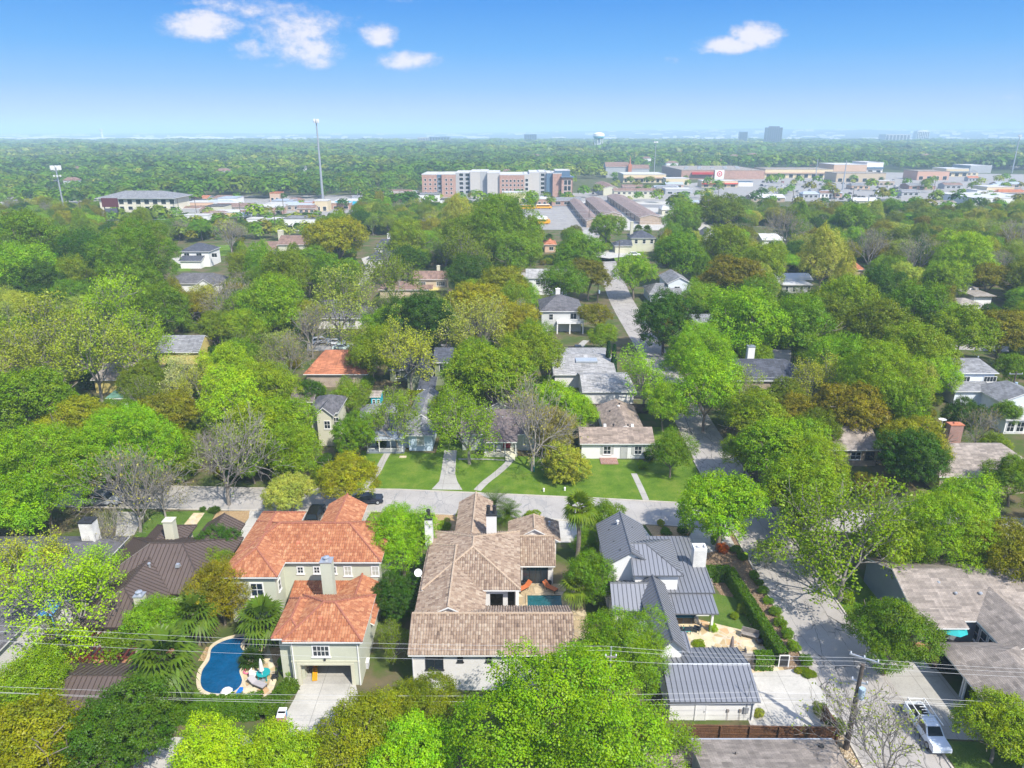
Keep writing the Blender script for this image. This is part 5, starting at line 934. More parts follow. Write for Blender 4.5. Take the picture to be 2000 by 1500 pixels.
def crown_dense(seed, nc=34, per=300, rc=.34, leaf=.052, flat=.78, k=1.15, irr=.18, zmin=-.42, up=.45):
    rng = np.random.default_rng(seed); D = dome_dirs(nc, rng, zmin); rad = (1 - rc * .75) * rng.uniform(1 - irr * 1.6, 1 + irr * .5, nc); C = D * rad[:, None]; C += rng.normal(scale=.05, size=C.shape)
    inner = rng.normal(scale=.3, size=(nc // 4, 3)); C = np.concatenate([C, inner]); rr = rc * rng.uniform(.7, 1.25, len(C)); P = []; N = []
    for c, r in zip(C, rr):
        m = int(per * 3.9 * (r / rc) ** 2); d = unit(rng.normal(size=(m, 3)) + np.array([0, 0, .35]) + .35 * c); q = c + d * r * (.62 + .42 * rng.random((m, 1)) ** .6) * np.array([1, 1, .8]); P.append(q); N.append(d * .75 + unit(c[None])[0] * .25 + np.array([0, 0, up]) + rng.normal(scale=.38, size=(m, 3)))
    P = np.concatenate(P); N = np.concatenate(N); P[:, 2] *= flat; P[:, 2] += k
    return leaves(P, N, leaf * .47, rng)
def crown_lobed(seed, lobes=9, micro=44, rc=.13, per=62, leaf=.021, flat=.8, k=1.15, lr=.45, spread=.62, up=.4, zlow=-.3, cone=0.):
    # foliage in lobes: each lobe carries many small leafy sprays on its outside
    rng = np.random.default_rng(seed); C = dome_dirs(lobes, rng, zlow) * (spread * rng.uniform(.75, 1.12, lobes))[:, None] + rng.normal(scale=.09, size=(lobes, 3)); C = np.concatenate([C, [[0, 0, .08]]]); LR = lr * rng.uniform(.7, 1.2, len(C)); LR[-1] *= 1.15
    Q = []
    for c, r in zip(C, LR):
        d = dome_dirs(int(micro * (r / lr) ** 2) + 4, rng, -.55); q = c + d * (r * rng.uniform(.78, 1.14, len(d)))[:, None] * np.array([1, 1, .85]); inside = (np.linalg.norm((q[:, None] - C[None]) / np.array([1, 1, .85]), axis=2) < LR[None] * .72).any(1); Q.append(np.concatenate([q, d], 1)[~inside])
    Q = np.concatenate(Q); P = []; N = []; K = []
    for j, q in enumerate(Q):
        r = rc * rng.uniform(.6, 1.35); m = max(6, int(per * 1.25 * (r / rc) ** 2)); st = rng.normal(scale=.35, size=3) + q[3:]; st /= np.linalg.norm(st); e = unit(rng.normal(size=(m, 3)) + np.array([0, 0, .3]) + .4 * q[3:]); pos = q[:3] + e * r * (.35 + .7 * rng.random((m, 1)) ** .7) * np.array([1, 1, .75]) + st * (rng.random((m, 1)) ** 2) * r * 1.1; P.append(pos); N.append(e * .6 + q[3:] * .3 + np.array([0, 0, up]) + rng.normal(scale=.36, size=(m, 3))); K.append(np.full(m, rng.random()))
    P = np.concatenate(P); N = np.concatenate(N)
    if cone: P[:, :2] *= np.clip(1.15 - cone * (P[:, 2:3] + .6), .35, 1.3)
    hr = np.percentile(np.hypot(P[:, 0], P[:, 1]), 96); P[:, :2] /= hr; P[:, 2] *= flat / max(np.percentile(P[:, 2], 99.5), .5); P[:, 2] += k
    V, F = leaves(P, N, leaf, rng); return V, F, np.concatenate(K)
def skeleton(seed, k=1.15, trunk=.32, levels=5, spread=1., r0=.045, kids=(4, 3, 3, 3, 2), lean=.1, droop=0., grow=.42, decay=.74):
    rng = np.random.default_rng(seed); segs = []; tips = []
    def go(p, d, L, r, lev):
        n = 2 if lev else 3; q = p
        for i in range(n):
            d2 = d + rng.normal(scale=.13 if lev else .05, size=3); d2[2] += .05 - droop * lev; d2 /= np.linalg.norm(d2); e = q + d2 * L / n; ra, rb = r * (1 - .3 * i / n), r * (1 - .3 * (i + 1) / n); segs.append((q, e, ra, rb, lev)); q = e; d = d2
            if lev >= 2 and i == 0 and lev < levels - 1 and rng.random() < .5:
                a = rng.normal(size=3); a /= np.linalg.norm(a); dd = d * .7 + a * .7; go(q, dd / np.linalg.norm(dd), L * .6, r * .5, lev + 1)
        if lev >= levels - 1: tips.append((q, d)); return
        nk = kids[min(lev, len(kids) - 1)]; ph = rng.uniform(0, 6.28)
        for j in range(nk):
            th = (.62 if lev == 0 else .5) * spread * rng.uniform(.7, 1.3); a = ph + 6.283 * j / nk + rng.normal(scale=.3); u = np.cross(d, [0.3, .2, 1.]); u /= np.linalg.norm(u) + 1e-9; w = np.cross(d, u); dd = d * math.cos(th) + (u * math.cos(a) + w * math.sin(a)) * math.sin(th); go(q, dd / np.linalg.norm(dd), L * (grow / trunk if lev == 0 else decay) * rng.uniform(.8, 1.2), r * (.62 if nk < 4 else .55), lev + 1)
    d0 = np.array([rng.normal(scale=lean), rng.normal(scale=lean), 1.]); go(np.zeros(3), d0 / np.linalg.norm(d0), trunk, r0, 0)
    T = np.array([t[0] for t in tips]); top = k + .8; 
    sx = 1. / max(np.percentile(np.hypot(T[:, 0], T[:, 1]), 92), 1e-6); sz = top / np.percentile(T[:, 2], 96); S = np.array([sx, sx, sz])
    segs = [(a * S, b * S, ra, rb, l) for a, b, ra, rb, l in segs]; return segs, T * S, np.array([t[1] for t in tips])
def tubes(segs, rmin=.0035, minlev=99):
    V, F = [], []; b = 0
    for a, e, ra, rb, lev in segs:
        if lev > minlev: continue
        n = 6 if lev == 0 else (4 if lev < 3 else 3); d = e - a; d = d / (np.linalg.norm(d) + 1e-9); u = np.cross(d, [0, 0, 1.] if abs(d[2]) < .9 else [1., 0, 0]); u /= np.linalg.norm(u); w = np.cross(d, u); ra, rb = max(ra, rmin), max(rb, rmin * .8)
        for (c, r) in ((a, ra), (e + d * rb * .5, rb)):
            for i in range(n): t = 6.283 * i / n; V.append(c + (u * math.cos(t) + w * math.sin(t)) * r)
        for i in range(n): j = (i + 1) % n; F.append((b + i, b + j, b + n + j, b + n + i))
        b += 2 * n
    return np.array(V), np.array(F)
PROTO = {}
def crown_mesh(name, c):
    me = mesh_np(name, c[0], c[1], [LEAF]); a = me.attributes.new('spray', 'FLOAT', 'FACE'); a.data.foreach_set('value', (c[2] if len(c) > 2 else np.full(len(c[1]), .5)).astype(np.float32)); return me
def add_proto(key, crown, wood, bark): PROTO[key] = (crown_mesh(key + '_crown', crown) if crown is not None else None, mesh_np(key + '_trunk', wood[0], wood[1], [bark]))
def limbs(seed, k, **kw): return tubes(skeleton(seed, k, levels=4, **kw)[0])
def make_protos():
    for i in range(3): add_proto(f'oak{i}', crown_lobed(10 + i, 11, 52, .115, 60, .0185, .72, 1.05, .40, .66), limbs(10 + i, .75, r0=.06), BARK)
    for i in range(4): add_proto(f'elm{i}', crown_lobed(30 + i, 9 + i, 46, .13, 62, .0195, (.95, 1.1, .9, 1.05)[i], 1.15, .38, .72, zlow=-.45), limbs(30 + i, .9, r0=.05), BARK)
    for i in range(2): add_proto(f'big{i}', crown_lobed(50 + i, 17, 62, .085, 50, .0125, .92, 1.15, .33, .76, zlow=-.45), limbs(50 + i, .9, r0=.045), BARK)
    for i in range(2): add_proto(f'dark{i}', crown_lobed(60 + i, 12, 50, .11, 95, .0185, 1.0, 1.12, .44, .58, zlow=-.6), limbs(60 + i, .8, r0=.05), BARK_DARK)
    for i in range(2): add_proto(f'cone{i}', crown_lobed(70 + i, 12, 46, .12, 60, .0195, 1.45, 1.5, .40, .66, zlow=-.6, cone=.45), limbs(70 + i, 1., r0=.05), BARK)
    for i in range(2): add_proto(f'bush{i}', crown_lobed(80 + i, 12, 40, .12, 52, .026, .8, .72, .42, .6, zlow=-.75), limbs(80 + i, .4, trunk=.12, r0=.05), BARK)
    for i in range(2): add_proto(f'fine{i}', crown_lobed(140 + i, 13, 60, .10, 60, .0155, .85, 1.0, .38, .68), limbs(140 + i, .8, r0=.05), BARK)
    for i in range(4):
        rng = np.random.default_rng(90 + i); sg, T, D = skeleton(90 + i, 1.15, levels=6, r0=.045, kids=(5, 3, 3, 3, 2, 2), spread=1.05)
        T = T[rng.random(len(T)) < .8]; n = 22; P = np.repeat(T, n, 0) + rng.normal(scale=.06, size=(len(T) * n, 3)) - np.array([0, 0, .02]); add_proto(f'airy{i}', leaves(P, rng.normal(size=P.shape) * .55 + np.array([0, 0, .7]), .022, rng), tubes(sg, .0032), BARK_GREY)
    for i in range(3):
        rng = np.random.default_rng(120 + i); sg, T, D = skeleton(120 + i, 1.1, levels=7, r0=.04, kids=(5, 3, 3, 2, 2, 2), spread=.95, decay=.78)
        T = T[rng.random(len(T)) < .35]; P = np.repeat(T, 3, 0) + rng.normal(scale=.03, size=(len(T) * 3, 3)); add_proto(f'bare{i}', leaves(P, rng.normal(size=P.shape), .02, rng), tubes(sg, .0036), BARK_GREY)
    rng = np.random.default_rng(7); n = 5200; z = rng.random(n) ** .9; a = rng.uniform(0, 6.283, n); r = (1 - z * .75) * (.72 + .28 * rng.random(n)); r *= np.minimum(1, .6 + z * 6); P = np.stack([r * np.cos(a), r * np.sin(a), z * 9 + .1], 1); N = np.stack([np.cos(a), np.sin(a), np.full(n, .6)], 1) + rng.normal(scale=.3, size=(n, 3)); add_proto('cypress', leaves(P, N, .16, rng), tubes([(np.zeros(3), np.array([0, 0, 8.]), .15, .03, 0)]), BARK)
def fan_palm(seed, trunk, nf=34, R_=1.25, pet=.9):
    rng = np.random.default_rng(seed); V, F = [], []
    def quad(a, b, c, d): k = len(V); V.extend([a, b, c, d]); F.append((k, k + 1, k + 2, k + 3))
    for i in range(nf):
        el = math.radians(82 - 125 * (i + .5) / nf + rng.normal(scale=6)); az = i * 2.399 + rng.normal(scale=.2); h = np.array([math.cos(az), math.sin(az), 0]); up = np.array([0, 0, 1.]); d = h * math.cos(el) + up * math.sin(el); sd = np.cross(up, h); nrm = np.cross(d, sd); base = np.array([0, 0, trunk]); hub = base + d * pet * (1 + .2 * rng.random()) - up * .1 * (1 - math.sin(el))
        quad(base - sd * .025, base + sd * .025, hub + sd * .02, hub - sd * .02); nb = 13; L0 = R_ * rng.uniform(.8, 1.1)
        for j in range(nb):
            t = (j - (nb - 1) / 2) / ((nb - 1) / 2) * 1.95; L = L0 * (1 - .25 * abs(t) / 2); e = d * math.cos(t) + sd * math.sin(t); w = (sd * math.cos(t) - d * math.sin(t)) * .095; m = hub + e * L * .55 + nrm * .05; tip = hub + e * L - up * L * .32 * (1.1 - .5 * math.sin(el)); quad(hub, m - w, tip, m + w)
    return np.array(V), np.array(F)
def date_palm(seed, trunk, nf=44, L=2.9):
    rng = np.random.default_rng(seed); V, F = [], []
    def quad(a, b, c, d): k = len(V); V.extend([a, b, c, d]); F.append((k, k + 1, k + 2, k + 3))
    for i in range(nf):
        el = math.radians(84 - 95 * (i + .5) / nf + rng.normal(scale=5)); az = i * 2.399; h = np.array([math.cos(az), math.sin(az), 0]); up = np.array([0, 0, 1.]); sd = np.cross(up, h); p = np.array([0, 0, trunk]); l = L * rng.uniform(.85, 1.1); n = 12; e0 = el
        for j in range(n):
            d = h * math.cos(e0) + up * math.sin(e0); q = p + d * l / n; quad(p - sd * .02, p + sd * .02, q + sd * .015, q - sd * .015); e0 -= .075 + .05 * j / n; nm = np.cross(d, sd); ll = .52 * math.sin(math.pi * (j + 1.2) / (n + 1.6)) + .08
            for s_ in (-1, 1):
                for o_ in (0, .5):
                    b = p + (q - p) * o_; tip = b + (sd * s_ * .8 + d * .6 + nm * .1) * ll - up * .08; w = d * .022; quad(b - w, b + w, tip + w * .4, tip - w * .4)
            p = q
    return np.array(V), np.array(F)
def palm(name, label, loc, trunk, kind='fan', col=(.10, .19, .035), seed=1, r=.2, scale=1., skirt=False, group=None, **kw):
    t = thing(name, label, 'palm tree', loc, random.Random(seed).uniform(0, 6), group); V, F = (fan_palm if kind == 'fan' else date_palm)(seed, trunk, **kw); o = bpy.data.objects.new('crown', mesh_np('palm_crown', V, F, [LEAF])); COL.objects.link(o); o.parent = t; o.color = (*col, 1)
    b = MB(); n = 7; b.tube([(0.05 * math.sin(i * 1.3), .05 * math.cos(i), trunk * i / n) for i in range(n + 1)], [r * (1.15 - .3 * i / n) for i in range(n + 1)], 8); b.build('trunk', BARK, t)
    if skirt:
        rng = np.random.default_rng(seed); n = 260; a = rng.uniform(0, 6.283, n); z = trunk - .2 - 1.1 * rng.random(n); P = np.stack([np.cos(a) * (.35 - .1 * (trunk - z)), np.sin(a) * (.35 - .1 * (trunk - z)), z], 1); V, F = leaves(P, np.stack([np.cos(a), np.sin(a), np.zeros(n)], 1), .28, rng, .25); o = bpy.data.objects.new('dead_fronds', mesh_np('skirt', V, F, [LEAF])); COL.objects.link(o); o.parent = t; o.color = (.20, .13, .06, 1)
    t.scale = (scale,) * 3; return t
def hedge(label, pts, wd, h, col, seed=3, dens=900, leaf=.085, cat='hedge', name='hedge', lump=.12):
    rng = np.random.default_rng(seed); P = []; N = []
    for a, b in zip(pts, pts[1:]):
        a, b = np.array([*a[:2], 0.]), np.array([*b[:2], 0.]); L = np.linalg.norm(b - a); d = (b - a) / L; s = np.array([-d[1], d[0], 0.]); n = int(dens * L * (wd + 2 * h) / 3); u = rng.uniform(-.1, L + .1, n); per = wd + 2 * h; q = rng.uniform(0, per, n)
        side = np.where(q < h, -1, np.where(q < h + wd, 0, 1)); off = np.where(side == 0, q - h - wd / 2, side * wd / 2); z = np.where(side == -1, q, np.where(side == 0, h, q - h - wd)); lum = 1 + lump * np.sin(u * 2.3 + seed) * np.sin(u * 5.1 + z * 3); off = off * lum + rng.normal(scale=.05, size=n); z = z * (1 + (lum - 1) * .5) + rng.normal(scale=.05, size=n)
        P.append(a + d * u[:, None] + s * off[:, None] + np.array([0, 0, 1.]) * z[:, None]); N.append(s * np.where(side == 0, 0, side)[:, None] + np.array([0, 0, 1.]) * np.where(side == 0, 1, .35)[:, None] + rng.normal(scale=.4, size=(n, 3)))
    P = np.concatenate(P); N = np.concatenate(N); c = np.array([*pts[0][:2], 0.]); V, F = leaves(P - c, N, leaf, rng); o = bpy.data.objects.new(name, mesh_np(name, V, F, [LEAF])); COL.objects.link(o); o.location = c; o.color = (*col, 1); tag(o, label, cat); return o
make_protos()
# ---------------------------------------------------------------- vehicles
CARP = plain('car_paint', (1, 1, 1), .22, .02, .5, .0, .6, False, True); TAIL = tinted('tail_lamp_red', (.30, .01, .01)); LAMPG = tinted('lamp_glass', (.62, .64, .66), .15)
def car(name, label, x, y, rot, col, kind='sedan', group=None, detail=True, sc=1.0, z=.03, land=None):
    t = thing(name, label, {'pickup': 'pickup truck', 'suv': 'car', 'sedan': 'car'}[kind], (x, y, z), rot, group, land); t.scale = (sc,) * 3
    if kind == 'sedan': prof = [(-2.25, .32), (-2.3, .62), (-2.2, .86), (-1.35, .93), (.95, .95), (2.0, .80), (2.25, .60), (2.25, .32)]; cab = (-1.75, 1.25, -1.0, .35, .92, 1.42, .80, .58)
    elif kind == 'suv': prof = [(-2.3, .4), (-2.35, .75), (-2.3, 1.02), (-1.4, 1.06), (1.0, 1.06), (2.1, .98), (2.3, .7), (2.3, .4)]; cab = (-2.25, 1.2, -2.0, .45, 1.05, 1.72, .86, .68)
    else: prof = [(-2.85, .48), (-2.9, .8), (-2.85, 1.08), (-.75, 1.1), (1.2, 1.12), (2.6, 1.06), (2.8, .8), (2.8, .48)]; cab = (-.85, 1.45, -.65, .75, 1.1, 1.82, .86, .70)
    w_ = .92 if kind != 'sedan' else .87; b = MB(); n = len(prof)
    for i in range(n): (xa, za), (xb, zb) = prof[i], prof[(i + 1) % n]; wa, wb = w_ - .06 * (za > .9), w_ - .06 * (zb > .9); b.face([(xa, -wa, za), (xa, wa, za), (xb, wb, zb), (xb, -wb, zb)])
    for s_ in (-1, 1): b.face([(xx, s_ * (w_ - .06 * (zz > .9)), zz) for xx, zz in prof])
    x0, x1, x2, x3, z0, z1, wb, wt = cab
    Q = [(x0, -wb, z0), (x1, -wb, z0), (x1, wb, z0), (x0, wb, z0), (x2, -wt, z1), (x3, -wt, z1), (x3, wt, z1), (x2, wt, z1)]
    for f in ((0, 1, 5, 4), (1, 2, 6, 5), (2, 3, 7, 6), (3, 0, 4, 7), (4, 5, 6, 7)): b.face([Q[k] for k in f])
    if kind == 'pickup':
        for s_ in (-1, 1): b.box(-2.85, -.8, s_ * .86 - .05, s_ * .86 + .05, 1.08, 1.32)
        b.box(-2.9, -2.8, -.86, .86, 1.08, 1.32)
    b.build('body', CARP, t, color=col)
    def win(name, f):
        P = [Vector(Q[k]) for k in f]; c = sum(P, Vector()) / 4; nr = (P[1] - P[0]).cross(P[2] - P[0]).normalized(); 
        if nr.dot(c - Vector((0, 0, 1.2))) < 0: nr = -nr
        g = MB(); g.face([c + (p - c) * .86 + nr * .012 for p in P]); g.build(name, GLASS, t)
    win('window', (0, 1, 5, 4)); win('windscreen', (1, 2, 6, 5)); win('window', (2, 3, 7, 6)); win('rear_window', (3, 0, 4, 7))
    if kind == 'pickup': g = MB(); g.face([(-2.75, -.78, 1.115), (-.9, -.78, 1.115), (-.9, .78, 1.115), (-2.75, .78, 1.115)]); g.build('truck_bed', BLACK, t)
    L = prof[-1][0]; wr = .33 if kind == 'sedan' else .38
    for sx in (L * .64, -L * .62):
        for sy in (-1, 1):
            g = MB(); g.tube([(sx, sy * (w_ - .2), wr), (sx, sy * (w_ + .02), wr)], wr, 14); wo = g.build('wheel', BLACK, t)
            if detail: g = MB(); g.tube([(sx, sy * (w_ + .0), wr), (sx, sy * (w_ + .03), wr)], wr * .6, 12); g.build('rim', STEEL, wo)
    for sy in (-1, 1):
        g = MB(); g.box(L - .06, L + .012, sy * .68 - .16, sy * .68 + .16, .66, .80); g.build('headlight', LAMPG, t); g = MB(); g.box(-L - .055, -L + .05, sy * .7 - .13, sy * .7 + .13, .66, .86); g.build('tail_light', TAIL, t)
    return t
p = G(200, 985); car('pickup_truck', 'silver crew-cab pickup parked on the street at far left under bare branches', p.x, p.y, R(0), (.36, .38, .41), 'pickup', land='the silver pickup')
p = G(1826, 1450); tk = car('pickup_truck', 'white work truck with a ladder rack parked on the side street at lower right', p.x - .3, p.y + .9, R(-91), (.66, .70, .74), 'pickup', sc=.88, land='the white truck'); g = MB()
for xx in (-2.6, -.4): g.box(xx, xx + .07, -.85, .85, 1.95, 2.02); [g.box(xx, xx + .07, s_ * .85 - .04, s_ * .85 + .04, 1.3, 1.95) for s_ in (-1, 1)]
for s_ in (-.8, .8): g.box(-2.7, 1.0, s_ - .035, s_ + .035, 2.02, 2.09)
for i in range(9): g.box(-2.6 + i * .38, -2.55 + i * .38, -.25, .25, 2.03, 2.07)
g.build('ladder_rack', WHITE, tk)
p = G(617, 1012); car('parked_car', 'black car parked between the wings of the red tiled house', p.x, p.y, R(92), (.012, .012, .014), 'suv')
p = G(718, 982); car('parked_car', 'dark blue car by the street behind the red tiled house', p.x, p.y, R(10), (.02, .025, .04), 'sedan')
for px, py, r_, c, k, lb in ((657, 673, 4, (.66, .68, .70), 'sedan', 'silver-white car, nearer of two parked before the grey ranch house'), (628, 671, 20, (.70, .71, .73), 'suv', 'white car under bare twigs left of the silver one'), (668, 683, 3, (.55, .66, .62), 'sedan', 'pale green-white car closest to the terracotta roof'), (1128, 689, 3, (.03, .035, .05), 'pickup', 'dark blue pickup behind the pale grey-roofed house'), (1240, 500, 0, (.78, .78, .78), 'suv', 'white car on the drive of the cream house with the hip roof'),
        (1190, 776, 0, (.75, .75, .76), 'sedan', 'white car left in the row behind the dark wooden fence'), (1216, 776, 0, (.62, .64, .66), 'suv', 'silver car in the middle of the row behind the dark wooden fence'), (1240, 777, 0, (.05, .055, .06), 'sedan', 'dark car right in the row behind the dark wooden fence'), (345, 908, 4, (.16, .17, .20), 'suv', 'dark grey car in deep shade beside the street'), (1572, 508, 5, (.75, .76, .78), 'suv', 'white car beneath pale green trees far right'), (895, 693, 3, (.02, .02, .025), 'suv', 'black car at the far end of the back street')):
    p = G(px, py); car('parked_car', lb, p.x, p.y, R(r_), c, k)
def small_car(col, name='parked_car'):
    b = MB(); b.box(-2.2, 2.2, -.88, .88, .3, .95, 0, .96); b.box(-1.7, 1.1, -.8, .8, .95, 1.5, 1, .72); b.box(-1.1, .5, -.56, .56, 1.503, 1.54, 0)
    for sx in (-1.4, 1.4):
        for sy in (-.8, .8): b.tube([(sx, sy - .1, .33), (sx, sy + .1, .33)], .33, 8, 1)
    return b.build(name, [CARP, DARK], None, color=col)
rng = random.Random(3); CC = [('white', (.75, .75, .75)), ('silver', (.45, .46, .48)), ('black', (.02, .02, .025)), ('grey', (.14, .15, .16)), ('red', (.30, .02, .02)), ('blue', (.04, .08, .22))]; proto = None
def lot(n, px0, px1, py0, py1, where):
    global proto; used = []
    for i in range(n * 12):
        if len(used) >= n: break
        p = G(rng.uniform(px0, px1), rng.uniform(py0, py1)); p.y = round(p.y / 14) * 14 + rng.choice((0, 5)); p.x = round(p.x / 2.9) * 2.9
        if any(abs(p.x - q[0]) < 2.7 and abs(p.y - q[1]) < 5 for q in used): continue
        used.append((p.x, p.y)); nm, c = rng.choice(CC[:4] if rng.random() < .8 else CC)
        if proto is None: proto = o = small_car(c)
        else: o = proto.copy(); COL.objects.link(o)
        o.location = (p.x, p.y, .08); o.rotation_euler = (0, 0, R(90) + rng.uniform(-.05, .05)); o.color = (*c, 1); tag(o, f'{nm} car among the rows parked {where}', 'car', f'{nm} cars parked {where}')
lot(72, 1485, 1760, 353, 392, 'at the shopping centre'); lot(16, 560, 720, 402, 432, 'along the business strip'); lot(14, 360, 640, 412, 440, 'by the strip shops'); lot(10, 770, 830, 385, 400, 'left of the brick apartments'); lot(12, 1130, 1200, 362, 380, 'beside the motel')
# school buses
def bus(x, y, rot, label):
    t = thing('school_bus', label, 'bus', (x, y, .06), rot, 'school buses in the open lot'); b = MB(); b.box(-5.4, 4.2, -1.22, 1.22, .55, 2.9); b.box(4.2, 5.5, -1.05, 1.05, .55, 1.7); b.build('body', tinted('school_yellow', (.72, .34, .01), .4, .05), t); b = MB(); b.box(-5.35, 4.15, -1.15, 1.15, 2.903, 3.12, 0, .95); b.build('roof', WHITE, t)
    for s_ in (-1, 1): b = MB(); b.box(-5., 3.9, s_ * 1.235 - .01, s_ * 1.235 + .01, 1.75, 2.5); b.build('window', GLASS, t)
    for sx in (-3.4, 4.): b = MB(); b.tube([(sx, -1.1, .5), (sx, 1.1, .5)], .5, 10); b.build('wheel', BLACK, t)
for i, lb in enumerate(('nearest to the hedge of trees, showing its orange side', 'second from the near end of the row', 'in the middle of the row', 'second from the far end of the row', 'farthest back in the row')): p = G(1054, 438); bus(p.x + (i % 2) * .8, p.y + i * 3.4, R(1), 'white-roofed yellow school bus ' + lb)
for px, py, lb in ((1030, 409, 'single yellow school bus apart on the left of the lot'), (1062, 408, 'yellow school bus standing beside the pale grey shed')): p = G(px, py); bus(p.x, p.y, R(3), lb)
# ---------------------------------------------------------------- utility poles and lines
def upole(label, x, y, h_, r=.17, arms=((.6, 2.4),), tr=False, lamp=False, mat=None, rot=0, land=None):
    t = thing('utility_pole', label, 'utility pole', (x, y, 0), rot, land=land); b = MB(); b.tube([(0, 0, 0), (0, 0, h_)], [r, r * .65], 9); b.build('post', mat or BARK_DARK, t)
    for dz_, L in arms:
        b = MB(); b.box(-L / 2, L / 2, -.06, .06, h_ - dz_ - .12, h_ - dz_); co = b.build('crossarm', STEEL if tr else WOODGREY, t)
        for s_ in (-.46, 0, .46): b = MB(); b.lathe([(.05, 0), (.075, .1), (.04, .22), (0, .24)], s_ * L, 0, h_ - dz_, 7); b.build('insulator', LAMPG, co)
    if tr: b = MB(); b.tube([(.32, -.25, h_ - 3.1), (.32, -.25, h_ - 2.1)], .27, 12); b.build('transformer', tinted('transformer_blue', (.36, .46, .55), .4), t)
    if lamp: b = MB(); b.tube([(0, 0, h_ - 1), (.8, -.3, h_ - .4), (1.5, -.5, h_ - .45)], .05, 6); b.box(1.3, 1.9, -.62, -.38, h_ - .5, h_ - .36); b.build('street_light', STEEL, t)
    return t
pb = G(1652, 1462); PY, PXx = pb.y, pb.x; upole('dark timber power pole with steel crossarms and a pale transformer beside the white truck', PXx, PY, zat(1298, PY), .25, ((-.7, 2.2), (1.7, 1.2)), True, rot=R(-30), land='the dark power pole')
t2 = G(1188, 1262, 10.); t = upole('pale pole top with insulators rising out of the big tree', t2.x, 46.6, zat(1264, 46.6), .09, ((.9, .9),), mat=STEEL)
b = G(1167, 594); upole('timber pole with a white transformer beside the far side street', b.x, b.y, zat(553, b.y), .2, ((.5, .8),), True)
b = G(1795, 775); upole('pole with crossarms and transformer in front of the two-storey white house', 98, 131, zat(726, 131), .2, ((.4, 2.6),), True)
for i, (px, pt, pbm, lb) in enumerate(((385, 383, 425, 'right of the cream office block'), (166, 391, 452, 'in front of the left cell monopole'), (352, 388, 428, 'at the right corner of the cream office block'), (540, 414, 462, 'at the near edge of the strip, left'), (628, 415, 450, 'below the tall monopole'), (48, 420, 455, 'leaning out of the trees at far left'), (472, 398, 436, 'amid the low shops'), (555, 380, 420, 'among the orange shops'), (687, 366, 402, 'beside the turquoise-fronted shop'), (742, 366, 398, 'between the turquoise shop and the apartments'), (1117, 352, 398, 'before the right wing of the apartments'), (1150, 405, 440, 'at the corner of the narrow storage shed'), (1400, 362, 412, 'above the white roofs right of the sheds'), (1545, 372, 415, 'near the dark tree in the car park'), (1663, 365, 402, 'beside the tallest steel pole'), (1350, 402, 428, 'over the pale metal roof'), (1820, 345, 392, 'on the right of the car park'), (1208, 470, 515, 'on the lawn by the cream hip-roofed house'), (458, 470, 520, 'in the trees left of the large tan roof'), (1940, 436, 470, 'among trees near the right edge'))):
    b = G(px, pbm); upole('thin timber pole ' + lb, b.x, b.y, max(9, zat(pt, b.y)), .22, ((.5, 2.6),), lamp=False)
def wire(label, pts, r=.009):
    c = MB(); P = []
    for a, b in zip(pts, pts[1:]):
        a, b = Vector(a), Vector(b); n = 16; sag = (b - a).length * .012
        for i in range(n + (b == Vector(pts[-1]))): t = i / n; q = a.lerp(b, t); q.z -= sag * 4 * t * (1 - t); P.append(q)
    c.tube(P, r, 4, cap=False); o = c.build('power_line', tinted('cable', (.45, .45, .45), .5)); tag(o, label, 'cable', 'power lines across the lower lots')
def wpx(px, py, y): d = G(px, py, 0); k = (y) / d.y; return Vector((d.x * k, y, zat(py, y)))
WY = 46.5
for lb, ys in (('topmost of three power lines sagging across the pool garden', (1222, 1262, 1284)), ('middle one of three power lines across the pool garden', (1234, 1270, 1291)), ('lowest of the upper three power lines, crossing the garage front', (1252, 1290, 1300))): wire(lb, [wpx(-160, ys[0] - 12, WY), wpx(1188, ys[1], WY), wpx(1662, ys[2], PY), wpx(2200, ys[2] + 28, WY)])
for lb, ys in (('upper one of two thick lines just over the lower hedge', (1334, 1351, 1368)), ('lower one of two thick lines just over the lower hedge', (1345, 1362, 1380)), ('thin line crossing the pale drive below the garage roof', (1345, 1373, 1376))): wire(lb, [wpx(-160, ys[0], WY), wpx(1480, ys[1], WY), wpx(1660, ys[2] - 14, PY), wpx(2200, ys[2] + 8, WY)], .012)
for lb, y0, a, b in (('distant power line across the woods at right', 130, 838, 860), ('second distant power line, just under it', 130, 846, 868)): wire(lb, [wpx(1180, a - 110, y0), wpx(1795, b - 128, 131), wpx(2100, b - 95, y0)], .025)
for lb, y0, a in (('upper thin line along the business strip', 430, 404), ('lower thin line along the business strip', 430, 411), ('thin line before the brick apartments', 400, 420)): wire(lb, [wpx(-100, a + 4, y0), wpx(540, a, y0), wpx(1150, a + 6, y0), wpx(1900, a + 24, y0)], .05)
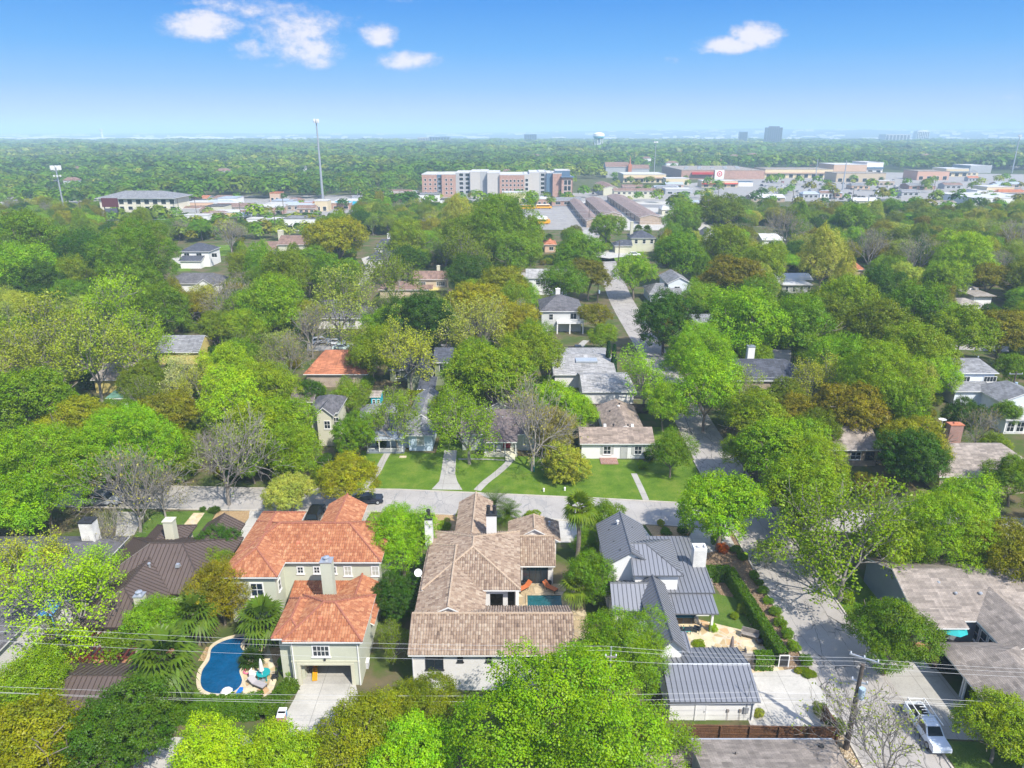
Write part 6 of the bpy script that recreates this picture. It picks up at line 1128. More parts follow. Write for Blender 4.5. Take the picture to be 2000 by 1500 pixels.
# ---------------------------------------------------------------- pools
def pool(name, label, loop, depth_col, rim, copmat, z=.06, land=None):
    c = sum(loop, Vector()) / len(loop); t = thing(name, label, 'pool', (c.x, c.y, 0), land=land); n = len(loop); m, tt, p_, o_ = newmat(name + '_water_' + str(len(MATS))); pos = tt.add('ShaderNodeNewGeometry').outputs['Position']
    tt.put(p_.inputs['Base Color'], tt.ramp(tt.noise(pos, .8, 5, .7), [(.3, tuple(x * .75 for x in depth_col)), (.7, tuple(x * 1.25 for x in depth_col))])); p_.inputs['Roughness'].default_value = .07; bump(tt, p_, tt.noise(pos, 2.8, 4), .12, .8)
    b = MB(); b.face([(q.x, q.y, z) for q in loop]); b.build('water', m, t, world=True); r = MB(); out = [q + (q - c).normalized() * rim for q in loop]
    for i in range(n):
        j = (i + 1) % n; a, b_, d, e = loop[i], loop[j], out[j], out[i]; U = Vector((0, 0, z + .07)); r.face([a + U, b_ + U, d + U, e + U]); r.face([a, b_, b_ + U, a + U]); r.face([e + U, d + U, d, e])
    r.build('coping', copmat, t, world=True); return t
COP = plain('pool_coping', (.56, .47, .32), .8, .2, 2.)
lp = smooth_loop([G(*q) for q in ((487, 1244), (445, 1250), (415, 1266), (409, 1290), (395, 1312), (393, 1340), (408, 1354), (438, 1357), (462, 1349), (473, 1332), (468, 1313), (474, 1296), (481, 1280), (484, 1260))], 5)
pool('swimming_pool', 'freeform deep blue swimming pool beside the red tiled house garage', lp, (.002, .072, .175), .42, COP, land='the blue pool')
lp = [G(500, 1258) + Vector((1.15 * math.cos(a), .95 * math.sin(a), 0)) for a in [i * math.pi / 10 for i in range(20)]]; pool('spa_pool', 'small round spa beside the freeform pool under the palm', lp, (.01, .09, .14), .38, COP)
lp = [Vector(q) for q in ((1.75, 65.6, 0), (5.6, 65.6, 0), (5.6, 68.6, 0), (1.75, 68.6, 0))]; pool('plunge_pool', 'small rectangular teal pool in the tan tiled house court', lp, (.012, .09, .10), .25, TRAV)
# ---------------------------------------------------------------- garden and court furniture
def closed_parasol(label, x, y, h_, mat): t = thing('parasol', label, 'parasol', (x, y, .05)); b = MB(); b.tube([(0, 0, 0), (0, 0, h_)], .03, 6); b.build('pole', WHITE, t); b = MB(); b.lathe([(.06, h_ - .02), (.14, h_ - .4), (.2, h_ - 1.1), (.24, h_ - 1.35), (.05, h_ - 1.3)], n=9); b.build('canopy', mat, t); b = MB(); b.lathe([(.28, 0), (.28, .06), (.06, .1)], n=10); b.build('base', STEEL, t)
def open_parasol(label, x, y, h_, r, mat, pmat=WHITE): t = thing('parasol', label, 'parasol', (x, y, .05)); b = MB(); b.tube([(0, 0, 0), (0, 0, h_)], .03, 6); b.build('pole', pmat, t); b = MB(); b.lathe([(r, h_ - .62), (r * .5, h_ - .2), (0, h_)], n=8); b.build('canopy', mat, t)
def table(label, x, y, L, W, h_, mat, rnd=False, rot=0):
    t = thing('table', label, 'table', (x, y, .05), rot); b = MB()
    if rnd: b.lathe([(0, h_), (L, h_), (L, h_ - .05), (0, h_ - .05)], n=16)
    else: b.box(-L / 2, L / 2, -W / 2, W / 2, h_ - .06, h_)
    b.build('tabletop', mat, t)
    for sx in (-1, 1):
        for sy in (-1, 1): b = MB(); k = .6 if rnd else .9; b.box(sx * L / (2 if not rnd else 1) * k - .04, sx * L / (2 if not rnd else 1) * k + .04, sy * W / (2 if not rnd else 1) * k - .04, sy * W / (2 if not rnd else 1) * k + .04, 0, h_ - .06); b.build('leg', mat, t)
def chair(label, x, y, rot, mat, cmat=None, w_=.55, group=None):
    t = thing('chair', label, 'chair', (x, y, .05), rot, group); b = MB(); b.box(-w_ / 2, w_ / 2, -w_ / 2, w_ / 2, .38, .46); b.build('seat', cmat or mat, t); b = MB(); b.box(-w_ / 2, w_ / 2, w_ / 2 - .06, w_ / 2, .46, 1.0); b.build('backrest', mat, t)
    for sx in (-1, 1):
        for sy in (-1, 1): b = MB(); b.box(sx * (w_ / 2 - .05) - .025, sx * (w_ / 2 - .05) + .025, sy * (w_ / 2 - .05) - .025, sy * (w_ / 2 - .05) + .025, 0, .38); b.build('leg', mat, t)
        b = MB(); b.box(sx * (w_ / 2 - .03) - .03, sx * (w_ / 2 - .03) + .03, -w_ / 2, w_ / 2 - .06, .62, .67); b.build('armrest', mat, t)
def lounger(label, x, y, rot, fmat, cmat):
    t = thing('sun_lounger', label, 'sun lounger', (x, y, .05), rot); b = MB(); b.box(-.33, .33, -.95, .35, .28, .34); b.build('frame', fmat, t); b = MB(); b.box(-.31, .31, -.93, .33, .342, .42); b.build('cushion', cmat, t); b = MB(); M_ = Matrix.Translation((0, .35, .34)) @ Matrix.Rotation(R(38), 4, 'X'); b.box(-.32, .32, 0, .75, 0, .09, M=M_); b.build('backrest', cmat, t)
    for sx in (-1, 1):
        for sy in (-.85, .3): b = MB(); b.box(sx * .28 - .025, sx * .28 + .025, sy - .025, sy + .025, 0, .28); b.build('leg', fmat, t)
def bench(label, x, y, rot, mat, w_=1.6, cmat=None):
    t = thing('bench', label, 'bench', (x, y, .05), rot); b = MB(); b.box(-w_ / 2, w_ / 2, -.3, .3, .4, .46); b.build('seat', cmat or mat, t); b = MB(); [b.box(-w_ / 2, w_ / 2, .24, .3, .5 + i * .13, .6 + i * .13) for i in range(4)]; b.build('backrest', mat, t)
    for sx in (-1, 1): b = MB(); b.box(sx * w_ / 2 - .05, sx * w_ / 2 + .05, -.3, .3, 0, .66); b.build('arm', mat, t)
TEAL = tinted('teal_fabric', (.01, .30, .30), .7); ORG_ = tinted('rust_fabric', (.46, .13, .04), .8); NAVY = tinted('navy_wicker', (.02, .03, .045), .7); GREYF = tinted('grey_fabric', (.36, .33, .33), .8)
p = G(514, 1330); closed_parasol('closed white parasol over the small poolside table', p.x, p.y, 2.6, WHITE); table('round teal-topped table by the blue pool', p.x, p.y + .3, .65, .65, .72, TEAL, True); chair('dark chair right of the round poolside table', p.x + 1.15, p.y + .2, R(-80), DARK); chair('pale chair left of the round poolside table', p.x - 1., p.y + .3, R(80), WHITE)
p = G(505, 1338); lounger('grey sun lounger lying beside the closed white parasol', p.x, p.y - .2, R(65), DARK, GREYF); p = G(468, 1354); t = thing('pool_float', 'bright blue foam float on the pool edge', 'float', (p.x, p.y, .14)); b = MB(); b.box(-.25, .25, -.6, .35, 0, .09, 0, .9); b.box(-.2, .2, .35, .55, 0, .11, 0, .8); b.build('float_body', tinted('blue_foam', (.01, .16, .62)), t)
p = G(484, 1313); t = thing('swim_ring', 'pink inflatable ring on the flagstones', 'swim ring', (p.x, p.y, .1)); b = MB(); b.tube([(.35 * math.cos(a), .35 * math.sin(a), .07) for a in [i * math.pi / 8 for i in range(17)]], .08, 7, cap=False); b.build('ring', tinted('pink_vinyl', (.72, .16, .25)), t)
p = G(443, 1352); t = thing('boulder', 'white boulder on the pool rim', 'rock', (p.x, p.y, 0)); b = MB(); b.lathe([(0, 0), (.5, .02), (.56, .14), (.4, .3), (0, .36)], n=9); b.build('rock', WHITE, t, True)
p = G(611, 1330); t = thing('play_slide', 'orange-yellow plastic slide inside the open garage', 'slide', (p.x, p.y + 1, .05), R(12)); b = MB(); M_ = Matrix.Rotation(R(10), 4, 'X'); b.box(-.18, .18, -1.1, 1.1, .25, .30, M=M_); b.build('chute', tinted('orange_plastic', (.75, .28, .01)), t); b = MB()
for s_ in (-.2, .2): b.box(s_ - .025, s_ + .025, -1.1, 1.1, .25, .40, M=M_)
b.build('rail', tinted('yellow_plastic', (.8, .5, .01)), t)
p = G(600, 1330); t = thing('bicycle', 'dark bicycle leaning inside the open garage left of the slide', 'bicycle', (p.x, p.y + .9, .05), R(20))
for sx in (-.5, .5): b = MB(); b.tube([(sx + .33 * math.cos(a), 0, .34 + .33 * math.sin(a)) for a in [i * math.pi / 8 for i in range(17)]], .025, 5, cap=False); b.build('wheel', BLACK, t)
b = MB(); b.tube([(-.5, 0, .34), (-.1, 0, .8), (.4, 0, .78), (0, 0, .34), (-.1, 0, .8)], .03, 5); b.tube([(.5, 0, .34), (.38, 0, .95)], .025, 5); b.tube([(.38, -.25, .98), (.38, .25, .98)], .02, 5); b.build('frame', tinted('maroon_paint', (.11, .025, .03)), t)
for px, py, c, lb in ((553, 1402, (.05, .30, .52), 'bright blue bin at the foot of the concrete drive'), (551, 1410, (.60, .25, .30), 'pink toy wagon beside the blue bin'), (715, 1303, (.55, .55, .58), 'pale bundle of pool gear beside the garage wall')):
    p = G(px, py); t = thing('bin' if 'bin' in lb else ('toy_wagon' if 'wagon' in lb else 'gear_bundle'), lb, 'bin' if 'bin' in lb else 'garden clutter', (p.x, p.y, .04)); b = MB(); b.box(-.3, .3, -.3, .3, 0, .75, 0, 1.1); b.build('body', tinted('c_' + lb[:6].strip().replace(' ', '_'), c), t); b = MB(); b.box(-.36, .36, -.36, .36, .753, .83); b.build('lid', WHITE, t)
lounger('rust-orange lounger left of the court glass doors', 1.45, 69.7, R(-50), DARK, ORG_); lounger('rust-orange lounger right of the court glass doors', 4.4, 69.7, R(50), DARK, ORG_)
for x, y, lb in ((1.3, 70.6, 'dark pot left of the court glass doors'), (4.35, 70.6, 'dark pot right of the court glass doors')): t = thing('plant_pot', lb, 'pot', (x, y, .04)); b = MB(); b.lathe([(.2, 0), (.3, .35), (.28, .5), (.22, .5)], n=10); b.build('pot', DARK, t)
# under and before the metal porch roof
bench('navy cushioned sofa under the grey metal porch roof', 18.5, 64.4, 0, NAVY, 2.6, tinted('teal_cushion', (.02, .16, .22)))
for x, lb in ((17.6, 'left of two wicker chairs with teal cushions at the porch edge'), (18.5, 'right of two wicker chairs with teal cushions at the porch edge')): chair(lb, x, 62.2, R(180), NAVY, TEAL, .7)
chair('dark high-backed wicker chair angled at the porch edge', 19.6, 62.4, R(-120), NAVY, None, .75); t = thing('side_table', 'pale drum side table beside the navy sofa', 'side table', (19.9, 63.9, .05)); b = MB(); b.lathe([(.0, 0), (.25, 0), (.28, .3), (.25, .6), (0, .62)], n=12); b.build('drum', STEEL, t)
table('mauve-grey slatted dining table on the flagstone patio', 22.0, 58.35, 1.75, 1.3, .76, tinted('mauve_wood', (.30, .25, .25), .8)); closed_parasol('closed grey-brown parasol standing through the patio dining table', 22.0, 58.35, 2.7, tinted('taupe_fabric', (.22, .18, .16)))
for k, (x, y, r_) in enumerate(((20.75, 58.6, 90), (20.75, 58.05, 90), (23.3, 58.6, -90), (22.0, 57.35, 180))): chair('metal patio chair ' + ('far left', 'near left', 'right', 'near side')[k] + ' of the mauve-grey dining table', x, y, R(r_), WOODGREY)
bench('weathered wooden bench at the hedge end of the flagstone patio', 24.9, 61.4, R(-25), WOODGREY, 1.7); t = thing('urn', 'dark round urn beside the weathered bench', 'urn', (25.6, 60.5, .04)); b = MB(); b.lathe([(.15, 0), (.38, .25), (.36, .5), (.22, .6)], n=12); b.build('bowl', DARK, t)
t = thing('bird_bath', 'stone bird bath in a green bed by the metal-roofed garage', 'bird bath', (17.6, 57.4, .03)); b = MB(); b.lathe([(.3, 0), (.12, .12), (.1, .62), (.2, .7)], n=12); b.build('pedestal', COP, t); b = MB(); b.lathe([(.12, .7), (.55, .78), (.62, .9), (.55, .9), (.42, .82), (0, .80)], n=18); b.build('basin', COP, t)
open_parasol('open teal parasol in the red tiled court', 44.9, 60.1, 2.9, 1.45, TEAL); table('dark round table under the teal parasol', 44.8, 59.6, .7, .7, .74, DARK, True)
for x, y, r_, lb in ((44.2, 58.7, 150, 'dark chair near left under the teal parasol'), (45.5, 58.8, -150, 'dark chair near right under the teal parasol'), (43.9, 59.7, 90, 'dark chair far left under the teal parasol')): chair(lb, x, y, R(r_), DARK)
t = thing('armchair', 'white porch armchair by the red front door', 'chair', (-2.2, 106.6, .45)); b = MB(); b.box(-.35, .35, -.35, .35, .35, .45); b.box(-.35, .35, .28, .35, .45, 1.0); b.box(-.4, -.33, -.35, .35, 0, .65); b.box(.33, .4, -.35, .35, 0, .65); b.build('frame', WHITE, t)
p = G(787, 893); t = thing('lawn_board', 'small tan board lying on the cottage lawn', 'board', (p.x, p.y, .02)); b = MB(); b.box(-.55, .55, -.3, .3, 0, .12); b.build('board', COP, t)
p = G(1043, 922); t = thing('flag_pole', 'thin pale pole on the lawn with turquoise base', 'pole', (p.x, p.y, 0)); b = MB(); b.tube([(0, 0, 0), (0, 0, 3.2)], .035, 6); b.build('rod', WHITE, t); b = MB(); b.tube([(0, 0, 0), (0, 0, .9)], .07, 8); b.build('base', TEAL, t)
for px, py, lb in ((1062, 960, 'small white hydrant-like marker on the lawn kerb'), (1103, 958, 'second small white marker by the kerb')): p = G(px, py); t = thing('kerb_marker', lb, 'marker', (p.x, p.y, 0)); b = MB(); b.lathe([(.14, 0), (.12, .4), (.17, .42), (.1, .55), (0, .6)], n=9); b.build('marker_post', WHITE, t)
# ---------------------------------------------------------------- fences, pergola
def fence(label, pts, h_, mat, boards=.14, rails=(.25, .95, 1.55), side=-1, gap=.012):
    a0 = Vector((*pts[0], 0)); t = thing('fence', label, 'fence', a0); bd = MB(); rl = MB(); rng = random.Random(int(abs(a0.x * 10)))
    for a, b in zip(pts, pts[1:]):
        a, b = Vector((*a, 0)), Vector((*b, 0)); d = (b - a); L = d.length; d.normalize(); nn = Vector((-d.y, d.x, 0)) * side; M_ = Matrix((d, -nn, Vector((0, 0, 1)))).transposed().to_4x4(); M_.translation = a; n = int(L / boards)
        for i in range(n): bd.box(i * L / n, (i + 1) * L / n - gap, .0, .022, .05, h_ * (1 + rng.uniform(-.006, .006)), M=M_)
        for r_ in rails: rl.box(0, L, -.05, -.002, r_ * h_ / 1.8 - .05, r_ * h_ / 1.8 + .05, M=M_)
        rl.box(0, L, -.06, .06, h_ + .012, h_ + .05, M=M_); m = max(1, int(L / 2.4))
        for i in range(m + 1): q = MB(); q.box(i * L / m - .05, i * L / m + .05, -.16, -.052, 0, h_, M=M_); q.build('post', mat, t, world=True)
    bd.build('board_panel', mat, t, world=True); rl.build('rail', mat, t, world=True); return t
WOODD = plain('dark_stained_wood', (.125, .06, .028), .8, .4, 3.)
fence('stained brown board fence behind the gravel strip', [(10.5, 48.1), (28.0, 47.7)], 1.8, WOODD, side=-1); fence('short brown board fence beside the pale drive', [(27.9, 50.2), (28.1, 47.9)], 1.8, WOODD)
fence('dark wooden fence behind the L-shaped white house', [(14.8, 124.6), (25.8, 124.4)], 1.9, plain('aged_wood', (.085, .065, .055), .85, .3, 2.)); fence('brown back fence behind the pale blue cottage', [(-19.5, 127), (-8.5, 127)], 1.8, WOOD); fence('tan board fence below the terracotta roof', [(-39, 127), (-34, 127)], 1.8, WOODGREY); fence('grey board fence under the slate-roofed house', [(52, 126), (64, 126)], 1.8, WOODGREY); fence('dark wooden fence along the far side street', [(41, 150), (41, 185)], 1.8, WOODGREY)
fence('weathered slat gate panel beside the pale drive', [(22.2, 57.2), (23.8, 57.2)], 1.5, WOODGREY, .3)
t = thing('garden_gate', 'white arched frame with a dark gate by the hedge end', 'gate', (26.4, 57.1, 0)); b = MB(); [b.box(s_ - .045, s_ + .045, -.035, .035, 0, 1.4) for s_ in (0, .95)]; b.box(-.035, .985, -.035, .035, 1.4, 1.46); b.build('frame', WHITE, t); b = MB(); b.box(.07, .88, -.03, .03, .1, 1.2); b.build('gate_leaf', DARK, t)
t = thing('iron_fence', 'black iron fence along the inner side of the clipped hedge', 'fence', (26.6, 57.2, 0)); b = MB()
for i in range(70): y = 57.2 + i * .13; b.box(26.2 - .0, 26.23, y, y + .03, 0, 1.4)
b.box(26.19, 26.24, 57.2, 66.3, 1.3, 1.36); b.build('railings', DARK, t, world=True)
t = thing('pergola', 'dark red-brown timber pergola overgrown with lime-green vines', 'pergola', (-39, 56.5, 0), land='the red-brown pergola'); PW = plain('redwood', (.13, .03, .02), .7, .25, 2.)
for k in range(17): b = MB(); x = -44.6 + k * .58; b.box(x, x + .09, 54.9, 60.2, 2.75, 2.95); b.build('rafter', PW, t, world=True)
for y in (55.3, 59.6): b = MB(); b.box(-44.8, -34.8, y, y + .12, 2.5, 2.74); b.build('beam', PW, t, world=True)
for x in (-44.4, -41.2, -38, -35.1):
    for y in (55.3, 59.6): b = MB(); b.box(x, x + .16, y - .02, y + .14, 0, 2.5); b.build('post', PW, t, world=True)
b = MB(); b.box(-44.8, -34.9, 60.1, 60.25, 0, 2.2); b.build('back_screen', PW, t, world=True); sheet('courtyard', [(-45, 54.8), (-34.6, 54.8), (-34.6, 60.2), (-45, 60.2)], REDTILE, .03); t = thing('garden_gate', 'pale steel arched gate post at the left edge', 'gate', (-47.3, 54.5, 0)); b = MB(); b.tube([(0, 0, 0), (.2, 0, 1.5), (1.4, 1.4, 3.2)], .05, 6); b.build('hoop', STEEL, t)
t = thing('stepping_wall', 'pale stucco garden wall by the drive at lower left', 'wall', (G(150, 1410).x, G(150, 1410).y, 0)); b = MB(); b.box(-1.6, 1.8, -.15, .15, 0, 1.9); b.box(-1.7, 1.9, -.22, .22, 1.9, 2.02); b.build('wall', CREAM, t)
p = G(1388, 1096); t = thing('garden_steps', 'grey wooden steps beside the white brick chimney', 'steps', (22.9, 69.5, 0)); b = MB()
for i in range(4): b.box(-.5, .5, i * .35, i * .35 + .38, 0, .18 * (i + 1))
b.build('tread', WOODGREY, t)
# ---------------------------------------------------------------- trees of the neighbourhood
LC = {'B': ((.140, .262, .010), 'bright green'), 'L': ((.190, .300, .018), 'lime green'), 'G': ((.090, .168, .014), 'mid green'), 'D': ((.036, .080, .011), 'dark green'), 'O': ((.125, .125, .026), 'olive brown'),
      'Y': ((.165, .180, .018), 'golden olive'), 'P': ((.215, .250, .085), 'pale grey-green'), 'W': ((.30, .33, .24), 'white-blossomed'), 'T': ((.20, .19, .11), 'grey'), 'M': ((.128, .196, .018), 'fresh green'), 'S': ((.100, .140, .026), 'dusty green'), 'K': ((.048, .098, .026), 'deep green'), 'F': ((.125, .165, .018), 'olive lime'), 'N': ((.085, .150, .022), 'soft green'), 'R': ((.30, .09, .03), 'rust red')}
for _k in LC:
    _c, _n = LC[_k]; LC[_k] = ((_c[0] * 1.72, _c[1] * 1.58, _c[2] * 1.0), _n)
KZ = {'oak': 1.05, 'elm': 1.2, 'big': 1.2, 'dark': 1.12, 'cone': 1.5, 'bush': .72, 'airy': 1.2, 'bare': 1.2, 'fine': 1.1}
FORM = {'oak': 'broad round', 'elm': 'lumpy', 'big': 'huge spreading', 'dark': 'dense rounded', 'cone': 'upright', 'bush': 'low rounded', 'airy': 'open thin-leaved', 'bare': 'bare-branched', 'fine': 'feathery'}
NV = {'oak': 3, 'elm': 4, 'big': 2, 'dark': 2, 'cone': 2, 'bush': 2, 'airy': 4, 'bare': 3, 'fine': 2}
trng = random.Random(77); SEEN = {}; TREES = []; NTREE = 0
def rel(px, py, lx, ly):
    dx, dy_ = px - lx, py - ly
    if abs(dx) > 1.6 * abs(dy_): return ('right of' if dx > 0 else 'left of')
    if abs(dy_) > 1.6 * abs(dx): return ('in front of' if dy_ > 0 else 'behind')
    return ('in front and to the right of' if dx > 0 else 'in front and to the left of') if dy_ > 0 else ('behind and to the right of' if dx > 0 else 'behind and to the left of')
def mklabel(col, typ, px, py, R_, noun='tree', gp=None):
    ls = sorted(LAND, key=lambda l: math.hypot(px - l[1], (py - l[2]) * 1.5)); size = 'small' if R_ < 3.2 else ('large' if R_ > 6.8 else '')
    near = [l for l in ls[:6] if math.hypot(px - l[1], py - l[2]) > 12]
    opts = []
    for l in near[:4]: opts.append(f"{FORM[typ]} {LC[col][1]} {noun} {rel(px, py, l[1], l[2])} {l[0]}")
    if size: opts = [opts[0]] + [f"{size} {opts[0]}"] + opts[1:]
    for a in near[:3]:
        for b in near[1:5]:
            if a[0] != b[0]: opts.append(f"{LC[col][1]} {noun} {rel(px, py, a[1], a[2])} {a[0]} and {rel(px, py, b[1], b[2])} {b[0]}")
    for o in opts:
        if len(o.split()) <= 16 and o not in SEEN: SEEN[o] = 1; return o
    SEEN[opts[0]] = SEEN.get(opts[0], 0) + 1; return None
CUR = {}
def tree(typ, cx, cy, r, col, rot=None, label=None, sz=1., group=None, var=None, noun='tree'):
    global NTREE
    k = KZ[typ]; z = 5.
    for _ in range(9):
        p = G(cx, cy, z); sc = PX(*p)[2]; R_ = r / sc; z = min(k * R_ * sz, 30)
    return plant(typ, p.x, p.y, R_, col, cx, cy, rot, label, sz, group, var, noun)
def plant(typ, x, y, R_, col, px=None, py=None, rot=None, label=None, sz=1., group=None, var=None, noun=None):
    global NTREE
    NTREE += 1; v = (NTREE if var is None else var) % NV[typ]; key = f'{typ}{v}'; noun = noun or ('shrub' if typ == 'bush' else 'tree'); bare = typ == 'bare'
    if px is None: px, py, _ = PX(x, y, KZ[typ] * R_)
    name = {'tree': 'bare_tree' if bare else 'tree', 'shrub': 'shrub'}.get(noun, noun)
    PEND.append((typ, col, px, py, R_, noun, None))
    t = thing(name, label, noun, (x, y, 0), trng.uniform(0, 6.28) if rot is None else rot, group); PEND[-1] = (typ, col, px, py, R_, noun, t, label)
    cm, wm = PROTO[key]; tw = bpy.data.objects.new('trunk', wm); COL.objects.link(tw); tw.parent = t
    if cm: tcr = bpy.data.objects.new('crown', cm); COL.objects.link(tcr); tcr.parent = t; c = LC[col][0]; f = trng.uniform(.86, 1.16); tcr.color = (c[0] * f * trng.uniform(.93, 1.08), c[1] * f, c[2] * f * trng.uniform(.8, 1.2), 1)
    s_ = trng.uniform(.95, 1.06); t.scale = (R_ * s_, R_ / s_, R_ * sz); TREES.append((x, y, R_, px, py)); return t
PEND = []
